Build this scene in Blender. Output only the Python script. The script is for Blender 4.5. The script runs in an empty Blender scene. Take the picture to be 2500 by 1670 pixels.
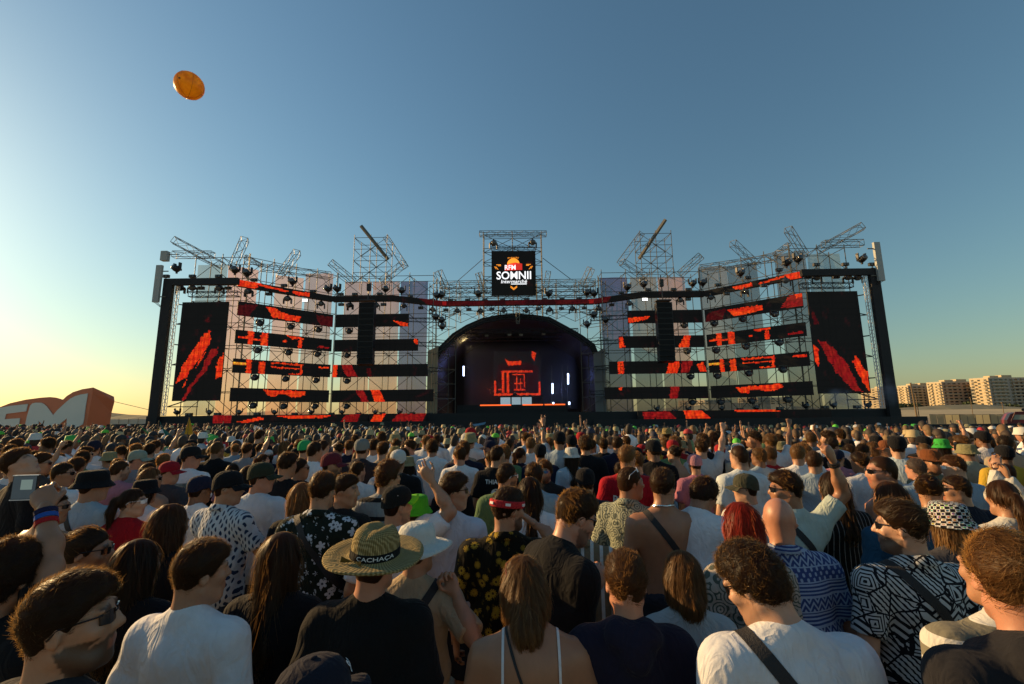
import bpy, math, random
import numpy as np
from mathutils import Vector, Matrix

scene = bpy.context.scene
COL = scene.collection
random.seed(7); rng = np.random.default_rng(7)
R = math.radians

# ---------------------------------------------------------------- camera
FPX, PITCH, ROLL, YAW, CAMH = 1090.0, R(9.12), R(0.6), R(0.8), 2.15      # pixels refer to the 2500 x 1670 photograph
cam_d = bpy.data.cameras.new('camera'); cam = bpy.data.objects.new('camera', cam_d); COL.objects.link(cam)
cam_d.sensor_fit = 'HORIZONTAL'; cam_d.sensor_width = 36; cam_d.lens = 36 * FPX / 2500
cam_d.clip_start = 0.05; cam_d.clip_end = 6000
cam.matrix_world = (Matrix.Translation((0, 0, CAMH)) @ Matrix.Rotation(YAW, 4, 'Z')
                    @ Matrix.Rotation(R(90) + PITCH, 4, 'X') @ Matrix.Rotation(-ROLL, 4, 'Z'))
scene.camera = cam

# ---------------------------------------------------------------- sky, sun, exposure
SUN_AZ, SUN_EL = -66.0, 18.0          # degrees from +Y (towards the stage), negative is left
w = bpy.data.worlds.new('World'); scene.world = w; w.use_nodes = True
nt = w.node_tree; bg = nt.nodes['Background']
sky = nt.nodes.new('ShaderNodeTexSky'); sky.sky_type = 'NISHITA'; sky.sun_disc = False
sky.sun_elevation = R(SUN_EL); sky.sun_rotation = R(SUN_AZ)
sky.altitude = 0; sky.air_density = 1.6; sky.dust_density = 0.6; sky.ozone_density = 5.0
tint = nt.nodes.new('ShaderNodeVectorMath'); tint.operation = 'MULTIPLY'; tint.inputs[1].default_value = (0.95, 1.0, 0.89)
nt.links.new(sky.outputs[0], tint.inputs[0]); nt.links.new(tint.outputs[0], bg.inputs[0]); bg.inputs[1].default_value = 0.085
sd = bpy.data.lights.new('sun', 'SUN'); sd.energy = 5.0; sd.angle = R(0.6); sd.color = (1.0, 0.63, 0.27)
so = bpy.data.objects.new('sun', sd); COL.objects.link(so)
sun_dir = Vector((math.sin(R(SUN_AZ)) * math.cos(R(SUN_EL)), math.cos(R(SUN_AZ)) * math.cos(R(SUN_EL)), math.sin(R(SUN_EL))))
so.rotation_euler = sun_dir.to_track_quat('Z', 'Y').to_euler(); so.location = sun_dir * 60
vs = scene.view_settings
vs.view_transform = 'Standard'; vs.look = 'None'; vs.exposure = 0.5; vs.gamma = 1.0; vs.use_curve_mapping = False

def P(u, v, Y):
    """photo pixel -> world point on the plane y = Y"""
    x = (u - 1250) / FPX; y = -(v - 835) / FPX
    c, s = math.cos(-ROLL), math.sin(-ROLL); x, y = c * x - s * y, s * x + c * y
    d = (x, math.cos(PITCH) - y * math.sin(PITCH), math.sin(PITCH) + y * math.cos(PITCH))
    c, s = math.cos(YAW), math.sin(YAW); d = (c * d[0] - s * d[1], s * d[0] + c * d[1], d[2])
    t = Y / d[1]
    return Vector((d[0] * t, Y, CAMH + d[2] * t))

# ---------------------------------------------------------------- scene helpers
def tag(o, label, cat, group=None, kind=None):
    if label: o['label'] = label
    if cat: o['category'] = cat
    if group: o['group'] = group
    if kind: o['kind'] = kind
    return o
def link(name, data, parent=None, mat=None, color=None):
    o = bpy.data.objects.new(name, data); COL.objects.link(o)
    if parent is not None: o.parent = parent
    if mat is not None:
        if data is not None and len(data.materials) == 0: data.materials.append(mat)
        elif data.materials[0] is not mat:
            o.material_slots[0].link = 'OBJECT'; o.material_slots[0].material = mat
    if color is not None: o.color = (*color[:3], 1)
    return o
def thing(name, label, cat, loc=(0, 0, 0), rz=0, group=None):
    o = bpy.data.objects.new(name, None); COL.objects.link(o); o.empty_display_size = 0.1
    o.location = loc; o.rotation_euler = (0, 0, rz)
    return tag(o, label, cat, group)
def mesh(name, verts, faces, smooth=False, cols=None):
    """fast mesh; faces: list, or an (n,4)/(n,3) array"""
    m = bpy.data.meshes.new(name)
    if isinstance(faces, np.ndarray):
        v = np.asarray(verts, dtype=np.float32); n, k = faces.shape
        m.vertices.add(len(v)); m.vertices.foreach_set('co', v.ravel())
        m.loops.add(n * k); m.loops.foreach_set('vertex_index', faces.astype(np.int32).ravel())
        m.polygons.add(n); m.polygons.foreach_set('loop_start', np.arange(0, n * k, k, dtype=np.int32))
        m.update(calc_edges=True); m.validate()
    else:
        m.from_pydata([tuple(p) for p in verts], [], faces); m.update()
    if cols is not None:
        a = m.color_attributes.new('Col', 'FLOAT_COLOR', 'POINT')
        c = np.ones((len(m.vertices), 4), np.float32); c[:, :3] = cols; a.data.foreach_set('color', c.ravel())
    if smooth: m.polygons.foreach_set('use_smooth', np.ones(len(m.polygons), bool))
    return m
class MB:
    """collects boxes, bars, tubes into one mesh"""
    def __init__(s): s.v = []; s.f = []
    def add(s, vs, fs):
        b = len(s.v); s.v += [Vector(p) for p in vs]; s.f += [[b + i for i in f] for f in fs]; return s
    def box(s, c, d, rz=0, M=None):
        x, y, z = d[0] / 2, d[1] / 2, d[2] / 2
        m = M if M is not None else Matrix.Rotation(rz, 3, 'Z')
        vs = [Vector(c) + m @ Vector((a * x, b * y, e * z)) for a in (-1, 1) for b in (-1, 1) for e in (-1, 1)]
        return s.add(vs, [[0, 1, 3, 2], [4, 6, 7, 5], [0, 4, 5, 1], [2, 3, 7, 6], [0, 2, 6, 4], [1, 5, 7, 3]])
    def tube(s, a, b, r, n=4, r2=None, cap=True):
        a, b = Vector(a), Vector(b); d = (b - a)
        if d.length < 1e-6: return s
        d.normalize(); q = d.orthogonal().normalized(); w = d.cross(q); r2 = r if r2 is None else r2
        vs = []
        for p, rr in ((a, r), (b, r2)):
            for i in range(n):
                t = 2 * math.pi * (i + .5) / n; vs.append(p + (q * math.cos(t) + w * math.sin(t)) * rr)
        fs = [[i, (i + 1) % n, n + (i + 1) % n, n + i] for i in range(n)]
        if cap: fs += [list(range(n - 1, -1, -1)), list(range(n, 2 * n))]
        return s.add(vs, fs)
    def lathe(s, prof, n=16, M=None, sx=1, sy=1, cap=True):
        """prof: (r,z) list"""
        vs = []
        for r, z in prof:
            for i in range(n):
                t = 2 * math.pi * i / n; p = Vector((r * math.cos(t) * sx, r * math.sin(t) * sy, z)); vs.append(M @ p if M else p)
        fs = []
        for k in range(len(prof) - 1):
            for i in range(n): fs.append([k * n + i, k * n + (i + 1) % n, (k + 1) * n + (i + 1) % n, (k + 1) * n + i])
        if cap: fs += [list(range(n - 1, -1, -1)), [(len(prof) - 1) * n + i for i in range(n)]]
        return s.add(vs, fs)
    def quadstrip(s, pa, pb):
        n = len(pa); return s.add(list(pa) + list(pb), [[i, i + 1, n + i + 1, n + i] for i in range(n - 1)])
    def prism(s, pts, d):
        """closed polygon pts (3d) extruded by vector d"""
        n = len(pts); d = Vector(d); pts = [Vector(p) for p in pts]
        return s.add(pts + [p + d for p in pts], [list(range(n - 1, -1, -1)), list(range(n, 2 * n))] + [[i, (i + 1) % n, n + (i + 1) % n, n + i] for i in range(n)])
    def mesh(s, name, smooth=False): return mesh(name, s.v, s.f, smooth)
    def build(s, name, mat, parent=None, color=None, smooth=False): return link(name, s.mesh(name, smooth), parent, mat, color)

# ---------------------------------------------------------------- materials
def newmat(name):
    m = bpy.data.materials.new(name); m.use_nodes = True
    return m, m.node_tree, m.node_tree.nodes['Principled BSDF']
def N(nt, t, **kw):
    n = nt.nodes.new(t)
    for k, v in kw.items():
        if k.startswith('i_'): n.inputs[k[2:].replace('_', ' ')].default_value = v
        else: setattr(n, k, v)
    return n
def simple(name, col, rough=.6, metal=0, noise=0, scale=8, bump=0, emit=None, estr=1):
    m, nt, b = newmat(name); L = nt.links.new
    b.inputs['Base Color'].default_value = (*col, 1); b.inputs['Roughness'].default_value = rough; b.inputs['Metallic'].default_value = metal
    if noise or bump:
        tc = N(nt, 'ShaderNodeTexCoord'); nz = N(nt, 'ShaderNodeTexNoise'); nz.inputs['Scale'].default_value = scale; nz.inputs['Detail'].default_value = 6
        L(tc.outputs['Object'], nz.inputs['Vector'])
        if noise:
            mp = N(nt, 'ShaderNodeMapRange'); mp.inputs[3].default_value = 1 - noise; mp.inputs[4].default_value = 1 + noise
            L(nz.outputs[0], mp.inputs[0])
            mx = N(nt, 'ShaderNodeVectorMath', operation='SCALE'); mx.inputs[0].default_value = col; L(mp.outputs[0], mx.inputs['Scale']); L(mx.outputs[0], b.inputs['Base Color'])
        if bump:
            bp = N(nt, 'ShaderNodeBump'); bp.inputs['Strength'].default_value = bump; bp.inputs['Distance'].default_value = .02
            L(nz.outputs[0], bp.inputs['Height']); L(bp.outputs[0], b.inputs['Normal'])
    if emit: b.inputs['Emission Color'].default_value = (*emit, 1); b.inputs['Emission Strength'].default_value = estr
    return m
# ================================================================ people: fields -> surfaces
class Fld:
    """signed distance field on a rectilinear grid, turned into a mesh with surface nets"""
    def __init__(s, xs, ys, zs):
        s.ax = [np.asarray(a, np.float32) for a in (xs, ys, zs)]
        s.F = np.full([len(a) for a in s.ax], .2, np.float32)
    def win(s, lo, hi):
        sl = []
        for a, l, h in zip(s.ax, lo, hi):
            i0 = max(0, int(np.searchsorted(a, l)) - 1); i1 = min(len(a), int(np.searchsorted(a, h)) + 1); sl.append(slice(i0, max(i0 + 1, i1)))
        X = s.ax[0][sl[0]][:, None, None]; Y = s.ax[1][sl[1]][None, :, None]; Z = s.ax[2][sl[2]][None, None, :]
        return tuple(sl), X, Y, Z
    def put(s, sl, d, k, sub=False):
        A = s.F[sl]
        if sub:
            if k > 0: h = np.clip(.5 - .5 * (A + d) / k, 0, 1); s.F[sl] = A * (1 - h) - d * h + k * h * (1 - h)
            else: s.F[sl] = np.maximum(A, -d)
        elif k > 0:
            h = np.clip(.5 + .5 * (A - d) / k, 0, 1); s.F[sl] = A * (1 - h) + d * h - k * h * (1 - h)
        else: s.F[sl] = np.minimum(A, d)
    def cap(s, a, b, ra, rb, k=.02, fy=1., cut=None, sub=False):
        a = np.asarray(a, np.float32); b = np.asarray(b, np.float32); m = max(ra, rb) + .06
        sl, X, Y, Z = s.win(np.minimum(a, b) - m, np.maximum(a, b) + m)
        X = X - a[0]; Y = (Y - a[1]) / fy; Z = Z - a[2]; e = b - a; e = np.array([e[0], e[1] / fy, e[2]])
        t = np.clip((X * e[0] + Y * e[1] + Z * e[2]) / max(1e-9, float(e @ e)), 0, 1)
        d = np.sqrt((X - t * e[0]) ** 2 + (Y - t * e[1]) ** 2 + (Z - t * e[2]) ** 2) - (ra + (rb - ra) * t)
        if cut is not None:                       # keep only the part before fraction `cut`
            L = math.sqrt(float(e @ e)); d = np.maximum(d, (X * e[0] + Y * e[1] + Z * e[2]) / L - cut * L)
        s.put(sl, d * min(1, fy ** .5), k, sub)
    def ell(s, c, r, k=.02, M=None, sub=False, o=(0, 0, 0)):
        """ellipsoid; M: 3x3 of a rotated frame, o: origin of that frame"""
        c = np.asarray(c, np.float64); o = np.asarray(o, np.float64)
        wc = (M @ c + o) if M is not None else c + o; m = max(r) + .05
        sl, X, Y, Z = s.win(wc - m, wc + m); X = X - wc[0]; Y = Y - wc[1]; Z = Z - wc[2]
        if M is not None: X, Y, Z = (X * M[0, i] + Y * M[1, i] + Z * M[2, i] for i in range(3))
        a, b, e = X / r[0], Y / r[1], Z / r[2]; k0 = np.sqrt(a * a + b * b + e * e) + 1e-6
        k1 = np.sqrt((a / r[0]) ** 2 + (b / r[1]) ** 2 + (e / r[2]) ** 2) + 1e-6
        s.put(sl, k0 * (k0 - 1) / k1, k, sub)
    def grid(s): return s.ax[0][:, None, None], s.ax[1][None, :, None], s.ax[2][None, None, :]
    def nets(s):
        F = s.F; nx, ny, nz = F.shape; S = F < 0
        nc = (nx - 1) * (ny - 1) * (nz - 1); st = ((ny - 1) * (nz - 1), nz - 1, 1)
        acc = np.zeros((3, nc)); cnt = np.zeros(nc); quads = []
        for axs in range(3):
            A = [slice(None)] * 3; B = [slice(None)] * 3; A[axs] = slice(0, -1); B[axs] = slice(1, None)
            I = np.argwhere(S[tuple(A)] != S[tuple(B)])
            if len(I) == 0: continue
            J = I.copy(); J[:, axs] += 1
            f0 = F[tuple(I.T)]; f1 = F[tuple(J.T)]; t = f0 / (f0 - f1)
            pos = [s.ax[q][I[:, q]].astype(np.float64) for q in range(3)]
            pos[axs] = pos[axs] + t * (s.ax[axs][J[:, axs]] - s.ax[axs][I[:, axs]])
            u, v = (axs + 1) % 3, (axs + 2) % 3; dims = (nx - 1, ny - 1, nz - 1); ids = []
            ok_all = np.ones(len(I), bool)
            for du, dv in ((-1, -1), (0, -1), (0, 0), (-1, 0)):
                cu = I[:, u] + du; cv = I[:, v] + dv
                ok = (cu >= 0) & (cu < dims[u]) & (cv >= 0) & (cv < dims[v]); ok_all &= ok
                c = I[:, axs] * st[axs] + cu * st[u] + cv * st[v]; ids.append(c)
                for q in range(3): acc[q] += np.bincount(c[ok], weights=pos[q][ok], minlength=nc)
                cnt += np.bincount(c[ok], minlength=nc)
            Q = np.stack(ids, 1)[ok_all]; flip = f0[ok_all] >= 0
            Q[flip] = Q[flip][:, ::-1]; quads.append(Q)
        used = np.nonzero(cnt)[0]; remap = np.full(nc, -1, np.int64); remap[used] = np.arange(len(used))
        V = (acc[:, used] / cnt[used]).T.astype(np.float32)
        return V, remap[np.concatenate(quads)].astype(np.int32)
def sample(F, p):
    """trilinear lookup + gradient on a uniform grid field"""
    g = [a[0] for a in F.ax]; h = [float(a[1] - a[0]) for a in F.ax]
    def val(q):
        c = [(q[:, i] - g[i]) / h[i] for i in range(3)]; i0 = [np.clip(np.floor(x).astype(int), 0, F.F.shape[i] - 2) for i, x in enumerate(c)]
        f = [np.clip(c[i] - i0[i], 0, 1) for i in range(3)]; r = 0
        for a in (0, 1):
            for b in (0, 1):
                for e in (0, 1):
                    r = r + F.F[i0[0] + a, i0[1] + b, i0[2] + e] * (f[0] if a else 1 - f[0]) * (f[1] if b else 1 - f[1]) * (f[2] if e else 1 - f[2])
        return r
    G = np.zeros_like(p)
    for i in range(3):
        d = np.zeros(3); d[i] = h[i]; G[:, i] = val(p + d) - val(p - d)
    G /= np.linalg.norm(G, axis=1, keepdims=True) + 1e-9
    return val(p), G
def axis(*seg):
    out = [seg[0][0]]
    for a, b, h in seg:
        n = max(1, int(round((b - out[-1]) / h))); out += list(np.linspace(out[-1], b, n + 1)[1:]) if b > out[-1] else []
    return np.array(out, np.float32)
def rotm(yaw, pitch=0, roll=0):
    return np.array((Matrix.Rotation(yaw, 3, 'Z') @ Matrix.Rotation(pitch, 3, 'X') @ Matrix.Rotation(roll, 3, 'Y')))
def ik(S, W, l1, l2, pole):
    S, W = Vector(S), Vector(W); d = W - S; L = min(d.length, (l1 + l2) * .995); d.normalize(); W = S + d * L
    a = (l1 * l1 - l2 * l2 + L * L) / (2 * L); h = math.sqrt(max(0, l1 * l1 - a * a)); p = Vector(pole); p -= d * p.dot(d)
    p = p.normalized() if p.length > 1e-4 else d.orthogonal().normalized()
    return np.array(S + d * a + p * h), np.array(W)

def hand_mesh(W, direc, palm, side, curl, h=.006, sc=1.0, spread=0.0, point=False):
    """five-fingered hand; W wrist, direc towards the fingers, palm normal, side +1 right / -1 left"""
    z = Vector(direc).normalized(); y = -Vector(palm); y = (y - z * y.dot(z)).normalized(); x = y.cross(z) * -side
    M = np.array([[x[i], y[i], z[i]] for i in range(3)])
    f = Fld(np.arange(-.085, .1, h), np.arange(-.115, .05, h), np.arange(-.05, .22, h))
    f.cap((0, 0, -.045), (0, 0, .01), .027, .026, .02, fy=.8)
    f.ell((0.002, 0, .05), (.043, .017, .055), .015); f.ell((.022, -.006, .03), (.02, .017, .034), .012)
    for i, (L, r) in enumerate(((.072, .0092), (.08, .0095), (.075, .009), (.058, .008))):
        c = 0.05 if (point and i == 0) else curl * (1 + .06 * i) + .04 * (i % 2)
        p = np.array([.031 - .0205 * i, 0, .088 - .004 * abs(i - 1)]); ang = 0.; sp = (1.5 - i) * (.06 + spread)
        for q, fr in enumerate((.46, .31, .23)):
            ang += c * R((75, 95, 60)[q]); d = np.array([math.sin(sp) * math.cos(ang), -math.sin(ang), math.cos(ang) * math.cos(sp)])
            n = p + d * L * fr; f.cap(p, n, r, r * .92, .004); p = n; r *= .94
    p = np.array([.034, -.008, .022]); ang = .75 - .3 * curl
    for q, fr in enumerate((.04, .034, .026)):
        d = np.array([math.sin(ang), -.25 - .5 * curl, math.cos(ang)]); d /= np.linalg.norm(d); n = p + d * fr; f.cap(p, n, .0115 - .001 * q, .0105 - .001 * q, .006); p = n; ang -= .25 + .9 * curl
    V, Q = f.nets(); V = V * sc; V[:, 0] *= 1
    V = V @ M.T + np.asarray(W)
    if np.linalg.det(M) < 0: Q = Q[:, ::-1]
    return V.astype(np.float32), Q

NECK = np.array([0, -.02, 1.50])
DEF_ARM = {1: ((.265, -.045, 1.13), (.275, .07, .90)), -1: ((-.265, -.045, 1.13), (-.275, .07, .90))}
class Figure:
    """one posed figure (1.75 m tall, facing +Y); makes body, shirt, trousers, hair meshes"""
    def __init__(s, hy=0, hp=0, hr=0, wid=1., q=1., arms=None, fem=False, lean=0., seed=0, big=0.):
        s.q = q; s.wid = wid; s.fem = fem; s.big = big; s.rs = np.random.default_rng(seed + 11); s.lean = lean
        s.Mh = rotm(R(hy), R(hp), R(hr))
        s.piv = NECK + np.array([0, lean * .55, -abs(lean) * .12])
        s.hc = s.piv + s.Mh @ np.array([0, .028, .125])
        s.sh = {d: np.array([d * (.178 if not fem else .158) * wid, -.012 + lean * .45, 1.395 - abs(lean) * .1]) for d in (1, -1)}
        s.arm = {}
        for d in (1, -1):
            a = (arms or {}).get(d)
            if a is None:
                e, w_ = DEF_ARM[d]; off = s.sh[d] - np.array([d * .178, -.012, 1.415])
                s.arm[d] = (np.array(e) + off, np.array(w_) + off, dict(curl=.35, palm=(-d, .1, 0)))
            else:
                e, w_ = ik(s.sh[d], a['w'], .285, .255, a.get('pole', (d, -.3, -1))); s.arm[d] = (e, w_, a)
    def torso(s, f, off=0., loose=0., k=.05, nz=0.):
        w, b = s.wid, s.big; ln = s.lean
        f.ell((0, ln * .33, 1.27), (.158 * w + off + b * .03, .108 + off + .05 * b, .21 + off), k)
        f.ell((0, ln * .42 - .035, 1.345), (.138 * w + off, .085 + off, .115 + off), k)
        f.ell((0, ln * .12 + .01 * b, 1.08), ((.128 if s.fem else .142) * w + off + loose + .05 * b, .098 + off + loose * .7 + .09 * b, .2), k)
        f.ell((0, -.008, .91), ((.165 if s.fem else .156) * w + off + loose * .6 + .02 * b, .115 + off + loose * .5 + .03 * b, .16 + off), k)
        f.cap(s.sh[-1] * np.array([.72, 1, 1]), s.sh[1] * np.array([.72, 1, 1]), .058 + off, .058 + off, k)
        for d in (1, -1):
            f.cap(s.sh[d] * np.array([.75, 1, 1]) + (0, -.01, .015), s.piv + (d * .02, -.014, nz), .036 + off, .044 + off * .9, k * .7)
            f.cap(s.sh[d] + (0, 0, -.005), s.sh[d] * .985 + (0, 0, -.03), .062 * (1 if not s.fem else .85) + off, .058 + off, k * .7)
        if s.fem:
            for d in (1, -1): f.ell((d * .075, .085 + ln * .35, 1.26), (.062 + off, .055 + off, .062 + off), .03)
    def legs(s, f, off=0., k=.03, shorts=False):
        for d in (1, -1):
            hip = np.array([d * .085, -.005, .9]); kn = np.array([d * .1, .015, .49]); an = np.array([d * .105, -.03, .085])
            f.cap(hip, kn, .092 + off, .06 + off * 1.3, k)
            if not shorts:
                f.cap(kn, an, .058 + off * 1.3, .04 + off, k)
    def head(s, f):
        M, o = s.Mh, s.hc; A = lambda *p: M @ np.array(p) + o
        sc = .95 if s.fem else 1.
        f.ell((0, -.009, .034), (.074 * sc, .088, .09), .0, M, o=o)
        f.ell((0, .026, -.032), (.055 * sc, .068, .086), .03, M, o=o)
        f.cap(A(-.022, .052, -.085), A(.022, .052, -.085), .025 * sc, .025 * sc, .025)
        f.cap(A(0, .066, -.092), A(0, .07, -.096), .021, .019, .02)                    # chin
        for d in (1, -1):
            f.cap(A(d * .052, -.005, -.05), A(d * .03, .05, -.088), .02, .02, .02)      # jaw line
            f.ell((d * .04, .064, -.012), (.024, .02, .022), .02, M, o=o)               # cheekbone
        f.cap(A(-.042, .078, .035), A(.042, .078, .035), .012, .012, .014)              # brow
        for d in (1, -1): f.ell((d * .031, .1, .014), (.019, .015, .0125), .012, M, sub=True, o=o)
        f.cap(A(0, .092, .022), A(0, .108, -.014), .008, .011, .01)                     # nose
        f.cap(A(-.009, .1, -.02), A(.009, .1, -.02), .0085, .0085, .006); f.cap(A(0, .108, -.014), A(0, .11, -.019), .01, .009, .004)
        f.cap(A(-.018, .085, -.052), A(.018, .085, -.052), .0085, .0085, .006)          # lips
        f.cap(A(-.015, .084, -.064), A(.015, .084, -.064), .0085, .0085, .004)
        for d in (1, -1): f.ell((d * .031, .079, .014), (.0125, .0125, .0125), .002, M, o=o)
        for d in (1, -1):                                                             # ears
            Me = M @ rotm(R(-d * 22), 0, R(-d * 8)); c = M @ np.array([d * .0755 * sc, -.008, .004]) + o
            f.ell((0, 0, 0), (.010, .018, .029), .006, Me, o=c); f.ell((d * .009, .002, .004), (.006, .011, .018), .004, Me, sub=True, o=c)
        f.cap(s.piv + (0, -.012, -.06), A(0, -.03, -.045), .058 * (sc if not s.fem else .86), .055 * (sc if not s.fem else .86), .03)
    def body_mesh(s, name, stubble=0., buzz=0., bare=False, hands=True, brow=.22, legs=True):
        q = s.q; rh = .0088 * q; rc = .026 * q
        pts = np.array([s.sh[1], s.sh[-1]] + [p for d in (1, -1) for p in s.arm[d][:2]])
        x0, y0 = min(-.24 * s.wid, pts[:, 0].min()) - .07, min(-.2, pts[:, 1].min()) - .07
        x1, y1 = max(.24 * s.wid, pts[:, 0].max()) + .07, max(.26, pts[:, 1].max()) + .07; z1 = max(s.hc[2] + .14, pts[:, 2].max() + .07)
        h = s.hc; ztop = h[2] + .135
        f = Fld(axis((x0, h[0] - .11, rc * 1.2), (h[0] - .11, h[0] + .11, rh), (h[0] + .11, x1, rc * 1.2)),
                axis((y0, h[1] - .14, rc * 1.2), (h[1] - .14, h[1] + .14, rh), (h[1] + .14, y1, rc * 1.2)),
                axis((-.03, .8, .045 * max(1, q * .6)), (.8, s.piv[2] - .04, rc), (s.piv[2] - .04, ztop, rh), (ztop, max(z1, ztop + .01), rc)))
        s.torso(f, 0. if bare else -.012); s.legs(f)
        for d in (1, -1):
            f.cap((d * .105, -.05, .045), (d * .12, .13, .03), .042, .036, .03)
            e, w_, a = s.arm[d]; sl = .86 if s.fem else 1.
            f.cap(s.sh[d], e, .056 * sl, .041 * sl, .035); f.cap(e, w_, .042 * sl, .028 * sl, .02)
            f.ell(tuple(e * .62 + w_ * .38), (.043 * sl,) * 3, .04)
        s.head(f)
        V, Q = f.nets()
        L = (V - s.hc) @ s.Mh; c = np.ones((len(V), 3), np.float32)
        x, y, z = np.abs(L[:, 0]), L[:, 1], L[:, 2]; face = (np.linalg.norm(L, axis=1) < .2)
        m = face & (y > .07) & (x < .022) & (z < -.046) & (z > -.071); c[m] = (.82, .55, .52)
        m = face & (y > .07) & (x > .014) & (x < .05) & (np.abs(z - .037 - (x - .03) * -.1) < .0075); c[m] = brow
        m = face & (y > .08) & (np.hypot(x - .031, z - .014) < .0125); c[m] = (1.15, 1.2, 1.3)
        m = face & (y > .085) & (np.hypot(x - .031, z - .014) < .0058); c[m] = .08
        if stubble:
            m = face & (z < -.03) & (z > -.13) & (y > -.012 - .25 * (z + .03)) & (x + .6 * np.maximum(0, y - .03) > -.1)
            mo = (x < .026) & (z > -.07) & (y > .07); ch = (z > -.045) & (x < .05) & (y > .055)
            m &= ~mo & ~ch; c[m] *= 1 - stubble
            m = face & (y > .085) & (x < .03) & (z > -.048) & (z < -.032); c[m] *= 1 - stubble * .9
        if buzz:
            m = face & (L[:, 2] > s.hairline(L) + .004); c[m] *= 1 - buzz
        nrm = (s.rs.random(len(V)) - .5)[:, None] * .06; c = c * (1 + nrm)
        Vs, Qs, Cs = [V], [Q], [c]; n = len(V)
        if hands:
            for d in (1, -1):
                e, w_, a = s.arm[d]; fd = w_ - e; fd = fd / np.linalg.norm(fd); fd = fd + np.array(a.get('bend', (0, 0, 0)))
                hv, hq = hand_mesh(w_, fd, a.get('palm', (0, 1, 0)), d, a.get('curl', .4), h=(.0066 if 'w' in a else .0115) * max(1, q), sc=.92 if s.fem else 1., spread=a.get('spread', 0), point=a.get('point', False))
                Vs.append(hv); Qs.append(hq + n); Cs.append(np.ones((len(hv), 3))); n += len(hv)
        return mesh(name, np.concatenate(Vs), np.concatenate(Qs), True, np.concatenate(Cs))
    def folds(s, f, amp, side=1):
        """cloth folds: slanting waves that pull from the shoulders, stronger low down"""
        X, Y, Z = f.grid(); r = s.rs; d = 0
        for i in range(5):
            a, b, c = r.normal(0, 9, 1)[0], r.normal(0, 9, 1)[0], r.normal(0, 16, 1)[0]
            d = d + np.sin(a * X + b * Y + c * Z + r.random() * 6.28 + 2.0 * np.sin(8 * Z + 9 * X * r.normal())) / 5
        for i in range(3):
            a = r.normal(0, 34); c = r.normal(0, 14); d = d + .45 * np.sin(a * X + c * Z + 20 * Y + r.random() * 6.28) * np.clip((1.38 - Z) * 2.2, 0.1, 1) / 2
        d = d - .55 * np.abs(np.sin(9 * X * r.choice([-1, 1]) + 11 * Z + 2 * np.sin(5 * Y + r.random() * 6))) ** .5 * np.clip((1.42 - Z) * 3, 0, .8) + .3
        f.F += (amp * np.minimum(d, .4) - .003).astype(np.float32)
    def shirt_mesh(s, name, style='tee', amp=.0135):
        q = s.q; h = .0125 * q; off = .014 if style != 'tank' else .008; lo = .035 if style in ('tee', 'shirt', 'hood') else .012
        if s.fem: lo *= .6
        ext = [s.sh[1], s.sh[-1]]
        for d in (1, -1): ext += [s.arm[d][0]] + ([s.arm[d][1]] if style in ('long', 'hood') else [])
        ext = np.array(ext); mn = np.minimum(ext.min(0), (-.25 * s.wid - .05 * s.big, -.22, .8)) - .1; mx = np.maximum(ext.max(0), (.25 * s.wid + .05 * s.big, .24 + .06 * s.big, 1.5)) + .1
        zl = .8
        f = Fld(np.arange(mn[0], mx[0], h), np.arange(mn[1], mx[1], h), np.arange(zl - .03, mx[2], h))
        s.torso(f, off, lo, nz=-.016)
        X, Y, Z = f.grid()
        if style != 'tank':
            for d in (1, -1):
                e, w_, a = s.arm[d]; sl = .86 if s.fem else 1.
                if style in ('long', 'hood'):
                    f.cap(s.sh[d], e, .074 * sl, .058 * sl, .04); f.cap(e, w_, .058 * sl, .042 * sl, .03, cut=.95)
                else:
                    f.cap(s.sh[d], e, .069 * sl, .067 * sl, .04, cut=.78 if style != 'crop' else .5)
        if style == 'hood':
            f.cap(s.piv + (-.055, -.075, -.02), s.piv + (.055, -.075, -.02), .052, .052, .03); f.cap(s.piv + (0, -.1, -.08), s.piv + (0, -.1, -.05), .06, .06, .03)
            for d in (1, -1): f.cap(s.piv + (d * .06, -.06, 0), s.piv + (d * .055, .075, -.06), .035, .028, .03)
        s.folds(f, amp)
        f.F = np.maximum(f.F, zl - Z + .012 * np.sin(14 * X + 3))
        npv = s.piv
        if style == 'tank':
            f.F = np.maximum(f.F, Z - (1.235 + .35 * np.clip(Y - .02, 0, .07))); f.F = np.maximum(f.F, Z - 1.27)
        else:
            if style == 'hood': f.F = np.maximum(f.F, Z - (npv[2] + .04 - (Y + .02) * .55))
        V, Q = f.nets()
        if style != 'tank': f.cap(npv + (0, -.012, -.08), npv + (0, .006, .1), .058 * (1 if not s.fem else .86), .055 * (1 if not s.fem else .86), .012)
        s.shirt_f = f
        return mesh(name, V, Q, True)
    def collar_mesh(s, name, style):
        """ribbed neckband, or a folded standing collar for a buttoned shirt"""
        c = s.piv + np.array([0, -.010, -.012 if style != 'shirt' else -.004]); k = .92 if s.fem else 1.; n = 26; tl = .2
        prof = [(.064, -.016), (.0735, -.012), (.075, .0), (.071, .009), (.064, .008)] if style != 'shirt' else [(.066, -.02), (.083, -.016), (.079, .004), (.070, .026), (.064, .028), (.060, .012)]
        vs = []; fs = []
        for r, z in prof:
            for i in range(n): t = 2 * math.pi * i / n; x, y = r * k * math.sin(t), -r * k * 1.04 * math.cos(t); vs.append((c[0] + x, c[1] + y + z * tl * .3, c[2] + z - y * tl - .006 * abs(math.sin(t))))
        m = len(prof)
        for q in range(m - 1):
            for i in range(n): fs.append([q * n + i, q * n + (i + 1) % n, (q + 1) * n + (i + 1) % n, (q + 1) * n + i])
        return mesh(name, vs, fs, True)
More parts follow.
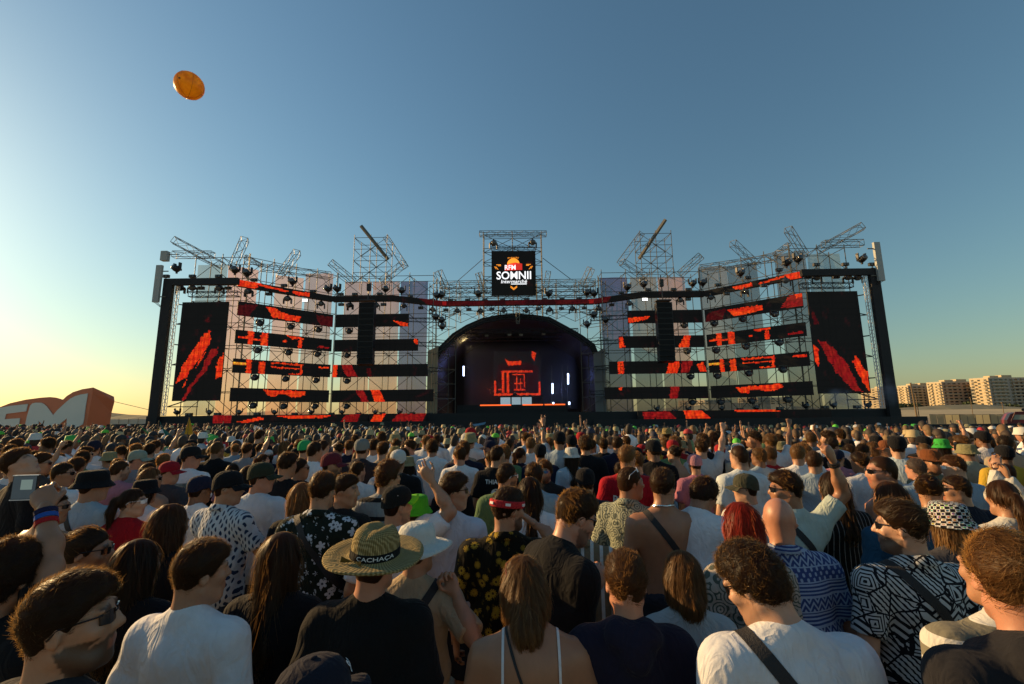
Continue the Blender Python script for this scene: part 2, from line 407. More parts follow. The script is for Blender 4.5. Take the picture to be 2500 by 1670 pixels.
    def trousers_mesh(s, name, shorts=True):
        h = .04 * max(1, s.q * .7); f = Fld(np.arange(-.3 * s.wid, .3 * s.wid, h), np.arange(-.26, .28, h), np.arange(.02 if not shorts else .4, 1.02, h))
        f.ell((0, -.008, .93), (.165 * s.wid + .01, .125 + .05 * s.big, .14), .04); s.legs(f, .014, shorts=False)
        X, Y, Z = f.grid(); f.F = np.maximum(f.F, (.46 if shorts else .1) - Z); f.F = np.maximum(f.F, Z - .97)
        V, Q = f.nets(); return mesh(name, V, Q, True)
    # ---- hair
    @staticmethod
    def hairline(L):
        y = L[:, 1] if L.ndim == 2 else L
        return np.interp(y, [-.12, -.06, -.03, -.012, .004, .02, .04, .055, .075, .1], [-.088, -.078, -.045, -.0, .0, -.012, .028, .05, .062, .07])
    def hair_mesh(s, name, style='short', vol=.012, n=900, length=.03, width=.0022, comb=(0, 1, .2), lift=.5, amp=.0035, drop=.34, shape=None, recede=0.):
        q = s.q; M, o = s.Mh, s.hc; h = .0098 * q; dn = {'long': drop + .1, 'bob': .24, 'pony': .36, 'bun': .16}.get(style, .12)
        f = Fld(np.arange(o[0] - .19, o[0] + .19, h), np.arange(o[1] - .24, o[1] + .17, h), np.arange(o[2] - dn, o[2] + .18, h))
        sc = .95 if s.fem else 1.
        f.ell((0, -.009, .035), (.0742 * sc + vol * .7, .0883 + vol * .6, .0903 + vol), 0, M, o=o)
        if style in ('short', 'fade', 'curly'):
            if vol > .012: f.ell((0, .012, .075), (.062 + vol * .5, .08 + vol * .4, .05 + vol), .02, M, o=o)
            f.ell((0, -.044, -.018), (.06, .044 + vol * .3, .058), .02, M, o=o)
        A = lambda *p: M @ np.array(p) + o
        X, Y, Z = f.grid()
        if style in ('short', 'fade', 'curly', 'pony', 'bun'):
            l = [((X - o[0]) * M[0, i] + (Y - o[1]) * M[1, i] + (Z - o[2]) * M[2, i]) for i in range(3)]
            hl = np.interp(l[1], [-.12, -.06, -.03, -.012, .004, .02, .04, .055 - recede, .075 - recede, .1], [-.088, -.078, -.045, -.0, .0, -.012, .028, .05, .062, .07])
            f.F = np.maximum(f.F, (hl - l[2]) * .8)
            if style == 'fade':       # sides close to the skin
                f.F = f.F + np.clip((.045 - l[2]) * .25, 0, .009) * (vol > .012)
        if style in ('long', 'bob'):
            L = drop if style == 'long' else .09
            f.cap(A(0, -.025, .02), A(0, -.036, -.06), .076, .074, .03)
            a = A(0, -.045, -.04); b = np.array([a[0] * .6 + o[0] * .4, min(a[1], s.piv[1] - .05) - (.045 if style == 'long' else .02), o[2] - L])
            f.cap(a, b, .078, .06 if style == 'bob' else .056, .04, fy=.75)
            for d in (1, -1):
                a = A(d * .06, .0, .0); b = np.array([a[0] + d * (.012 if style == 'long' else .005), a[1] - .03, o[2] - L * (.8 if style == 'long' else .9)])
                f.cap(a, b, .034, .024, .035)
            l = [((X - o[0]) * M[0, i] + (Y - o[1]) * M[1, i] + (Z - o[2]) * M[2, i]) for i in range(3)]
            f.F = np.maximum(f.F, np.minimum(l[1] - .035 - np.clip(l[2], 0, .1) * .45, .062 - l[2]) * .8)
        if style == 'pony':
            b = A(0, -.125, .03); f.cap(A(0, -.1, .035), b, .022, .03, .02); c = b + np.array([.0, -.035, -.09]); f.cap(b, c, .032, .034, .02); f.cap(c, c + np.array([0, .01, -.16]), .034, .014, .02)
        if style == 'bun': b = A(0, -.105, .075); f.ell((0, 0, 0), (.036, .034, .034), .012, None, o=b)
        r = s.rs
        if amp:
            d = 0
            if style in ('long', 'bob', 'pony'):
                th = np.arctan2(X - o[0], -(Y - o[1])) + 0 * Z
                for i in range(4): d = d + np.sin(th * r.uniform(9, 40) + Z * r.normal(0, 14) + r.random() * 6) / 3
            else:
                for i in range(6):
                    a = r.normal(0, 130 if style == 'curly' else 75, 3); d = d + np.sin(a[0] * X + a[1] * Y + a[2] * Z + r.random() * 6) / 3.5
            f.F = f.F + (amp * d).astype(np.float32)
        V, Q = f.nets(); base = len(V)
        cols = np.full((base, 3), .55) * (1 + .3 * (r.random((base, 1)) - .5))
        # strands
        if n:
            ids = r.integers(0, base, n); p = V[ids].astype(np.float64) + r.normal(0, h * .3, (n, 3))
            v0, g = sample(f, p); p -= g * (v0[:, None] + .002)
            seg = 7 if style in ('long', 'bob', 'pony') else 3
            fly = r.random(n) < .12; ln = length * r.uniform(.6, 1.35, n) * np.where(fly, 1.1, 1); rand = r.normal(0, 1, (n, 3)); cb = M @ np.array(comb, float)
            pts = [p.copy()]; nr = [g]
            for k in range(seg):
                v0, g = sample(f, p)
                if style in ('long', 'bob', 'pony'):
                    top = np.clip((p[:, 2] - o[2] - .03) * 10, 0, 1)[:, None]
                    fl = np.array([0, 0, -1.]) + top * np.stack([(p[:, 0] - o[0]) * 14, (p[:, 1] - o[1]) * 8 - .2, 0 * p[:, 0]], 1) + rand * .16
                elif style == 'curly': fl = rand + np.cross(g, rand) * (1.2 * k)
                else: fl = cb + rand * .35
                t = fl - (fl * g).sum(1, keepdims=True) * g; t /= np.linalg.norm(t, axis=1, keepdims=True) + 1e-6
                t = t + g * ((lift if seg == 3 else (.10 if k < seg - 2 else .16)) * np.where(fly, 1.8, 1))[:, None] * r.uniform(.4, 1.5, (n, 1))
                t /= np.linalg.norm(t, axis=1, keepdims=True); p = p + t * (ln / seg)[:, None]
                if seg > 3:
                    v1, g1 = sample(f, p); inside = np.clip(.002 - v1, 0, .02); p = p + g1 * inside[:, None]
                pts.append(p.copy()); nr.append(g)
            sv = []; fa = []
            ww = width * r.uniform(.6, 1.4, n)
            for k in range(seg + 1):
                t = pts[min(k + 1, seg)] - pts[max(k - 1, 0)]; sd = np.cross(t, nr[k] + .5 * rand * (seg == 3)); sd /= np.linalg.norm(sd, axis=1, keepdims=True) + 1e-9
                w_ = (ww * (1 - .8 * (k / seg) ** 2))[:, None] * .5; sv += [pts[k] - sd * w_, pts[k] + sd * w_]
            SV = np.concatenate(sv); i = np.arange(n)
            for k in range(seg): fa.append(np.stack([2 * k * n + i, (2 * k + 1) * n + i, (2 * k + 3) * n + i, (2 * k + 2) * n + i], 1) + base)
            Q = np.concatenate([Q] + fa).astype(np.int32); V = np.concatenate([V, SV.astype(np.float32)])
            sc_ = np.tile(.55 + .9 * r.random(n) ** 2, 2 * (seg + 1))[:, None] * np.ones(3); cols = np.concatenate([cols, sc_])
        s.hair_f = f
        return mesh(name, V, Q, True, cols)
    def head_matrix(s):
        m = Matrix([list(s.Mh[i]) + [s.hc[i]] for i in range(3)] + [[0, 0, 0, 1]]); return m

def strap_mesh(name, F, p, nrm, up, width=.03, n=36, off=.004, t0=0., t1=6.2832):
    """a band round a field: cast from a centre in a tilted plane, keep to the surface"""
    p = np.array(p, float); nrm = Vector(nrm).normalized(); a = Vector(up); a = (a - nrm * a.dot(nrm)).normalized(); b = nrm.cross(a)
    A, B, W = np.array(a), np.array(b), np.array(nrm)
    rows = []
    for sgn in (-.5, 0, .5):
        th = np.linspace(t0, t1, n); dr = np.cos(th)[:, None] * A + np.sin(th)[:, None] * B
        q = p + W * sgn * width + dr * .5
        for it in range(46):
            v, g = sample(F, q); q = q - dr * np.clip(v - off, -.02, .03)[:, None] * .7
        rows.append(q)
    V = np.concatenate(rows); i = np.arange(n - 1)
    th = .0035; rowsU = V
    Q = np.concatenate([np.stack([i + k * n, i + 1 + k * n, i + 1 + (k + 1) * n, i + (k + 1) * n], 1) for k in (0, 1)])
    return mesh(name, V, Q.astype(np.int32), True)

# ---- hats and glasses, in the head's own frame (y forward, z up)
def cap_mesh(name, brim=True, back=False, tall=.0):
    mb = MB(); n = 20
    prof = [(1, .03), (1.005, .05), (.985, .075), (.92, .1), (.78, .122), (.55, .137), (.28, .145), (.03, .147)]
    prof = [(r, z + tall * (z - .03) * 6) for r, z in prof]
    vs = []; fs = []
    for k, (r, z) in enumerate(prof):
        for i in range(n):
            t = 2 * math.pi * i / n; bump = 1 - .012 * (abs(math.sin(3 * t)) < .2)
            y = math.sin(t) * .106 * r * bump - .008; vs.append((math.cos(t) * .091 * r * bump, y, z + (.012 * math.sin(t) if k == 0 else 0) - .012 * (y < -.06) * (k < 2)))
    for k in range(len(prof) - 1):
        for i in range(n): fs.append([k * n + i, k * n + (i + 1) % n, (k + 1) * n + (i + 1) % n, (k + 1) * n + i])
    fs.append([(len(prof) - 1) * n + i for i in range(n)])
    mb.add(vs, fs)
    mb.lathe([(.009, .145), (.009, .15), (.004, .152)], 8)
    return mb.mesh(name, True)
def brim_mesh(name, L=.075, droop=.02):
    """curved peak with thickness"""
    vs = []; fs = []; nu, nv = 13, 5
    for lay in (0, 1):
        for j in range(nv):
            for i in range(nu):
                t = R(-66 + 132 * i / (nu - 1)); a = j / (nv - 1)
                x = math.sin(t) * (.09 + .004 * a); y = -.008 + math.cos(t) * .103 + a * L * math.cos(t * 1.12) ** .7
                z = .04 - droop * a - .28 * abs(x) ** 1.5 * 2.2 * (.4 + a) - .0045 * lay; vs.append((x, y, z))
    m = nu * nv
    for j in range(nv - 1):
        for i in range(nu - 1):
            a = j * nu + i; fs.append([a, a + 1, a + nu + 1, a + nu]); fs.append([m + a, m + a + nu, m + a + nu + 1, m + a + 1])
    for i in range(nu - 1): a = (nv - 1) * nu + i; fs.append([a, a + 1, m + a + 1, m + a])
    for j in range(nv - 1):
        for i in (0, nu - 1): a = j * nu + i; fs.append([a, m + a, m + a + nu, a + nu] if i == 0 else [a, a + nu, m + a + nu, m + a])
    return mesh(name, vs, fs, True)
def lathe_hat(name, prof, n=28, wave=0., sx=.92, sy=1.08, pinch=0., seed=0, curl=0.):
    r_ = np.random.default_rng(seed); ph = r_.random(3) * 6; vs = []; fs = []
    for k, (r, z) in enumerate(prof):
        for i in range(n):
            t = 2 * math.pi * i / n; a = max(0, (r - .1) / .1)
            x = r * math.cos(t) * sx; y = r * math.sin(t) * sy - .012
            zz = z + a * wave * (math.sin(2 * t + ph[0]) + .5 * math.sin(3 * t + ph[1])) + curl * a * abs(math.cos(t)) ** 2
            if pinch and z > .1: zz -= pinch * max(0, 1 - abs(x) / .04) * (1 if y > -.05 else .6); x *= 1 - .25 * max(0, y) / .1 * (z > .12)
            vs.append((x, y, zz))
    for k in range(len(prof) - 1):
        for i in range(n): fs.append([k * n + i, k * n + (i + 1) % n, (k + 1) * n + (i + 1) % n, (k + 1) * n + i])
    fs.append([(len(prof) - 1) * n + i for i in range(n)])
    return mesh(name, vs, fs, True)
BUCKET = [(.138, .002), (.140, .005), (.135, .01), (.122, .028), (.107, .047), (.104, .06), (.1, .09), (.094, .118), (.085, .13), (.06, .136), (.02, .138)]
SUNHAT = [(.195, .02), (.198, .025), (.17, .034), (.13, .04), (.106, .048), (.103, .07), (.099, .105), (.088, .13), (.06, .145), (.02, .149)]
STRAW = [(.208, .035), (.212, .041), (.206, .046), (.17, .042), (.13, .041), (.105, .048), (.103, .075), (.099, .11), (.09, .14), (.07, .158), (.04, .166), (.015, .166)]
def glasses_mesh(name, up=0):
    mb = MB(); z0 = .016
    for d in (1, -1):
        vs = []; fs = []
        pts = [(d * (.009 + .045 * a), .0985 - .010 * a ** 2 - .010 * (a > .9), z0 + b * (1 - .25 * (a > .9) - .15 * (a < .1))) for b in (-.019, .015) for a in (0, .33, .66, 1.)]
        vs = pts + [(x, y - .004, z) for x, y, z in pts]
        fs = [[0, 1, 5, 4], [1, 2, 6, 5], [2, 3, 7, 6], [8, 12, 13, 9], [9, 13, 14, 10], [10, 14, 15, 11], [0, 4, 12, 8], [3, 11, 15, 7], [4, 5, 13, 12], [5, 6, 14, 13], [6, 7, 15, 14], [0, 8, 9, 1], [1, 9, 10, 2], [2, 10, 11, 3]]
        mb.add(vs, fs)
        mb.tube((d * .053, .085, z0 + .01), (d * .078, .0, z0 + .008), .0026, 6); mb.tube((d * .078, .0, z0 + .008), (d * .079, -.02, z0 - .012), .0024, 6)
    mb.tube((-.010, .0985, z0 + .004), (.010, .0985, z0 + .004), .003, 6)
    return mb.mesh(name)

# ---- materials that people share; per-object colour comes from Object Info
def skin_mat():
    m, nt, b = newmat('skin'); L = nt.links.new
    oi = N(nt, 'ShaderNodeObjectInfo'); at = N(nt, 'ShaderNodeAttribute', attribute_name='Col'); mx = N(nt, 'ShaderNodeMix', data_type='RGBA', blend_type='MULTIPLY'); mx.inputs[0].default_value = 1
    L(oi.outputs['Color'], mx.inputs[6]); L(at.outputs['Color'], mx.inputs[7])
    tc = N(nt, 'ShaderNodeTexCoord'); nz = N(nt, 'ShaderNodeTexNoise'); nz.inputs['Scale'].default_value = 22; nz.inputs['Detail'].default_value = 5; L(tc.outputs['Object'], nz.inputs['Vector'])
    mp = N(nt, 'ShaderNodeMapRange'); mp.inputs[3].default_value = .82; mp.inputs[4].default_value = 1.18; L(nz.outputs[0], mp.inputs[0])
    v = N(nt, 'ShaderNodeVectorMath', operation='SCALE'); L(mx.outputs[2], v.inputs[0]); L(mp.outputs[0], v.inputs['Scale']); L(v.outputs[0], b.inputs['Base Color'])
    n2 = N(nt, 'ShaderNodeTexNoise'); n2.inputs['Scale'].default_value = 300; L(tc.outputs['Object'], n2.inputs['Vector'])
    bp = N(nt, 'ShaderNodeBump'); bp.inputs['Strength'].default_value = .12; bp.inputs['Distance'].default_value = .003; L(n2.outputs[0], bp.inputs['Height']); L(bp.outputs[0], b.inputs['Normal'])
    b.inputs['Roughness'].default_value = .46; b.inputs['Subsurface Weight'].default_value = .12; b.inputs['Subsurface Scale'].default_value = .012; b.inputs['Subsurface Radius'].default_value = (1, .3, .15)
    return m
def hair_mat():
    m, nt, b = newmat('hair'); L = nt.links.new
    oi = N(nt, 'ShaderNodeObjectInfo'); at = N(nt, 'ShaderNodeAttribute', attribute_name='Col'); mx = N(nt, 'ShaderNodeMix', data_type='RGBA', blend_type='MULTIPLY'); mx.inputs[0].default_value = 1
    L(oi.outputs['Color'], mx.inputs[6]); L(at.outputs['Color'], mx.inputs[7]); L(mx.outputs[2], b.inputs['Base Color'])
    b.inputs['Roughness'].default_value = .48; b.inputs['Specular IOR Level'].default_value = .28; b.inputs['Sheen Weight'].default_value = .5; b.inputs['Sheen Roughness'].default_value = .25; b.inputs['Sheen Tint'].default_value = (1, .72, .36, 1)
    tr = N(nt, 'ShaderNodeBsdfTranslucent'); v = N(nt, 'ShaderNodeVectorMath', operation='MULTIPLY'); v.inputs[1].default_value = (3.0, 2.4, 1.7); L(mx.outputs[2], v.inputs[0])
    wm = N(nt, 'ShaderNodeMix', data_type='RGBA'); wm.inputs[0].default_value = .5; wm.inputs[7].default_value = (.50, .29, .10, 1); L(v.outputs[0], wm.inputs[6]); L(wm.outputs[2], tr.inputs['Color'])
    ms = N(nt, 'ShaderNodeMixShader'); ms.inputs[0].default_value = .55; L(b.outputs[0], ms.inputs[1]); L(tr.outputs[0], ms.inputs[2])
    L(ms.outputs[0], nt.nodes['Material Output'].inputs['Surface'])
    return m
def cloth_mat(name='cloth', pattern=None):
    """plain or printed cloth; base colour from the object, second colour inside"""
    m, nt, b = newmat(name); L = nt.links.new
    oi = N(nt, 'ShaderNodeObjectInfo'); tc = N(nt, 'ShaderNodeTexCoord'); col = oi.outputs['Color']
    def math_(op, a, b_=None):
        n = N(nt, 'ShaderNodeMath', operation=op)
        for i, x in enumerate((a, b_)):
            if x is None: continue
            if isinstance(x, (int, float)): n.inputs[i].default_value = x
            else: L(x, n.inputs[i])
        return n.outputs[0]
    def mixc(f, c0, c1):
        n = N(nt, 'ShaderNodeMix', data_type='RGBA')
        L(f, n.inputs[0])
        for i, c in ((6, c0), (7, c1)):
            if isinstance(c, tuple): n.inputs[i].default_value = (*c, 1)
            else: L(c, n.inputs[i])
        return n.outputs[2]
    sx = N(nt, 'ShaderNodeSeparateXYZ'); L(tc.outputs['Object'], sx.inputs[0]); X, Y, Z = sx.outputs
    def vor(scale, feature='F1', dist='EUCLIDEAN', stretch=(1, 1, 1), off=(0, 0, 0)):
        mp = N(nt, 'ShaderNodeMapping'); mp.inputs['Scale'].default_value = stretch; mp.inputs['Location'].default_value = off; L(tc.outputs['Object'], mp.inputs[0])
        v = N(nt, 'ShaderNodeTexVoronoi', feature=feature, distance=dist); v.inputs['Scale'].default_value = scale; L(mp.outputs[0], v.inputs['Vector']); return v
    if pattern == 'stripes': col = mixc(math_('GREATER_THAN', math_('SINE', math_('MULTIPLY', Z, 48)), .72), col, (.02, .02, .022))
    if pattern == 'broad': col = mixc(math_('GREATER_THAN', math_('SINE', math_('MULTIPLY', Z, 74)), .05), col, (.20, .19, .145))
    if pattern == 'pin': col = mixc(math_('GREATER_THAN', math_('SINE', math_('MULTIPLY', X, 190)), .9), col, (.25, .25, .26))
    if pattern == 'vert': col = mixc(math_('GREATER_THAN', math_('SINE', math_('MULTIPLY', X, 105)), .45), col, (.6, .58, .54))
    if pattern == 'check': col = mixc(math_('GREATER_THAN', math_('MULTIPLY', math_('SINE', math_('MULTIPLY', X, 200)), math_('SINE', math_('MULTIPLY', Z, 200))), 0.0), col, (.5, .55, .65))
    if pattern == 'leafdash':
        nzz = N(nt, 'ShaderNodeTexNoise'); nzz.inputs['Scale'].default_value = 7; L(tc.outputs['Object'], nzz.inputs['Vector'])
        ph = math_('ADD', math_('MULTIPLY', X, 235), math_('MULTIPLY', nzz.outputs[0], 20))
        a = math_('SINE', ph); bb = math_('SINE', math_('ADD', math_('MULTIPLY', Z, 120), math_('MULTIPLY', math_('SIGN', math_('SINE', math_('MULTIPLY', ph, .5))), 1.5)))
        col = mixc(math_('GREATER_THAN', math_('ADD', a, math_('MULTIPLY', bb, .75)), .62), col, (.03, .05, .1))
    if pattern in ('flower', 'sunflower'):
        v = vor(13 if pattern == 'flower' else 17); ps = N(nt, 'ShaderNodeVectorMath', operation='SUBTRACT'); L(tc.outputs['Object'], ps.inputs[0])
        dv = N(nt, 'ShaderNodeVectorMath', operation='SUBTRACT'); L(v.outputs['Position'], dv.inputs[1])
        sc_ = N(nt, 'ShaderNodeVectorMath', operation='SCALE'); sc_.inputs['Scale'].default_value = 1; L(tc.outputs['Object'], sc_.inputs[0]); L(sc_.outputs[0], dv.inputs[0])
        dx = N(nt, 'ShaderNodeSeparateXYZ'); L(dv.outputs[0], dx.inputs[0]); ang = math_('ARCTAN2', dx.outputs[2], dx.outputs[0])
        pet = math_('ABSOLUTE', math_('SINE', math_('MULTIPLY', ang, 2.5 if pattern == 'flower' else 6)))
        rad = v.outputs['Distance']; lim = math_('ADD', math_('MULTIPLY', pet, .22), .2)
        big = math_('GREATER_THAN', lim, rad); core = math_('GREATER_THAN', .11 if pattern == 'flower' else .13, rad)
        lv = vor(34, stretch=(1, 1, .45), off=(.3, .1, .2)); leaf = math_('GREATER_THAN', .3, lv.outputs['Distance'])
        lv2 = N(nt, 'ShaderNodeTexWave', wave_type='BANDS', bands_direction='DIAGONAL'); lv2.inputs['Scale'].default_value = 26; lv2.inputs['Distortion'].default_value = 9; lv2.inputs['Detail'].default_value = 1; L(tc.outputs['Object'], lv2.inputs['Vector'])
        leaf = math_('MULTIPLY', leaf, math_('GREATER_THAN', lv2.outputs['Fac'], .45))
        c2, c3, c4 = ((.45, .5, .52), (.62, .64, .68), (.08, .09, .12)) if pattern == 'flower' else ((.09, .065, .012), (.42, .27, .03), (.05, .03, .01))
        col = mixc(leaf, col, c2); col = mixc(big, col, c3); col = mixc(core, col, c4)
    if pattern == 'tribal':
        k1 = vor(10, 'F1', 'CHEBYCHEV'); cc = k1.outputs['Color']; cs = N(nt, 'ShaderNodeSeparateXYZ'); L(cc, cs.inputs[0])
        rad = k1.outputs['Distance']; rings = math_('SINE', math_('MULTIPLY', rad, 48))
        zig = math_('SINE', math_('ADD', math_('MULTIPLY', Z, 170), math_('MULTIPLY', math_('PINGPONG', math_('MULTIPLY', X, 24), 1.0), 6.2)))
        st = math_('SINE', math_('MULTIPLY', math_('ADD', X, math_('MULTIPLY', Z, .8)), 260))
        s1 = math_('GREATER_THAN', cs.outputs[0], .62); s2 = math_('GREATER_THAN', cs.outputs[1], .55)
        pat = math_('ADD', math_('MULTIPLY', rings, math_('SUBTRACT', 1, s1)), math_('MULTIPLY', s1, zig))
        pat = math_('ADD', math_('MULTIPLY', pat, math_('SUBTRACT', 1, math_('MULTIPLY', s2, .75))), math_('MULTIPLY', math_('MULTIPLY', s2, st), .75))
        de = vor(10, 'DISTANCE_TO_EDGE', 'EUCLIDEAN'); ed = math_('GREATER_THAN', .035, de.outputs['Distance'])
        col = mixc(math_('MAXIMUM', math_('GREATER_THAN', pat, .22), ed), col, (.012, .012, .016))
    if pattern == 'bands':
        zz = math_('MULTIPLY', Z, 16); fr = math_('FRACT', zz); row = math_('FRACT', math_('MULTIPLY', math_('FLOOR', zz), .381))
        zig = math_('GREATER_THAN', math_('SINE', math_('ADD', math_('MULTIPLY', fr, 12), math_('MULTIPLY', math_('PINGPONG', math_('MULTIPLY', X, 45), 1.0), 6.28))), .25)
        dots = math_('GREATER_THAN', math_('MULTIPLY', math_('SINE', math_('MULTIPLY', X, 180)), math_('SINE', math_('MULTIPLY', fr, 9.4))), .35)
        lines = math_('GREATER_THAN', math_('SINE', math_('MULTIPLY', fr, 25)), .1)
        a = math_('GREATER_THAN', row, .62); c_ = math_('GREATER_THAN', .3, row)
        pat = math_('ADD', math_('ADD', math_('MULTIPLY', a, zig), math_('MULTIPLY', c_, lines)), math_('MULTIPLY', math_('SUBTRACT', math_('SUBTRACT', 1, a), c_), dots))
        pat = math_('MAXIMUM', pat, math_('GREATER_THAN', math_('ABSOLUTE', math_('SUBTRACT', fr, .5)), .455))
        col = mixc(pat, col, (.32, .40, .55))
    if pattern == 'paisley':
        v = vor(16); rr = math_('SINE', math_('MULTIPLY', v.outputs['Distance'], 26)); col = mixc(math_('GREATER_THAN', rr, .35), col, (.1, .12, .1))
    if pattern == 'checker':
        ang = math_('ARCTAN2', X, Y); chk = math_('MULTIPLY', math_('SINE', math_('MULTIPLY', ang, 15)), math_('SINE', math_('MULTIPLY', math_('ADD', Z, math_('MULTIPLY', math_('SQRT', math_('ADD', math_('MULTIPLY', X, X), math_('MULTIPLY', Y, Y))), -1.0)), 150)))
        mid = math_('GREATER_THAN', chk, .62); v = vor(25); 
        col = mixc(math_('GREATER_THAN', chk, 0), (.015, .015, .018), (.62, .62, .6)); hs = N(nt, 'ShaderNodeHueSaturation'); hs.inputs['Saturation'].default_value = 1.2; hs.inputs['Value'].default_value = .5; L(v.outputs['Color'], hs.inputs['Color']); col = mixc(mid, col, hs.outputs[0])
    if pattern == 'weave':
        wv = N(nt, 'ShaderNodeTexWave', wave_type='RINGS', rings_direction='Z'); wv.inputs['Scale'].default_value = 55; wv.inputs['Distortion'].default_value = 2.5; L(tc.outputs['Object'], wv.inputs['Vector'])
        a = math_('SINE', math_('MULTIPLY', math_('ARCTAN2', X, Y), 80)); ww = math_('ADD', math_('MULTIPLY', wv.outputs['Fac'], .6), math_('MULTIPLY', a, .3))
        col2 = mixc(ww, (.16, .115, .04), (.55, .43, .2)); col = col2
    # weave bump and slight mottling
    nz = N(nt, 'ShaderNodeTexNoise'); nz.inputs['Scale'].default_value = 26; nz.inputs['Detail'].default_value = 3; L(tc.outputs['Object'], nz.inputs['Vector'])
    n3 = N(nt, 'ShaderNodeTexNoise'); n3.inputs['Scale'].default_value = 420; L(tc.outputs['Object'], n3.inputs['Vector'])
    n4 = N(nt, 'ShaderNodeTexNoise'); n4.inputs['Scale'].default_value = 7; n4.inputs['Detail'].default_value = 2; n4.inputs['Distortion'].default_value = 1.6; m4 = N(nt, 'ShaderNodeMapping'); m4.inputs['Scale'].default_value = (1.6, 1.6, .8); m4.inputs['Rotation'].default_value = (0, .5, 0); L(tc.outputs['Object'], m4.inputs[0]); L(m4.outputs[0], n4.inputs['Vector'])
    rdg = math_('ABSOLUTE', math_('SUBTRACT', n4.outputs[0], .5)); hgt = math_('ADD', math_('MULTIPLY', nz.outputs[0], .8), math_('ADD', math_('MULTIPLY', n3.outputs[0], .12), math_('MULTIPLY', rdg, -3.6)))
    if pattern == 'weave': hgt = math_('ADD', math_('MULTIPLY', ww, .5), hgt)
    bp = N(nt, 'ShaderNodeBump'); bp.inputs['Strength'].default_value = .45; bp.inputs['Distance'].default_value = .014; L(hgt, bp.inputs['Height']); L(bp.outputs[0], b.inputs['Normal'])
    mp = N(nt, 'ShaderNodeMapRange'); mp.inputs[3].default_value = .86; mp.inputs[4].default_value = 1.12; L(nz.outputs[0], mp.inputs[0])
    v = N(nt, 'ShaderNodeVectorMath', operation='SCALE'); L(col, v.inputs[0]); L(mp.outputs[0], v.inputs['Scale']); L(v.outputs[0], b.inputs['Base Color'])
    b.inputs['Roughness'].default_value = .85; b.inputs['Specular IOR Level'].default_value = .08; b.inputs['Sheen Weight'].default_value = .05
    tr = N(nt, 'ShaderNodeBsdfTranslucent'); L(v.outputs[0], tr.inputs['Color']); ms = N(nt, 'ShaderNodeMixShader'); ms.inputs[0].default_value = .12
    L(b.outputs[0], ms.inputs[1]); L(tr.outputs[0], ms.inputs[2]); L(ms.outputs[0], nt.nodes['Material Output'].inputs['Surface'])
    return m
SKIN, HAIR, CLOTH = skin_mat(), hair_mat(), cloth_mat()
PAT = {p: cloth_mat('cloth_' + p, p) for p in ('stripes', 'broad', 'pin', 'vert', 'check', 'leafdash', 'flower', 'sunflower', 'tribal', 'bands', 'paisley', 'checker', 'weave')}
GLASS_DK = simple('dark_lens', (.008, .008, .01), .08); STRAPM = simple('strap_webbing', (.012, .012, .014), .7, bump=.3, scale=200)
WHITE_PL = simple('white_plastic', (.7, .7, .7), .4)
HATS = {}
def hat_data(kind):
    if kind not in HATS:
        HATS[kind] = {'cap': lambda: cap_mesh('cap'), 'brim': lambda: brim_mesh('peak'), 'bucket': lambda: lathe_hat('bucket_hat', BUCKET, wave=.006),
                      'sunhat': lambda: lathe_hat('sun_hat', SUNHAT, wave=.007, seed=3), 'straw': lambda: lathe_hat('straw_hat', STRAW, 40, wave=.009, pinch=.022, curl=.014, seed=5),
                      'fedora': lambda: lathe_hat('brimmed_hat', STRAW, 24, wave=.004, pinch=.02, curl=.025), 'glasses': lambda: glasses_mesh('sunglasses')}[kind]()
    return HATS[kind]
# ================================================================ ground
def ground_mat():
    m, nt, b = newmat('sand'); L = nt.links.new
    tc = N(nt, 'ShaderNodeTexCoord'); n1 = N(nt, 'ShaderNodeTexNoise'); n1.inputs['Scale'].default_value = .35; n1.inputs['Detail'].default_value = 8; L(tc.outputs['Object'], n1.inputs['Vector'])
    n2 = N(nt, 'ShaderNodeTexNoise'); n2.inputs['Scale'].default_value = 14; n2.inputs['Detail'].default_value = 8; L(tc.outputs['Object'], n2.inputs['Vector'])
    cr = N(nt, 'ShaderNodeValToRGB'); cr.color_ramp.elements[0].color = (.16, .12, .08, 1); cr.color_ramp.elements[1].color = (.34, .27, .18, 1); L(n1.outputs[0], cr.inputs[0]); L(cr.outputs[0], b.inputs['Base Color'])
    bp = N(nt, 'ShaderNodeBump'); bp.inputs['Strength'].default_value = .7; bp.inputs['Distance'].default_value = .05; L(n2.outputs[0], bp.inputs['Height']); L(bp.outputs[0], b.inputs['Normal']); b.inputs['Roughness'].default_value = .95
    return m
def zg(x, y):
    """the sand falls gently towards the stage, a little more on the right, and comes back up behind the hoarding"""
    t = min(1, max(0, (y - 6) / 26)); k = 1 - min(1, max(0, (y - 33.0) / 2.0)); return (-.42 * t - .012 * t * max(-30, min(34, x))) * k
gx = [-2500, -600, -120] + list(np.arange(-60, 61, 3.0)) + [120, 600, 2500]; gy = [-300, -40, -10] + list(np.arange(0, 37, 1.0)) + [60, 200, 1000, 4000]
g = MB().add([(x, y, zg(x, y)) for x in gx for y in gy], [[i * len(gy) + j, (i + 1) * len(gy) + j, (i + 1) * len(gy) + j + 1, i * len(gy) + j + 1] for i in range(len(gx) - 1) for j in range(len(gy) - 1)]).build('ground', ground_mat(), smooth=True); g['kind'] = 'structure'
dune = MB(); rr = np.random.default_rng(3)
nx = 60; pa = []; pb = []; pc = []
for i in range(nx):
    x = -260 + i * 9; h = 3.2 + 1.6 * math.sin(i * .5) + 1.2 * math.sin(i * .17 + 1) + rr.random() * .5
    pa.append((x, 205, -.2)); pb.append((x, 225, h)); pc.append((x, 260, -.2))
dune.quadstrip(pa, pb); dune.quadstrip(pb, pc)
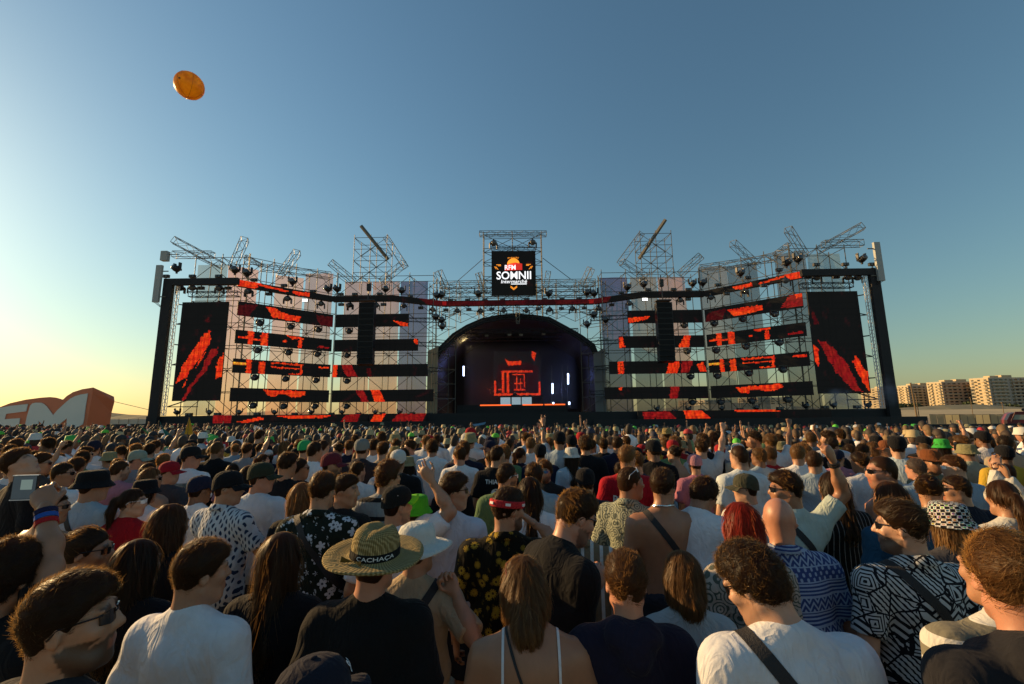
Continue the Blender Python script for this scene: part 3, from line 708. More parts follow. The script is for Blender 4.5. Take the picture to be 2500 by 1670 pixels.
d_ = dune.build('terrain', simple('dune_scrub', (.2, .18, .11), .95, noise=.4, scale=.3)); d_['kind'] = 'structure'

# ================================================================ stage materials
BLACK = simple('black_cladding', (.012, .012, .014), .75, noise=.3, scale=3)
STEEL = simple('galvanised_steel', (.13, .125, .105), .6, .25, noise=.15, scale=5)
TRUSSM = simple('aluminium_truss', (.20, .19, .15), .55, .3)
DKSTEEL = simple('dark_steel', (.035, .035, .037), .5, .3)
FIXT = simple('black_fixture', (.014, .014, .016), .5)
LENS = simple('lamp_lens', (.08, .09, .1), .12)
LITLAMP = simple('lit_lamp', (.8, .8, .8), .3, emit=(1, .97, .9), estr=2.2)
DECKM = simple('deck_fascia', (.010, .010, .012), .7, noise=.3, scale=2)
GREYPL = simple('grey_plastic', (.34, .36, .35), .5)
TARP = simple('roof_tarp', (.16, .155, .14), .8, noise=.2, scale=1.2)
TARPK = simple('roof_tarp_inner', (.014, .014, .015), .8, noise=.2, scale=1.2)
def led_mat():
    m, nt, b = newmat('led_pixels'); L = nt.links.new
    at = N(nt, 'ShaderNodeAttribute', attribute_name='Col'); b.inputs['Base Color'].default_value = (.006, .006, .006, 1); b.inputs['Roughness'].default_value = .6; b.inputs['Specular IOR Level'].default_value = .12
    L(at.outputs['Color'], b.inputs['Emission Color']); b.inputs['Emission Strength'].default_value = 1.0
    return m
LED = led_mat()
OR, DR, MR, YE = (.62, .031, .0045), (.045, .002, .003), (.20, .005, .005), (.66, .22, .018)
def vnoise(x, y, seed):
    r = np.random.default_rng(seed); d = 0
    for i in range(6):
        f = 1.6 ** i * .9; a = r.random() * 6.28; d = d + np.sin((x * math.cos(a) + y * math.sin(a)) * f * 2 + r.random() * 6.28) / (1 + .35 * i)
    return d / 3
def inpoly(x, y, poly):
    ins = np.zeros(x.shape, bool); n = len(poly)
    for i in range(n):
        x0, y0 = poly[i]; x1, y1 = poly[(i + 1) % n]
        c = ((y0 > y) != (y1 > y)) & (x < (x1 - x0) * (y - y0) / (y1 - y0 + 1e-12) + x0); ins ^= c
    return ins
def led_screen(name, label, A, B, z0, z1, art, px=.075, thick=.12, cat='screen', seed=0, group=None, frame=True, warp=.05):
    """screen standing between plan points A, B; front faces the crowd; art: [(colour, polygon in 0..1, top-left origin)]"""
    A, B = Vector((*A, 0)), Vector((*B, 0)); d = (B - A); W = d.length; d.normalize(); nrm = Vector((d.y, -d.x, 0)); H = z1 - z0
    root = thing(name, label, cat, (A + B) / 2 + Vector((0, 0, z0)), 0, group); o0 = root.location
    mb = MB(); c = (A + B) / 2 - nrm * (thick / 2 + .006) + Vector((0, 0, (z0 + z1) / 2)) - o0
    mb.box(c, (W, thick, H), math.atan2(d.y, d.x)); mb.build('cabinet', BLACK, root)
    nx, nz = max(8, int(W / px)), max(6, int(H / px))
    xs = np.linspace(0, 1, nx + 1); zs = np.linspace(0, 1, nz + 1); X, Z = np.meshgrid(xs, zs, indexing='ij')
    base = np.array(A + Vector((0, 0, z1)) - o0); V = base + X[..., None] * np.array(d) * W + Z[..., None] * np.array((0, 0, -H))
    idx = np.arange((nx + 1) * (nz + 1)).reshape(nx + 1, nz + 1)
    Q = np.stack([idx[:-1, :-1], idx[:-1, 1:], idx[1:, 1:], idx[1:, :-1]], -1).reshape(-1, 4)
    fx = ((xs[:-1] + xs[1:]) / 2)[:, None] + 0 * zs[None, :-1]; fz = ((zs[:-1] + zs[1:]) / 2)[None, :] + 0 * fx
    mx, mz = fx * W, fz * H; C = np.full((nx, nz, 3), .0025)
    n1, n2 = vnoise(mx * 1.4, mz * 1.4, seed), vnoise(mx * 1.1, mz * 1.6, seed + 9); n3 = np.abs(vnoise(mx * 5, mz * 2.2, seed + 4))
    C += np.clip(n1 - .5, 0, 1)[..., None] * np.array((.02, .001, .002))
    rj = np.random.default_rng(seed + 77); jit = rj.normal(0, 1, (nx, nz)); jit = (jit + np.roll(jit, 1, 0) + np.roll(jit, 2, 0)) / 1.7; n4 = vnoise(mx * 9, mz * 3.1, seed + 31); jit *= min(1, 1.3 / H); jk = min(1, 1.3 / H); seam = (np.abs((mx / .5) % 1 - .5) > .46) | (np.abs((mz / .5) % 1 - .5) > .46)
    for col, poly in art:
        wv = warp if len(poly) > 4 or col in (DR, MR) else warp * .3
        ins = inpoly(fx + (n1 * wv + jit * .012 + n4 * .012 * jk) / max(1, W / H * .6), fz + n2 * wv + jit * .012 + n4 * .014 * jk, poly)
        sh = np.clip(.62 + .5 * n3 + .22 * n4 + .10 * jit, .25, 1.25)[..., None]; C = np.where(ins[..., None], np.array(col) * sh * np.stack([np.ones_like(n4), np.clip(1 + .9 * n4 + .3 * n1, .45, 2.2), np.ones_like(n4)], -1), C)
    C = np.where(seam[..., None], C * .72, C)
    m = mesh(name + '_display', V.reshape(-1, 3), Q.astype(np.int32)); at = m.color_attributes.new('Col', 'FLOAT_COLOR', 'CORNER')
    cc = np.ones((nx * nz, 4, 4), np.float32); cc[:, :, :3] = C.reshape(-1, 1, 3); at.data.foreach_set('color', cc.ravel())
    link('display', m, root, LED)
    return root

# ================================================================ trusses and scaffolds
def truss(a, b, wd=.4, r=.026, bay=None, roll=0., sq=True):
    """box truss between two points as one MB"""
    a, b = Vector(a), Vector(b); d = b - a; L = d.length; d.normalize(); up = Vector((0, 0, 1)) if abs(d.z) < .9 else Vector((0, 1, 0))
    x = d.cross(up).normalized(); y = x.cross(d); n = max(1, int(round(L / (bay or wd * 1.25)))); mb = MB()
    cs = [x * sx * wd / 2 + y * sy * wd / 2 for sx, sy in ((-1, -1), (1, -1), (1, 1), (-1, 1))]
    for c in cs: mb.tube(a + c, b + c, r, 4)
    for i in range(n):
        p, q = a + d * L * i / n, a + d * L * (i + 1) / n
        for k in range(4):
            c0, c1 = cs[k], cs[(k + 1) % 4]
            if (i + k) % 2: c0, c1 = c1, c0
            mb.tube(p + c0, q + c1, r * .6, 3, cap=False)
    for p in (a, b):
        for k in range(4): mb.tube(p + cs[k], p + cs[(k + 1) % 4], r * .8, 3, cap=False)
    return mb
UNIT = MB().tube((0, 0, 0), (0, 0, 1), 1, 5).mesh('pole'); UNIT.materials.append(STEEL)
def pole(name, a, b, r, parent, mat=None):
    a, b = Vector(a), Vector(b); d = b - a; o = link(name, UNIT, parent)
    o.location = a; o.rotation_mode = 'QUATERNION'; o.rotation_quaternion = d.to_track_quat('Z', 'Y'); o.scale = (r, r, d.length)
    if mat: o.material_slots[0].link = 'OBJECT'; o.material_slots[0].material = mat
    return o
def scaffold(label, p0, p1, depth, nb, z0, z1, lift=2.0, br=1, r=.038, cat='scaffold', platforms=()):
    p0, p1 = Vector((*p0, 0)), Vector((*p1, 0)); d = p1 - p0; L = d.length; d.normalize(); nrm = Vector((-d.y, d.x, 0)) * depth
    root = thing('scaffold', label, cat, p0); nl = max(1, int(round((z1 - z0) / lift))); zs = [z0 + (z1 - z0) * i / nl for i in range(nl + 1)]
    X = [d * L * i / nb for i in range(nb + 1)]
    for x in X:
        for q in (Vector(), nrm): pole('standard', x + q + Vector((0, 0, 0 if z0 < 3 else z0)), x + q + Vector((0, 0, z1 + .35)), r, root)
    for k, z in enumerate(zs[1:]):
        Z = Vector((0, 0, z))
        for i in range(nb + 1): pole('transom', X[i] + Z, X[i] + nrm + Z, r * .8, root)
        for i in range(nb):
            for q in (Vector(), nrm): pole('ledger', X[i] + q + Z, X[i + 1] + q + Z, r * .8, root)
    for k in range(nl):
        for i in range(nb):
            if (i + k) % br == 0:
                a, b_ = (X[i], X[i + 1]) if (k + i) % 2 else (X[i + 1], X[i])
                pole('diagonal_brace', a + nrm + Vector((0, 0, zs[k])), b_ + nrm + Vector((0, 0, zs[k + 1])), r * .75, root)
                if k % 2 == 0 or z0 > 10: pole('diagonal_brace', b_ + Vector((0, 0, zs[k])), a + Vector((0, 0, zs[k + 1])), r * .7, root)
    return root

# z levels of the strip rows, read at the flat part of the wings (y = 43)
def zrow(l, r_): return ((P(l[0], l[1], 43).z + P(r_[0], r_[1], 43).z) / 2, (P(l[0], l[2], 43).z + P(r_[0], r_[2], 43).z) / 2)
ROWS = [zrow((811, 771, 800), (1712, 755, 786)), zrow((808, 828, 857), (1714, 820, 849)), zrow((802, 891, 921), (1720, 880, 911)), zrow((799, 954, 982), (1725, 942, 973))]
INN = [10.8, 9.8, 8.8, 8.2]
rows_n = ['top', 'second', 'third', 'lowest']
bar = lambda a, b, c=0., d=1.: [(a, c), (b, c), (b, d), (a, d)]
H_ART = [(OR, bar(.03, .12, .45, .62)), (OR, bar(.115, .17)), (OR, bar(.17, .24, .55, .66)), (OR, bar(.24, .31, .02, 1)), (OR, bar(.46, .50, .45, .6)), (OR, [(.5, .05), (.68, .1), (.68, .25), (.6, .22), (.55, .3)]), (OR, bar(.62, .66, .3, .95)), (MR, bar(.84, .97, .66, .8))]
L_ART = [(YE, bar(.0, .13, .25, .42)), (OR, bar(.125, .17)), (OR, bar(.24, .30, .1, 1)), (OR, bar(.36, .68, .1, .22)), (OR, bar(.36, .68, .42, .52)), (OR, bar(.66, .685, .1, .9)), (OR, bar(.54, .68, .84, .92)), (OR, bar(.86, .98, .2, .34))]
ART = {('l', 0, 'o'): [(DR, [(0, .3), (.2, 0), (.1, 1), (0, 1)]), (OR, [(.25, .08), (.36, .12), (.42, .36), (.52, .5), (.64, .55), (.62, .92), (.34, .84), (.31, .5)]), (DR, [(.8, .2), (1, .2), (1, 1), (.85, 1)])],
       ('l', 0, 'i'): [(OR, [(.78, .5), (1, .75), (1, 1.0), (.9, .95)])],
       ('l', 1, 'o'): H_ART, ('l', 1, 'i'): [(OR, [(.95, .05), (1, .05), (1, .5), (.96, .4)])],
       ('l', 2, 'o'): L_ART, ('l', 2, 'i'): [(OR, bar(0, .045)), (MR, [(.09, 0), (.19, 0), (.26, 1), (.15, 1)]), (DR, [(.36, .3), (.4, .3), (.42, 1), (.36, 1)])],
       ('l', 3, 'o'): [(OR, [(.3, .1), (.73, .12), (.73, .4), (.68, .6), (.58, .64), (.52, .42), (.46, .42), (.42, .66), (.35, .58)])],
       ('l', 3, 'i'): [(MR, [(.24, 0), (.31, 0), (.37, 1), (.30, 1)]), (OR, [(.38, 0), (.47, 0), (.53, 1), (.43, 1)])],
       ('r', 0, 'o'): [(MR, [(.9, 0), (1, .0), (1, .95), (.8, .8)]), (OR, [(.93, 0), (1, 0), (1, .25), (.95, .3)]), (OR, [(.25, .3), (.4, .34), (.63, .35), (.63, .75), (.42, .9), (.33, .85)]), (DR, [(.05, .3), (.25, .2), (.2, 1), (.0, 1)])],
       ('r', 0, 'i'): [(OR, [(0, .6), (.33, .4), (.22, .75), (0, 1)])],
       ('r', 1, 'o'): H_ART, ('r', 1, 'i'): [(OR, [(0, .05), (.04, .05), (.05, .6), (.07, .9), (0, 1)]), (OR, [(.77, .05), (.84, .0), (.82, 1), (.69, 1)])],
       ('r', 2, 'o'): L_ART, ('r', 2, 'i'): [(OR, bar(.085, .115)), (OR, bar(.12, .145)), (OR, [(.62, 0), (.73, .05), (.7, .95), (.58, 1)]), (MR, [(.75, .05), (.87, .0), (.82, .9), (.73, 1)]), (OR, [(.9, .3), (.97, .1), (1, .9), (.93, .9)])],
       ('r', 3, 'o'): [(OR, [(.28, .2), (.72, .1), (.73, .35), (.66, .6), (.56, .62), (.5, .45), (.44, .45), (.4, .72), (.33, .66)])],
       ('r', 3, 'i'): [(OR, [(.13, .05), (.17, .0), (.17, .25), (.15, .35)]), (MR, [(.64, 0), (.73, 0), (.7, 1), (.62, 1)])]}
KX, KY, OX, OY = 18.35, 43.0, 24.1, 37.1
for side, sg in (('l', -1), ('r', 1)):
    wing = 'left' if sg < 0 else 'right'
    for i, (zt, zb) in enumerate(ROWS):
        o, k, n_ = (sg * OX, OY), (sg * (KX - .12), KY - .12), (sg * INN[i], KY)
        k2 = (sg * (KX - .3), KY)
        if sg < 0:
            led_screen('led_strip', f'{rows_n[i]} slanting LED strip of the {wing} wing, outer half, black with orange shapes', o, k, zb, zt, ART[(side, i, 'o')], seed=i, group='long LED strips across the stage wings')
            led_screen('led_strip', f'{rows_n[i]} straight LED strip of the {wing} wing, inner half next to the arch', k2, n_, zb, zt, ART[(side, i, 'i')], seed=i + 20, group='long LED strips across the stage wings')
        else:
            led_screen('led_strip', f'{rows_n[i]} slanting LED strip of the {wing} wing, outer half, black with orange shapes', k, o, zb, zt, ART[(side, i, 'o')], seed=i + 40, group='long LED strips across the stage wings')
            led_screen('led_strip', f'{rows_n[i]} straight LED strip of the {wing} wing, inner half next to the arch', n_, k2, zb, zt, ART[(side, i, 'i')], seed=i + 60, group='long LED strips across the stage wings')
        # truss that carries the strip on to the scaffold by the arch
        e = sg * (INN[i]); t_ = truss((e, KY + .3, (zt + zb) / 2 + .1), (sg * (INN[i] - (3.4 if i < 2 else 1.2)), KY + 1.2, (zt + zb) / 2 + .1), .35, .022)
        t_.build('truss', DKSTEEL); tag(COL.objects[-1], f'short dark truss at the inner end of the {rows_n[i]} {wing} LED strip', 'truss', 'trusses at strip ends')

# ribbon along the top edge
zt = (P(811, 725, 43).z + P(1712, 710, 43).z) / 2; zb = (P(811, 738, 43).z + P(1712, 724, 43).z) / 2
RIB = [(-OX - .1, OY - .1), (-KX, KY - .15), (-12.3, KY - .15), (-7.9, 45.3), (7.9, 45.3), (12.1, KY - .15), (KX, KY - .15), (OX + .1, OY - .1)]
RA = [[(OR, [(0, 0), (.17, .0), (.19, .7), (.15, 1), (0, 1)]), (OR, [(.17, .0), (.5, .45), (.47, .75), (.2, .4)]), (OR, [(.55, .3), (.73, .2), (.72, .85), (.6, .95), (.53, .6)])], [], [(DR, [(.5, 0), (1, 0), (1, 1), (.7, 1)])],
      [(DR, bar(0, 1, .15, .95)), (MR, bar(0, .03, .2, .8)), (MR, bar(.97, 1, .1, .9)), ((.02, .001, .002), bar(.28, .42, 0, 1)), ((.02, .001, .002), bar(.55, .75, 0, 1))], [(DR, [(0, 0), (.4, 0), (.3, 1), (0, 1)])], [],
      [(OR, [(.32, .3), (.52, .2), (.53, .75), (.45, .95), (.35, .85)]), (OR, [(.58, .5), (.86, .1), (.86, .4), (.6, .8)]), (OR, [(.84, .0), (1, 0), (1, 1), (.85, 1)])]]
RN = ['outer left sloping piece', 'left straight piece', 'left piece bending towards the arch', 'centre piece above the arch', 'right piece bending away from the arch', 'right straight piece', 'outer right sloping piece']
for i in range(7):
    led_screen('ribbon_screen', f'thin LED ribbon along the top of the stage, {RN[i]}', RIB[i], RIB[i + 1], zb, zt, RA[i], seed=80 + i, group='thin LED ribbon along the stage top', thick=.4)
ZR0, ZR1 = zb, zt

# tall side screens
LA = [(OR, [(.65, .30), (.70, .39), (.55, .53), (.43, .63), (.31, .70), (.22, .76), (.02, .83), (.16, .64), (.33, .5), (.46, .38)]), (OR, [(.62, .51), (.56, .58), (.42, .69), (.53, .555)]), (OR, [(.27, .785), (.25, .85), (.19, .88)]),
      (MR, [(.86, .47), (.87, .54), (.6, .74), (.25, 1), (.18, 1), (.4, .82), (.61, .64), (.74, .47)]), (OR, [(1, .51), (1, .77), (.87, .78), (.84, .66), (.95, .585)]), (DR, [(.55, .165), (.64, .165), (.62, .19), (.56, .19)])]
RAr = [(MR, [(.11, .47), (.28, .49), (.45, .6), (.62, .735), (.84, .995), (.72, .995), (.5, .86), (.28, .72)]), (OR, [(.80, .62), (.855, .69), (.98, .81), (1, .985), (.89, .89), (.78, .82), (.73, .71)]), (OR, [(.0, .52), (.09, .575), (.06, .75), (.0, .69)]), (DR, [(.05, .2), (.1, .18), (.14, .32), (.05, .33)])]
led_screen('tall_screen', 'tall portrait video screen at the left end of the stage with orange streaks', (-28.8, 36.9), (-24.8, 36.9), 3.47, 11.9, LA, px=.085, warp=.03, seed=3)
led_screen('tall_screen', 'tall portrait video screen at the right end of the stage with red streaks', (24.4, 36.9), (28.6, 36.9), 3.5, 12.05, RAr, px=.085, warp=.03, seed=5)
# LED fascia of the deck
for nm, a, b, art in (('left', (-24.8, 36.3), (-12.2, 36.3), [(MR, bar(0, .12)), (OR, [(.14, .9), (.3, .25), (.34, .5), (.22, 1)]), (OR, [(.4, .1), (.78, .15), (.7, .45), (.5, .5)]), (MR, [(.86, .1), (.95, .0), (.93, 1), (.82, 1)])]),
                      ('left inner', (-12.1, 36.3), (-7.5, 36.3), [(OR, [(.1, .1), (.3, .0), (.22, 1), (.02, 1)]), (MR, [(.5, .1), (1, .0), (.95, 1), (.4, 1)])]),
                      ('right', (9.5, 36.3), (24.8, 36.3), [(MR, [(0.02, .1), (.16, .05), (.2, 1), (.03, 1)]), (OR, [(.24, .0), (.33, .0), (.38, 1), (.25, 1)]), (OR, [(.5, .05), (.7, .0), (.75, .2), (.52, .28)])])):
    led_screen('deck_screen', f'low LED fascia along the {nm} front edge of the stage deck', a, b, 1.62, 2.26, art, seed=len(nm), group='LED fascia of the deck')

# deck, arms and cladding frame
deck = thing('stage_deck', 'long black stage deck with plain front behind the crowd', 'stage deck', (0, 40, 0))
mb = MB(); mb.box((0, 3.3, 1.12), (61.4, 13, 2.24)); mb.build('platform', DECKM, deck)
mb = MB(); mb.box((0, -3.45, .78), (61.8, .3, 1.56)); mb.build('front_skirt', simple('black_skirt', (.008, .008, .009), .9, noise=.3, scale=1), deck)
for sg, nm in ((-1, 'left'), (1, 'right')):
    fr = thing('frame_column', f'black clad goal-post frame around the {nm} video screen', 'frame', (sg * 29.9, 36.6, 0))
    mb = MB(); mb.box((0, 0, ZR1 / 2), (.78, .34, ZR1)); mb.build('column', BLACK, fr)
    mb = MB(); mb.box((-sg * 3.2, 0, (ZR0 + ZR1) / 2), (5.6, .34, ZR1 - ZR0)); mb.build('top_beam', BLACK, fr)
    truss((-sg * .62, .2, 2.3), (-sg * .62, .2, ZR0 - .05), .22, .03, .3).build('lacing', WHITE_PL, fr)
    for k in range(6):       # stays between column and screen scaffold
        z = 3.0 + k * 1.75
        pole('stay', (-sg * .7, .4, z), (-sg * 2.2, 1.9, z + (.9 if k % 2 == 0 else -.1)), .05, fr, DKSTEEL); pole('stay', (-sg * .7, .4, z), (-sg * 2.2, 1.9, z + .02), .04, fr, DKSTEEL)
    t_ = truss((-sg * 2.0 + sg * 0, -.1, 12.45), (-sg * 6.2, -.1, 12.45), .42, .035, .4); t_.build('screen_truss', DKSTEEL, fr)

# scaffold walls behind the wings
for sg, nm in ((-1, 'left'), (1, 'right')):
    def pl(a, b): return (a, b) if sg < 0 else (b, a)
    a, b = pl((sg * 29.3, 38.6), (sg * 24.4, 38.6)); scaffold(f'galvanised scaffold behind the tall {nm} video screen', a, b, 2.0, 2, 2.25, 16.5, 2.05)
    a, b = pl((sg * 24.2, 38.4), (sg * 18.6, 44.2)); scaffold(f'slanting scaffold wall of the outer {nm} wing behind LED strips', a, b, 2.0, 4, 2.25, 16.4, 2.05)
    a, b = pl((sg * 18.5, 44.2), (sg * 8.6, 44.2)); scaffold(f'straight scaffold wall of the inner {nm} wing behind LED strips', a, b, 2.0, 4, 2.25, 16.3, 2.05)
    if sg < 0: a, b = (P(863, 640, 46.6).x, 46.6), (P(943, 640, 46.6).x, 46.6); z1 = P(900, 580, 46.6).z
    else: a, b = (P(1566, 640, 46.6).x, 46.6), (P(1643, 640, 46.6).x, 46.6); z1 = P(1600, 570, 46.6).z
    scaffold(f'tall scaffold tower rising above the {nm} wing over the speaker column', a, b, 2.2, 2, 16.2, z1, 1.5)
scaffold('wide scaffold bridge over the arch at the middle of the stage', (-8.5, 47.2), (8.5, 47.2), 1.5, 8, 12.2, 16.2, 1.0)
cx0, cx1 = P(1180, 640, 46.4).x, P(1323, 640, 46.4).x; czt = P(1250, 572, 46.4).z
scaffold('tall centre scaffold tower carrying the logo screen', (cx0, 46.4), (cx1, 46.4), 1.2, 2, 12, czt, 1.7, r=.045)
# lattice between arch and wings
for sg, nm in ((-1, 'left'), (1, 'right')):
    a = (sg * 8.5, 45.2); b = (sg * 6.6, 46.6)
    a, b = (a, b) if sg < 0 else (b, a)
    scaffold(f'narrow scaffold bay between the arch and the {nm} wing', a, b, 1.6, 1, 2.25, 15.8, 1.5)

def ptruss(label, p, q, wd=.55, mat=None, group='slanting trusses above the stage'):
    o = truss(p, q, wd, .03).build('truss', mat or TRUSSM); return tag(o, label, 'truss', group)
TR = [('far left truss jutting up and outwards above the left screen', (424, 586, 38.5), (545, 650, 40), .6), ('steep truss standing up right of the far left one', (598, 584, 39), (566, 655, 41), .6),
      ('short truss slanting up over the outer left wing', (726, 616, 41.5), (682, 674, 44), .6), ('truss slanting up left below the left scaffold tower', (806, 640, 44.5), (864, 688, 46), .6), ('truss slanting up right below the left scaffold tower', (988, 642, 44.5), (932, 688, 46), .6),
      ('far right truss jutting up and outwards above the right screen', (2106, 552, 38.5), (1996, 612, 40), .6), ('steep truss standing up left of the far right one', (1924, 560, 39), (1964, 622, 41), .6),
      ('short truss slanting up over the outer right wing', (1789, 594, 41.5), (1850, 650, 44), .6), ('truss slanting up right of the right scaffold tower', (1712, 624, 44.5), (1660, 670, 46), .6), ('truss slanting up left below the right scaffold tower', (1518, 640, 44.5), (1575, 676, 46), .6),
      ('small steep truss left of the logo tower near the wing', (1070, 662, 46.4), (1090, 706, 47.5), .6), ('small steep truss right of the logo tower near the wing', (1443, 655, 46.4), (1424, 696, 47.5), .6),
      ('narrow truss close to the left post of the logo tower', (1168, 666, 46), (1183, 714, 46.8), .5), ('narrow truss close to the right post of the logo tower', (1339, 662, 46), (1331, 714, 46.8), .5),
      ('horizontal truss on top of the left screen scaffold', (425, 622, 39), (520, 622, 39), .55), ('horizontal truss on top of the right screen scaffold', (2104, 594, 39), (2010, 596, 39), .55),
      ('slender truss sloping down from the steep left truss', (598, 626, 39.5), (640, 650, 41), .3), ('slender truss sloping down from the steep right truss', (1926, 596, 39.5), (1890, 622, 41), .3),
      ('long truss along the top of the outer left wing', (637, 653, 41), (806, 672, 45.6), .6), ('long truss along the top of the outer right wing', (1892, 630, 41), (1710, 655, 45.6), .6),
      ('sloping side truss of the left scaffold tower', (943, 580, 46.5), (990, 652, 46.5), .6), ('sloping side truss of the right scaffold tower', (1566, 571, 46.5), (1513, 642, 46.5), .6)]
for lb, a, b, wd in TR: ptruss(lb, P(*a), P(*b), wd)
for lb, a, b in (('flat beam poking diagonally out of the left scaffold tower', (881, 551, 45.5), (948, 634, 47)), ('flat beam poking diagonally out of the right scaffold tower', (1625, 536, 45.5), (1560, 632, 47))):
    mb = MB(); p, q = P(*a), P(*b); mb.tube(p, q, .19, 4); tag(mb.build('beam', STEEL), lb, 'beam', 'diagonal beams')
for lb, a, b in (('top cross truss of the logo tower', (1171, 571, 46), (1334, 571, 46)), ('dark hanging truss directly above the logo screen', (1200, 607, 45.6), (1308, 607, 45.6))):
    ptruss(lb, P(*a), P(*b), .5 if 'top' in lb else .42, TRUSSM if 'top' in lb else DKSTEEL, 'logo tower trusses')
for lb, a, b in (('left guy cable of the logo tower', (1178, 633, 46), (1115, 688, 47.4)), ('right guy cable of the logo tower', (1325, 630, 46), (1394, 682, 47.4))):
    tag(MB().tube(P(*a), P(*b), .035, 5).build('guy_cable', DKSTEEL), lb, 'cable', 'logo tower cables')
for k, (z) in enumerate((16.05, 14.9)): # lattice girders over the arch
    o = truss((-8.4, 46.9, z), (8.4, 46.9, z), .7, .03, .9).build('lattice_girder', TRUSSM); tag(o, ('upper' if k == 0 else 'lower') + ' lattice girder over the arch in front of scaffold bridge', 'girder', 'lattice girders')

# translucent banners behind the scaffold
def banner_mat(name, c1, c2, tr=.3):
    m, nt, b = newmat(name); L = nt.links.new
    tc = N(nt, 'ShaderNodeTexCoord'); nz = N(nt, 'ShaderNodeTexNoise'); nz.inputs['Scale'].default_value = .25; nz.inputs['Detail'].default_value = 2; L(tc.outputs['Object'], nz.inputs['Vector'])
    cr = N(nt, 'ShaderNodeValToRGB'); cr.color_ramp.elements[0].position = .42; cr.color_ramp.elements[1].position = .62; cr.color_ramp.elements[0].color = (*c1, 1); cr.color_ramp.elements[1].color = (*c2, 1); L(nz.outputs[0], cr.inputs[0])
    L(cr.outputs[0], b.inputs['Base Color']); b.inputs['Roughness'].default_value = .9
    tl = N(nt, 'ShaderNodeBsdfTranslucent'); L(cr.outputs[0], tl.inputs[0]); tp = N(nt, 'ShaderNodeBsdfTransparent')
    m1 = N(nt, 'ShaderNodeMixShader'); m1.inputs[0].default_value = .55; L(b.outputs[0], m1.inputs[1]); L(tl.outputs[0], m1.inputs[2])
    m2 = N(nt, 'ShaderNodeMixShader'); m2.inputs[0].default_value = tr; L(m1.outputs[0], m2.inputs[1]); L(tp.outputs[0], m2.inputs[2]); L(m2.outputs[0], nt.nodes['Material Output'].inputs['Surface'])
    return m
BM = {'beige': banner_mat('banner_beige', (.52, .28, .19), (.50, .32, .23), .32), 'grey': banner_mat('banner_grey', (.22, .22, .21), (.28, .25, .21), .3), 'teal': banner_mat('banner_teal', (.22, .31, .31), (.26, .34, .33), .42), 'purple': banner_mat('banner_purple', (.07, .06, .22), (.13, .09, .22), .2)}
def banner(label, u0, u1, vt, Y, mat, zbot=2.3, Y2=None):
    a, b = P(u0, vt, Y), P(u1, vt, Y2 or Y); n = 5; k = 10; vs = []; fs = []
    for i in range(n + 1):
        for j in range(k + 1):
            t = i / n; p = a.lerp(b, t); z = a.z + (zbot - a.z) * j / k; vs.append((p.x, p.y + .06 * math.sin(i * 1.7 + j * .6), z))
    for i in range(n):
        for j in range(k): q = i * (k + 1) + j; fs.append([q, q + 1, q + k + 2, q + k + 1])
    return tag(link('banner', mesh('banner', vs, fs, True), None, BM[mat]), label, 'banner', 'translucent banners behind the scaffold')
for lb, u0, u1, vt, Y, mt, Y2 in (('pale blue-grey banner behind the tall left screen', 484, 556, 647, 41, 'teal', 41), ('narrow beige banner just right of the tall left screen', 558, 632, 648, 41.5, 'beige', 43),
        ('beige banner behind the outer left LED strips', 673, 742, 671, 45.3, 'beige', 46.6), ('pinkish banner at the bend of the left wing', 747, 814, 668, 46.7, 'beige', 46.8),
        ('beige banner left of the left speaker column', 843, 908, 688, 46.8, 'beige', 46.8), ('beige banner right of the left speaker column', 911, 976, 687, 46.8, 'beige', 46.8), ('purple banner between the left wing and the arch', 979, 1045, 687, 46.8, 'purple', 46.8),
        ('purple banner between the arch and the right wing', 1464, 1531, 678, 46.8, 'purple', 46.8), ('tan banner left of the right speaker column', 1538, 1602, 677, 46.8, 'grey', 46.8), ('tan banner right of the right speaker column', 1605, 1671, 677, 46.8, 'beige', 46.8),
        ('grey banner at the bend of the right wing', 1705, 1774, 651, 46.7, 'grey', 46.6), ('grey banner behind the outer right LED strips', 1777, 1848, 650, 46.2, 'grey', 44.8), ('grey banner just left of the tall right screen', 1890, 1966, 623, 43, 'grey', 41.5), ('pale teal banner behind the tall right screen', 1970, 2050, 620, 41, 'teal', 41)):
    banner(lb, u0, u1, vt, Y, mt, 2.3, Y2)

# ================================================================ arch roof, booth, logo screen
AR = [P(u, v, 46) for u, v in ((1050, 884), (1068, 850), (1104, 814), (1138, 793), (1175, 777), (1218, 768), (1261, 765), (1303, 768), (1343, 774), (1389, 799), (1422, 818), (1452, 840), (1466, 872))]
AR = [Vector((AR[0].x, 46, 2.25))] + AR + [Vector((AR[-1].x, 46, 2.25))]
roof = thing('arch_roof', 'dark arched tent roof over the middle of the stage', 'stage roof', (0, 46, 2.25)); O = Vector((0, 46, 2.25))
mb = MB(); back = Vector((0, 12, 0)); outer = [p - O for p in AR]; cen = Vector((.0, 0, 4)); inner = [Vector((p.x * .93, 0, cen.z + (p.z - cen.z) * .93 if p.z > 4 else p.z)) for p in outer]
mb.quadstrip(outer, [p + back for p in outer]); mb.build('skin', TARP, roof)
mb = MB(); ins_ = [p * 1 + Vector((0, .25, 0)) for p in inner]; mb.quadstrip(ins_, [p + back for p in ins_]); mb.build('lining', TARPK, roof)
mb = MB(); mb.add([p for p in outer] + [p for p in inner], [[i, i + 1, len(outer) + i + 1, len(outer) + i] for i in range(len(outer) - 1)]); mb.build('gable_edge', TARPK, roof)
mb = MB(); n_ = len(outer); mb.add([p + Vector((0, 11.9, 0)) for p in outer], [list(range(n_))]); mb.build('back_wall', simple('back_drape', (.006, .006, .007), .95), roof)
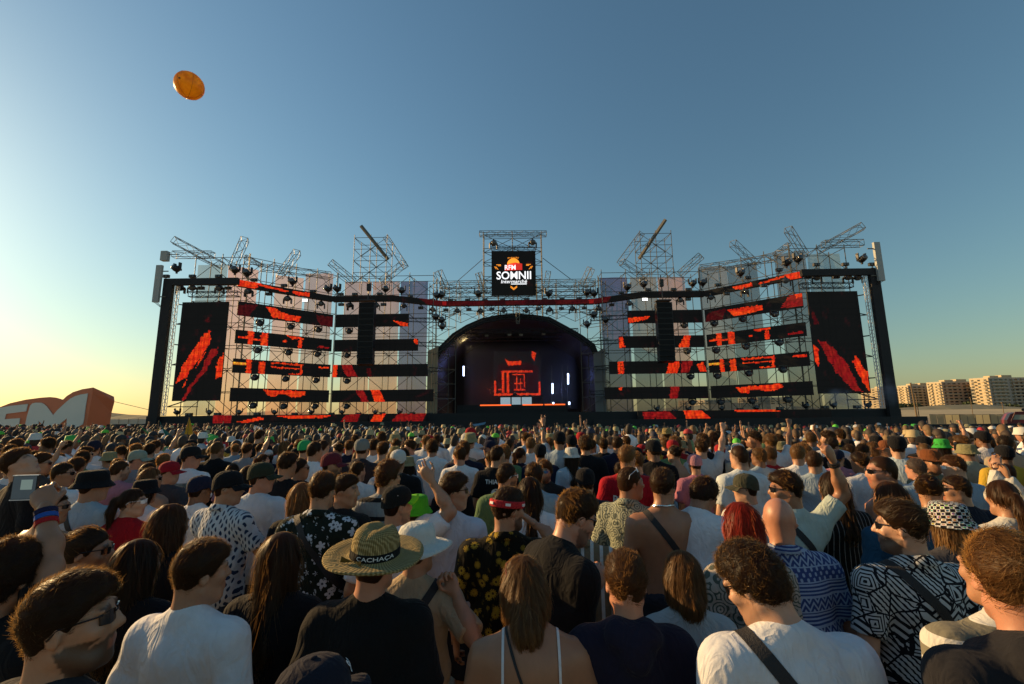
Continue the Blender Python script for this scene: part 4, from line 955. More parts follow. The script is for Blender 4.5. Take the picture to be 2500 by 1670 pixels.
for i in range(2, len(outer) - 3): truss(inner[i] + Vector((0, -.15, 0)), inner[i + 1] + Vector((0, -.15, 0)), .3, .03).build('arch_truss', DKSTEEL, roof)
for y in (1.0, 3.5, 6): truss((-6.4, y, 8.6), (6.4, y, 8.6), .4, .03).build('cross_truss', DKSTEEL, roof)
truss((0, -.3, 9.2), (0, -.3, 11.2), .35, .03).build('king_post', TRUSSM, roof)
for sg, nm, us in ((-1, 'left', (1043, 1068)), (1, 'right', (1452, 1478))):
    a, b = P(us[0], 940, 45.8).x, P(us[1], 940, 45.8).x; mb = MB(); zt_ = P(us[0], 850, 45.8).z
    mb.add([(a, 45.75, 2.25), (b, 45.75, 2.25), (b, 45.75, zt_ - (0 if sg > 0 else -.2)), (a, 45.75, zt_ - (.3 if sg < 0 else .6)), (a, 45.95, 2.25), (b, 45.95, 2.25), (b, 45.95, zt_ - (0 if sg > 0 else -.2)), (a, 45.95, zt_ - (.3 if sg < 0 else .6))], [[0, 1, 2, 3], [7, 6, 5, 4], [0, 4, 5, 1], [1, 5, 6, 2], [2, 6, 7, 3], [3, 7, 4, 0]])
    tag(mb.build('side_tarp', simple('side_tarp_' + nm, (.36, .30, .20) if sg < 0 else (.2, .2, .2), .85, noise=.15, scale=1)), f'upright pale tarpaulin closing the {nm} foot of the arch', 'tarpaulin', 'arch side tarpaulins')
a, b = P(1204, 900, 54), P(1321, 900, 54); zt_, zb_ = P(1260, 858, 54).z, P(1260, 968, 54).z
led_screen('video_wall', 'video wall glowing orange behind the booth inside the arch', (a.x, 54), (b.x, 54), zb_, zt_,
           [((.014, .0006, .001), [(.1, .3), (.3, .25), (.7, .25), (.95, .35), (.95, .95), (.05, .95)]), (OR, [(.26, .18), (.33, .22), (.6, .22), (.58, .3), (.32, .32)]), (OR, [(.82, .0), (.9, .04), (.86, .22), (.8, .1)]), (OR, bar(.16, .82, .43, .47)), (OR, bar(.18, .23, .43, .92)), (OR, bar(.28, .33, .45, .92)), (OR, bar(.02, .06, .65, .97)), (OR, bar(.94, .98, .68, .95)), (OR, bar(.02, .98, .93, .98)), (OR, bar(.4, .66, .5, .53)),
            (DR, bar(.42, .64, .62, .86)), (OR, bar(.44, .62, .7, .73)), (OR, bar(.48, .5, .55, .86)), (OR, bar(.56, .575, .6, .86)), (OR, bar(.42, .66, .84, .87)), (OR, bar(.1, .2, .83, .86)), (OR, [(.64, .5), (.66, .5), (.66, .8), (.64, .8)])], px=.06, warp=.008, seed=12)
ris = thing('booth_riser', 'low dark riser in front of the booth with glowing orange edge', 'riser', (0.3, 49, 2.25))
a, b = P(1116, 1005, 48), P(1386, 1005, 48); MB().box(((a.x + b.x) / 2 - .3, 0, .42), (b.x - a.x, 2.4, .84)).build('platform', DECKM, ris)
ledge = simple('orange_edge_light', (.3, .05, .01), .5, emit=(1, .13, .02), estr=1.0)
for u0, u1 in ((1172, 1248), (1276, 1326), (1330, 1380)):
    a_, b_ = P(u0, 999, 47.75), P(u1, 999, 47.75); MB().box(((a_.x + b_.x) / 2 - .3, -1.24, .81), (b_.x - a_.x, .05, .13)).build('edge_light', ledge, ris)
bt = thing('dj_booth', 'wide booth table with white lit fronts and player decks', 'booth', (.25, 50.6, 3.1))
MB().box((0, 0, .98), (4.9, .9, .08)).build('table_top', BLACK, bt)
litp = simple('lit_panel', (.5, .55, .58), .6, emit=(.55, .75, .85), estr=.28)
for i, (x, wd) in enumerate(((-1.75, 1.1), (-.55, 1.0), (.62, 1.1), (1.8, .9))):
    if i < 3: MB().box((x, -.42, .45), (wd, .06, .8)).build('front_panel', litp, bt)
for x in (-2.4, -1.12, .04, 1.22, 2.4): MB().box((x, 0, .47), (.07, .8, .94)).build('leg', BLACK, bt)
for x in (-1.0, -.35, .35, 1.0): MB().box((x, -.1, 1.07), (.32, .4, .1)).build('player_deck', FIXT, bt)
tube_m = simple('light_tube', (.8, .85, 1), .4, emit=(.55, .68, 1), estr=3.5)
for k, (u, v0, v1, Y) in enumerate(((1132, 894, 918, 50), (1349, 936, 961, 50), (1351, 982, 997, 50), (1387, 912, 938, 50), (1390, 981, 988, 50))):
    MB().tube(P(u, v1, Y), P(u, v0, Y), .09, 8).build('light_tube', tube_m)
    tag(COL.objects[-1], ['single white light tube on the left inside the arch', 'tall white light tube right of the booth', 'short light tube low down right of the booth', 'light tube high on the far right inside the arch', 'tiny light tube near the floor on the far right'][k], 'light tube', 'light tubes inside the arch')
for k, (u, v0, v1) in enumerate(((1347, 892, 996), (1372, 890, 996), (1386, 892, 998), (1181, 985, 996))):
    MB().tube(P(u, v1, 50.2), P(u, v0, 50.2), .035, 6).build('tube_stand', STEEL); tag(COL.objects[-1], ['leftmost of the slim stands right of the booth', 'middle slim stand right of the booth', 'rightmost slim stand right of the booth', 'short slim stand left of the booth'][k], 'stand', 'slim stands inside the arch')
def inside_lamp(i, u, v):
    p = P(u, v, 49.5); r_ = thing('arch_lamp', f'small lamp under the arch roof, {["first", "second", "third", "fourth", "fifth", "sixth", "seventh", "eighth"][i]} from the left', 'stage lamp', p, 0, 'lamps under the arch roof')
    mb = MB(); mb.box((0, 0, 0), (.5, .3, .28)); mb.build('housing', DKSTEEL, r_); MB().box((0, -.17, 0), (.4, .03, .2)).build('lens', simple('warm_lens' + str(i), (.3, .29, .25), .3), r_); MB().box((0, 0, .3), (.06, .06, .35)).build('bracket', DKSTEEL, r_)
for i, (u, v) in enumerate(((1108, 822), (1135, 823), (1188, 820), (1244, 818), (1272, 818), (1327, 816), (1382, 815), (1407, 816))): inside_lamp(i, u, v)

# logo screen
def text_mesh(name, s, wd, ht, bold=0., shear=0.):
    c = bpy.data.curves.new(name, 'FONT'); c.body = s; c.align_x = 'CENTER'; c.offset = bold; c.shear = shear; c.resolution_u = 3; c.fill_mode = 'FRONT'
    o = bpy.data.objects.new(name, c); COL.objects.link(o); bpy.context.view_layer.update()
    m = bpy.data.meshes.new_from_object(o.evaluated_get(bpy.context.evaluated_depsgraph_get())); bpy.data.objects.remove(o)
    v = np.zeros(len(m.vertices) * 3, np.float32); m.vertices.foreach_get('co', v); v = v.reshape(-1, 3); mn, mx = v.min(0), v.max(0)
    v = (v - (mn + mx) / 2) / (mx - mn + 1e-9); out = np.stack([v[:, 0] * wd, 0 * v[:, 0], v[:, 1] * ht], 1); m.vertices.foreach_set('co', out.ravel()); m.update(); m.name = name; return m
EM = lambda n, c, s=1.: simple(n, (.02, .02, .02), .6, emit=c, estr=s)
e_wh, e_or, e_rd, e_rd2 = EM('led_white', (.85, .87, .9)), EM('led_orange', (.95, .30, .02)), EM('led_red', (.8, .035, .012)), EM('led_darkred', (.45, .015, .008))
sa, sb = P(1200, 665, 45.4), P(1308, 665, 45.4); s0, s1 = P(1254, 720, 45.4).z, P(1254, 613, 45.4).z; SW = sb.x - sa.x; px_ = SW / 302
logo = led_screen('logo_screen', 'square black video screen with the festival logo on the centre tower', (sa.x, 45.4), (sb.x, 45.4), s0, s1, [], px=.3, seed=1, thick=.3)
LC = Vector(((sa.x + sb.x) / 2, 45.4, (s0 + s1) / 2)) - logo.location
def lp(x, y, k=1): return LC + Vector(((x - 711) * px_, -.012 * k, -(y - 465) * px_))
def lput(name, m, x, y, mat, k=1): o = link(name, m, logo, mat); o.location = lp(x, y, k); return o
def lpoly(name, pts, mat, k=1): return link(name, mesh(name, [lp(x, y, k) for x, y in pts], [list(range(len(pts)))[::-1]]), logo, mat)
lpoly('logo_sun', [(710 + 42 * math.cos(R(a)), 402 - 40 * math.sin(R(a))) for a in range(-5, 186, 10)], e_or)
lpoly('logo_block', [(650, 420), (676, 402), (722, 392), (770, 402), (770, 446), (650, 447)], e_rd, 2); lpoly('logo_block_side', [(727, 398), (770, 402), (770, 446), (727, 446)], e_rd2, 3)
lput('logo_letters', text_mesh('logo_letters', 'RFM', 74 * px_, 34 * px_, .012), 688, 427, e_wh, 4)
lput('logo_letters', text_mesh('logo_letters', '10ª EDIÇÃO', 76 * px_, 15 * px_, .01), 709, 359, e_or, 2)
lput('logo_letters', text_mesh('logo_letters', 'SOMNII', 236 * px_, 57 * px_, .014), 712, 483, e_wh, 2)
lput('logo_letters', text_mesh('logo_letters', 'Intermarché', 176 * px_, 24 * px_, .008, .15), 713, 526, e_wh, 2)
lpoly('logo_underline', [(692, 542), (800, 542), (798, 548), (692, 547)], e_wh, 2)
for dy in (0, 8):
    for s_ in (-1, 1): lpoly('logo_chevron', [(711, 574 + dy), (711 + s_ * 20, 557 + dy), (711 + s_ * 24, 559 + dy), (711, 579 + dy)][::s_], e_or, 2)
for s_ in (-1, 1):
    for (x0, y0, x1, y1) in ((86, 407, 118, 407), (86, 414, 106, 414)): lpoly('logo_dash', [(711 + s_ * x0, y0 - 2), (711 + s_ * x1, y0 - 2), (711 + s_ * x1, y0 + 2), (711 + s_ * x0, y0 + 2)][::s_], e_or, 2)
    for (x0, y0, x1, y1) in ((104, 418, 124, 440), (116, 418, 132, 436)): lpoly('logo_dash', [(711 + s_ * x0, y1), (711 + s_ * (x0 + 3), y1 + 2), (711 + s_ * x1, y0 + 2), (711 + s_ * (x1 - 3), y0)][::s_], e_or, 2)

# ================================================================ speakers, lamps, antennas
cab = MB(); cab.box((0, 0, 0), (1.3, .7, .53)); CABM = cab.mesh('speaker_cabinet')
gr = MB(); gr.box((0, -.36, 0), (1.2, .03, .44)); GRM = gr.mesh('grille')
for sg, nm, u in ((-1, 'left', 898), (1, 'right', 1619)):
    p = P(u, 745, 41.2); r_ = thing('line_array', f'black hanging column of loudspeakers in front of the {nm} wing', 'loudspeakers', (p.x, 41.2, 0), 0, 'hanging speaker columns'); z = P(u, 740, 41.2).z; y = 0; n_ = 11
    zb_ = P(u, 891 if sg < 0 else 884, 41.2).z; stp = (z - zb_) / n_
    for k in range(n_):
        tilt = R(-.5 - (max(0, k - 6) * 2.6)); o = link('speaker_cabinet', CABM, r_, FIXT); o.location = (0, y, z - stp * (k + .5)); o.rotation_euler = (tilt, 0, 0); o.scale = (1.12, 1, stp / .55)
        g_ = link('grille', GRM, o, simple('grille', (.006, .006, .006), .9) if k == 0 and sg < 0 else bpy.data.materials['grille']); y += math.sin(-tilt) * .3
    MB().box((0, 0, z + .22), (1.4, .8, .1)).build('rigging_frame', DKSTEEL, r_); MB().tube((0, 0, z + .25), (0, .2, ZR1 + 1.2), .06, 6).build('hoist_chain', DKSTEEL, r_); MB().box((0, .1, ZR1 + .4), (.35, .3, .7)).build('chain_motor', FIXT, r_)
MOV = {}
def mover_meshes():
    b_ = MB(); b_.box((0, 0, 0), (.36, .3, .12)); y_ = MB()
    for s_ in (-1, 1): y_.box((s_ * .24, 0, -.2), (.06, .16, .34))
    y_.box((0, 0, -.05), (.54, .16, .06)); h_ = MB(); h_.lathe([(.05, -.27), (.15, -.25), (.19, -.12), (.19, .04), (.13, .13), (.04, .16)], 10, Matrix.Rotation(R(-70), 4, 'X')); l_ = MB().lathe([(.165, 0), (.14, .03), (.02, .045)], 10, Matrix.Translation((0, -.25, -.09)) @ Matrix.Rotation(R(110), 4, 'X'))
    c_ = MB().box((0, 0, .16), (.08, .08, .22)); return dict(base=b_.mesh('base'), yoke=y_.mesh('yoke'), lamp_head=h_.mesh('lamp_head', True), lens=l_.mesh('lens', True), clamp=c_.mesh('clamp'))
MOV = mover_meshes()
def globe_meshes():
    h_ = MB(); h_.lathe([(.04, -.36), (.2, -.32), (.32, -.2), (.37, 0), (.32, .2), (.18, .3), (.05, .33)], 14); f_ = MB()
    for s_ in (-1, 1): f_.box((s_ * .42, 0, .12), (.07, .16, .5))
    f_.box((0, 0, .4), (.9, .18, .1)); l_ = MB().lathe([(.27, 0), (.2, .06), (.03, .1)], 12, Matrix.Translation((0, -.29, -.12)) @ Matrix.Rotation(R(112), 4, 'X')); return dict(yoke=f_.mesh('yoke'), lamp_head=h_.mesh('lamp_head', True), lens=l_.mesh('lens', True))
GLB = globe_meshes()
def blind_meshes():
    h_ = MB().box((0, 0, 0), (.52, .24, .26)); e_ = [MB().lathe([(.1, 0), (.1, .04), (.02, .05)], 10, Matrix.Translation((s_ * .125, -.12, 0)) @ Matrix.Rotation(R(90), 4, 'X')).mesh('lens') for s_ in (-1, 1)]; b_ = MB().box((0, 0, -.22), (.06, .06, .22)).box((0, 0, -.32), (.3, .1, .03)); return h_.mesh('housing'), e_, b_.mesh('bracket')
BLD = blind_meshes(); n_fix = [0]
ORD = ['first', 'second', 'third', 'fourth', 'fifth', 'sixth', 'seventh', 'eighth', 'ninth', 'tenth', 'eleventh', 'twelfth', 'thirteenth']
def fixtures(kind, where, pts, Yf, flip=False, sc=1., lit=(), name_='moving_light'):
    pts = sorted(pts)
    for i, (u, v) in enumerate(pts):
        p = P(u, v, Yf(u)); nm = {'mover': 'moving head lamp', 'globe': 'round globe lamp', 'blind': 'two-eyed blinder lamp', 'flood': 'flat floor flood lamp'}[kind]
        r_ = thing({'mover': 'moving_light', 'globe': 'globe_light', 'blind': 'blinder_light', 'flood': 'flood_light'}[kind], f'{nm} {where}, {ORD[i]} from left', 'stage lamp', p, 0, f'{nm}s {where}'); r_.scale = (sc, sc, -sc if flip else sc)
        if flip: r_.scale = (sc, sc, sc); r_.rotation_euler = (0, math.pi, 0)
        rot = random.uniform(-.5, .5)
        if kind == 'mover':
            pr = {k_: link(k_, m, r_, FIXT) for k_, m in MOV.items() if k_ != 'lens'}; link('lens', MOV['lens'], pr['lamp_head'], LENS)
            for k_ in ('yoke', 'lamp_head'): pr[k_].rotation_euler = (0, 0, rot)
        elif kind == 'globe':
            pr = {k_: link(k_, m, r_, FIXT) for k_, m in GLB.items() if k_ != 'lens'}; link('lens', GLB['lens'], pr['lamp_head'], LENS)
        else:
            link('housing', BLD[0], r_, FIXT); link('bracket', BLD[2], r_, FIXT)
            for m in BLD[1]: link('lens', m, r_, LITLAMP if i in lit else LENS)
            if i in lit: MB().box((0, -.13, 0), (.5, .03, .24)).build('lit_front', LITLAMP, r_)
def yw(u):      # depth of the strip plane at a photo column
    x = abs(u - 1252)
    if x > 660: return OY
    return OY + (KY - OY) * min(1, (660 - x) / (660 - 445)) if x > 445 else KY if x > 270 else 45.3
z1 = lambda pts: [(340 + x * .3571, 500 + y * .3571) for x, y in pts]; z2 = lambda pts: [(1000 + x * .3571, 500 + y * .3571) for x, y in pts]; z3 = lambda pts: [(1430 + x * .362, 500 + y * .362) for x, y in pts]
yb = lambda u: yw(u) + .35
for i, (l, r_) in enumerate((([(825, 810), (1035, 835), (1225, 855), (1435, 865)], [(665, 815), (867, 803), (1060, 772), (1275, 738)]), ([(810, 995), (1020, 1010), (1218, 1022), (1420, 1030)], [(685, 990), (880, 985), (1080, 957), (1305, 930)]),
        ([(790, 1180), (1000, 1190), (1208, 1200), (1420, 1205)], [(707, 1160), (888, 1155), (1100, 1137), (1330, 1112)]), ([(778, 1372), (987, 1377), (1200, 1377), (1417, 1377)], [(720, 1332), (910, 1330), (1120, 1322), (1360, 1312)]))):
    fixtures('globe', f'under the {rows_n[i]} left LED strip', z1(l), yb, sc=.8); fixtures('globe', f'under the {rows_n[i]} right LED strip', z3(r_), yb, sc=.8)
yt = lambda u: yw(u) + .2
fixtures('mover', 'standing on the deck of the left wing', z1([(260, 1422), (480, 1420), (683, 1420), (925, 1420), (1177, 1420), (1387, 1420), (1613, 1420), (1780, 1420)]), lambda u: yw(u) + .8, True); fixtures('mover', 'standing on the deck of the right wing', z3([(480, 1377), (693, 1380), (917, 1374), (1150, 1370), (1482, 1358), (1670, 1354), (1903, 1352)]), lambda u: yw(u) + .8, True)
fixtures('flood', 'on the deck of the left wing', z1([(340, 1434), (535, 1432), (806, 1432), (1063, 1432), (1315, 1430), (1498, 1430), (1663, 1427), (1868, 1427), (1990, 1430)]), lambda u: yw(u) + .5); fixtures('flood', 'on the deck of the right wing', z3([(440, 1392), (600, 1390), (780, 1387), (1040, 1381), (1310, 1374), (1615, 1366), (1830, 1363)]), lambda u: yw(u) + .5)
fixtures('blind', 'on top of the left ribbon', z1([(184, 489), (364, 489), (543, 489), (785, 514), (990, 552), (1187, 592), (1378, 612), (1475, 612), (1645, 610), (1853, 628), (2003, 652)]), yt); fixtures('blind', 'on top of the right ribbon', z3([(1930, 402), (1750, 402), (1555, 404), (1303, 439), (1092, 492), (890, 541), (692, 571), (592, 571), (420, 573), (240, 594)]), yt)
fixtures('blind', 'on top of the centre ribbon', z2([(157, 652), (280, 652), (397, 651), (515, 650), (636, 649), (803, 647), (922, 646), (1042, 642), (1160, 641)]), yt)
fixtures('mover', 'on a post above the left ribbon', z1([(258, 440), (655, 450), (738, 470), (1048, 530), (1292, 580), (1355, 580), (1683, 580), (1793, 590)]), yt, True, 1.5); fixtures('mover', 'on a post above the right ribbon', z3([(1860, 370), (1430, 370), (1352, 395), (1042, 465), (788, 530), (720, 535), (390, 540), (280, 560)]), yt, True, 1.5)
fixtures('mover', 'hanging below the left ribbon', z1([(285, 568), (365, 568), (550, 568), (750, 590), (1015, 640), (1243, 675), (1443, 685), (1620, 685), (1808, 690), (2005, 715)]), yt, False, 1.4); fixtures('mover', 'hanging below the right ribbon', z3([(1830, 490), (1765, 488), (1557, 490), (1347, 510), (1070, 583), (845, 624), (635, 642), (293, 664), (85, 698)]), yt, False, 1.4)
fixtures('blind', 'slung below the left ribbon', z1([(423, 570), (607, 570), (888, 610), (1137, 655), (1380, 682), (1670, 682), (1925, 705)]), yt, True, lit=(3,)); fixtures('blind', 'slung below the right ribbon', z3([(1688, 487), (1497, 488), (1200, 545), (950, 600), (690, 637), (397, 640), (175, 675)]), yt, True, lit=(1,))
fixtures('mover', 'hanging below the centre ribbon', z2([(325, 724), (483, 724), (643, 722), (798, 722), (958, 716), (1113, 709)]), yt, False, 1.4); fixtures('blind', 'slung below the centre ribbon', z2([(248, 718), (405, 715), (562, 713), (880, 710), (1038, 708), (1195, 705)]), yt, True)
fixtures('mover', 'on a post above the centre ribbon', z2([(188, 625), (215, 620), (470, 612), (950, 612), (1212, 605), (1262, 610)]), yt, True, 1.6); fixtures('mover', 'under the top truss of the logo tower', z2([(573, 262), (840, 257)]), lambda u: 46, False, 1.7)
fixtures('mover', 'on trusses beside the left edge of the arch', z2([(178, 770), (222, 835), (1010 - 830 + 40, 790)]), lambda u: 44, True, 1.5); fixtures('mover', 'on trusses beside the right edge of the arch', z2([(1258, 755), (1215, 820), (1340, 790)]), lambda u: 44, True, 1.5)
# panel antennas
for nm, u0, v0, u1, v1, bx in (('left', 397, 648, 380, 738, (402, 625)), ('right', 2138, 592, 2152, 686, None)):
    a_, b_ = P(u0, v0, 36.3), P(u1, v1, 36.3); r_ = thing('antenna', f'pale upright panel antenna beside the {nm} frame column', 'antenna', b_, 0, 'panel antennas'); d = a_ - b_
    MB().box((0, 0, d.length / 2), (.5, .22, d.length)).build('panel', GREYPL, r_)
    for z_ in (.5, d.length - .5): MB().box(((.4 if nm == 'left' else -.4), .1, z_), (.6, .06, .08)).build('bracket', STEEL, r_)
    for x in (-.12, .0, .12): MB().tube((x, 0, 0), (x * .5 + (.5 if nm == 'left' else -.5), .2, -.5), .018, 5).build('cable', FIXT, r_)
p = P(402, 637, 36.5); r_ = thing('radio_box', 'small pale equipment box on the corner pole above the left screen', 'box', p); MB().box((0, 0, .42), (.55, .4, .85)).build('housing', GREYPL, r_); MB().box((.7, .1, .6), (.9, .06, .06)).build('bracket', STEEL, r_)

# ================================================================ right and left surroundings
blk = thing('black_barrier', 'long black hoarding along the right end of the stage front', 'barrier', (0, 33.5, 0))
xa, xb = 5.5, P(2263, 1016, 33.5).x; zt_ = P(2200, 1017, 33.5).z
nb_ = 9
for i in range(nb_): MB().box((xa + (xb - xa) * (i + .5) / nb_, 0, zt_ / 2 - .4), ((xb - xa) / nb_ - .012, .08, zt_ + .8)).build('panel', DECKM, blk)
blk2 = thing('black_barrier', 'lower black hoarding at the far right in front of the fence', 'barrier', (0, 33.5, 0)); zt2 = P(2400, 1035, 33.5).z
for i in range(8): MB().box((xb + .02 + 2.2 * (i + .5), .3, zt2 / 2 - .4), (2.185, .08, zt2 + .8)).build('panel', DECKM, blk2)
blk3 = thing('black_barrier', 'black hoarding along the left end of the stage front', 'barrier', (0, 34.2, 0)); zt3 = P(450, 1034, 34.2).z
for i in range(14): MB().box((-31.5 + 2.65 * (i + .5), 0, zt3 / 2 - .4), (2.635, .08, zt3 + .8)).build('panel', DECKM, blk3)
MESHF = banner_mat('fence_sheet', (.30, .27, .16), (.36, .31, .17), .12)
for i in range(9):
    u0 = 2268 + i * 37; a_, b_ = P(u0, 1012, 46 - .5 * (i % 2)), P(u0 + 36, 1012, 46 - .5 * ((i + 1) % 2)); r_ = thing('fence_panel', f'temporary fence panel with khaki sheet, {ORD[i]} from the stage', 'fence', Vector((a_.x, a_.y, 0)), 0, 'khaki temporary fence'); d = b_ - a_; z_ = a_.z
    mb = MB(); mb.add([(0, 0, .15), (d.x, d.y, .15), (d.x, d.y, z_), (d.x * .5, d.y * .5 + .05, z_ - .04), (0, 0, z_)], [[0, 1, 2, 3, 4]]); mb.build('sheet', MESHF, r_)
    for t in (0.01, .5, .99): MB().tube((d.x * t, d.y * t - .03, 0), (d.x * t, d.y * t - .03, z_ + (.04 if t != .5 else 0)), .022, 5).build('post', STEEL, r_)
    for z2_ in (.15, z_): MB().tube((0, -.03, z2_), (d.x, d.y - .03, z2_), .018, 4).build('rail', STEEL, r_)
# wall and sand bank behind the fence
bank = MB(); pa, pb, pc = [], [], []
for i in range(40):
    x = 60 + i * 9; pa.append((x, 118, -.1)); pb.append((x, 150, 1.7 + .3 * math.sin(i))); pc.append((x, 320, 1.9))
bank.quadstrip(pa, pb); bank.quadstrip(pb, pc); o = bank.build('terrain', simple('sand_bank', (.36, .30, .18), .95, noise=.25, scale=.2)); o['kind'] = 'structure'
pw = MB(); pw.box((190, 325, 1.6), (300, .6, 3.2)); tag(pw.build('sea_wall', simple('sea_wall_concrete', (.45, .40, .3), .9, noise=.15, scale=.3)), 'long low pale promenade wall in front of the apartment blocks', 'wall')

# apartment blocks
def bmat(n, c): return simple(n, c, .9, noise=.12, scale=.12)
BW = [bmat('render_cream', (.50, .40, .25)), bmat('render_ochre', (.5, .40, .26)), bmat('render_pink', (.46, .32, .22)), bmat('render_grey', (.34, .32, .28))]
BRAIL = simple('balcony_rail', (.48, .42, .31), .8); WIN = simple('window_glass', (.03, .035, .04), .15)
WINM = MB().box((0, 0, 0), (1, .12, 1)).mesh('window'); SLABM = MB().box((0, 0, 0), (1, 1, 1)).mesh('balcony')
def block(label, u0, um, u1, vt, Y, rot, wl, wf, floors, baysf, bays_s, roofbox=True):
    """corner block: lit end face from u0 to um, front from um to u1"""
    c = P(um, vt, Y); H = c.z; w_end = (P(um, vt, Y).x - P(u0, vt, Y).x); w_fr = (P(u1, vt, Y).x - c.x)
    r_ = thing('apartment_block', label, 'building', (c.x, Y, 0)); D = 5 + .5 * w_end; w_end = c.x - P(u0, vt, Y + D).x
    # front face runs right from the corner, end face runs left and backwards
    fx = Vector((w_fr, 3.5, 0)); ex = Vector((-w_end, D, 0)); z = Vector((0, 0, H))
    pts = [Vector(), fx, fx + ex, ex]; mb = MB(); mb.add(pts + [p + z for p in pts], [[0, 1, 5, 4], [1, 2, 6, 5], [2, 3, 7, 6], [3, 0, 4, 7], [4, 5, 6, 7]]); mb.build('wall', wl, r_)
    # front cladding in the darker colour, 0.1 m proud
    d = fx.normalized(); nf = Vector((d.y, -d.x, 0)); e = ex.normalized(); ne = Vector((e.y, -e.x, 0)) * -1; ne = Vector((-e.y, e.x, 0)) if ne.y > 0 else ne; ne = Vector((-abs(e.y), -abs(e.x), 0))
    mb = MB(); mb.box(fx / 2 + z / 2 + nf * .06, (w_fr * .98, .12, H * .985), math.atan2(d.y, d.x)); mb.build('front_cladding', wf, r_)
    fl = H / (floors + .6)
    for k in range(floors):
        zc = fl * (k + 1.15)
        for i in range(baysf):
            t = (i + .5) / baysf; o = link('window', WINM, r_, WIN); o.location = fx * t + nf * .13 + Vector((0, 0, zc)); o.rotation_euler = (0, 0, math.atan2(d.y, d.x)); o.scale = (w_fr / baysf * (.62 if i % 3 else .4), 1, fl * .5)
        for t, wd_ in ((.25, .36), (.75, .36)):
            o = link('balcony', SLABM, r_, BRAIL if k % 2 or wf is BW[3] else wf); o.location = fx * t + nf * .8 + Vector((0, 0, zc - fl * .38)); o.rotation_euler = (0, 0, math.atan2(d.y, d.x)); o.scale = (w_fr * wd_, 1.3, fl * .3)
        le = ex.length
        for i in range(bays_s):
            t = (i + .5) / bays_s; o = link('window', WINM, r_, WIN); o.location = ex * t + ne * .05 + Vector((0, 0, zc)); o.rotation_euler = (0, 0, math.atan2(e.y, e.x)); o.scale = (le / bays_s * .4, 1, fl * .42)
        for t in (.2, .8) if bays_s > 2 else (.85,):
            o = link('balcony', SLABM, r_, BRAIL); o.location = ex * t + ne * .7 + Vector((0, 0, zc - fl * .36)); o.rotation_euler = (0, 0, math.atan2(e.y, e.x)); o.scale = (le * .26, 1.4, fl * .28)
    rf = MB().box((fx + ex) / 2 + z + Vector((0, 0, .25)), (w_fr + .8, .6, .5), math.atan2(d.y, d.x)); mb = MB(); mb.add([p * 1.0 + z + Vector((0, 0, .02)) for p in pts] + [p + z + Vector((0, 0, .9)) for p in pts], [[0, 1, 5, 4], [1, 2, 6, 5], [2, 3, 7, 6], [3, 0, 4, 7]]); mb.build('parapet', BRAIL, r_)
    if roofbox:
        for t, hh, ww in ((.3, 2.6, .22), (.62, 3.2, .26)): MB().box(fx * t + ex * .45 + z + Vector((0, 0, hh / 2)), (w_fr * ww, 5, hh), math.atan2(d.y, d.x)).build('roof_housing', BW[0], r_)
block('pale apartment block seen through the right end of the stage', 2100, 2150, 2230, 949, 470, 0, BW[0], BW[1], 9, 5, 4)
block('apartment block directly right of the stage column', 2190, 2216, 2300, 943, 440, 0, BW[0], BW[3], 9, 7, 3)
block('ochre apartment block with a reddish shaded front', 2261, 2298, 2404, 934, 420, 0, BW[0], BW[2], 9, 8, 4)
block('tall cream apartment block with a dark gridded front', 2365, 2412, 2520, 924, 400, 0, BW[0], BW[3], 9, 8, 3)
block('cream apartment block cut by the right edge of the picture', 2474, 2560, 2640, 921, 390, 0, BW[0], BW[1], 9, 6, 6)
block('low cream block seen between scaffold poles of the right wing', 1655, 1720, 1790, 978, 520, 0, BW[0], BW[1], 5, 6, 5, False)
block('cream block seen through scaffold left of the right screen', 1800, 1850, 1940, 972, 520, 0, BW[0], BW[1], 6, 6, 5, False)
POLE = simple('wood_pole', (.16, .11, .06), .9)
for lb, a, b, rad in (('tall leaning timber pole right of the stage', (2223, 936), (2238, 1013), .16), ('thinner pole beside the tall timber pole', (2235, 962), (2243, 1012), .09), ('slim lamp post in front of the ochre block', (2369, 972), (2375, 1012), .07), ('slim lamp post in front of the tall cream block', (2446, 984), (2450, 1004), .07)):
    p, q = P(*a, 90), P(*b, 90); q.z = 0; q.x += .0; r_ = thing('pole', lb, 'pole', q); MB().tube((0, 0, 0), p - q, rad, 8, rad * .75).build('shaft', POLE, r_); MB().box(p - q + Vector((0, 0, .05)), (.25, .25, .12)).build('cap', POLE, r_)
# trees before the blocks
LEAFM = simple('tree_leaves', (.055, .075, .03), .8, noise=.4, scale=.8)
def far_tree(label, u, vt, Y, wd, seed):
    p = P(u, vt, Y); r_ = thing('tree', label, 'tree', (p.x, Y, 0), 0, 'small trees before the blocks'); H = p.z; r = np.random.default_rng(seed)
    MB().tube((0, 0, 0), (.2, 0, H * .6), .25, 6, .12).build('trunk', POLE, r_); n = 380
    c = r.normal(0, 1, (n, 3)); c /= np.linalg.norm(c, axis=1, keepdims=True); c *= r.random((n, 1)) ** .4; c = c * (wd / 2, wd / 2, H * .33) + (0, 0, H * .68); c += np.sin(c * 1.7) * .3
    a = r.normal(0, 1, (n, 3)); b = r.normal(0, 1, (n, 3)); s_ = .35 * wd / 6; V = np.concatenate([c - a * s_, c + b * s_, c + a * s_, c - b * s_]); i = np.arange(n); link('crown', mesh('crown', V, np.stack([i, i + n, i + 2 * n, i + 3 * n], 1).astype(np.int32)), r_, LEAFM)
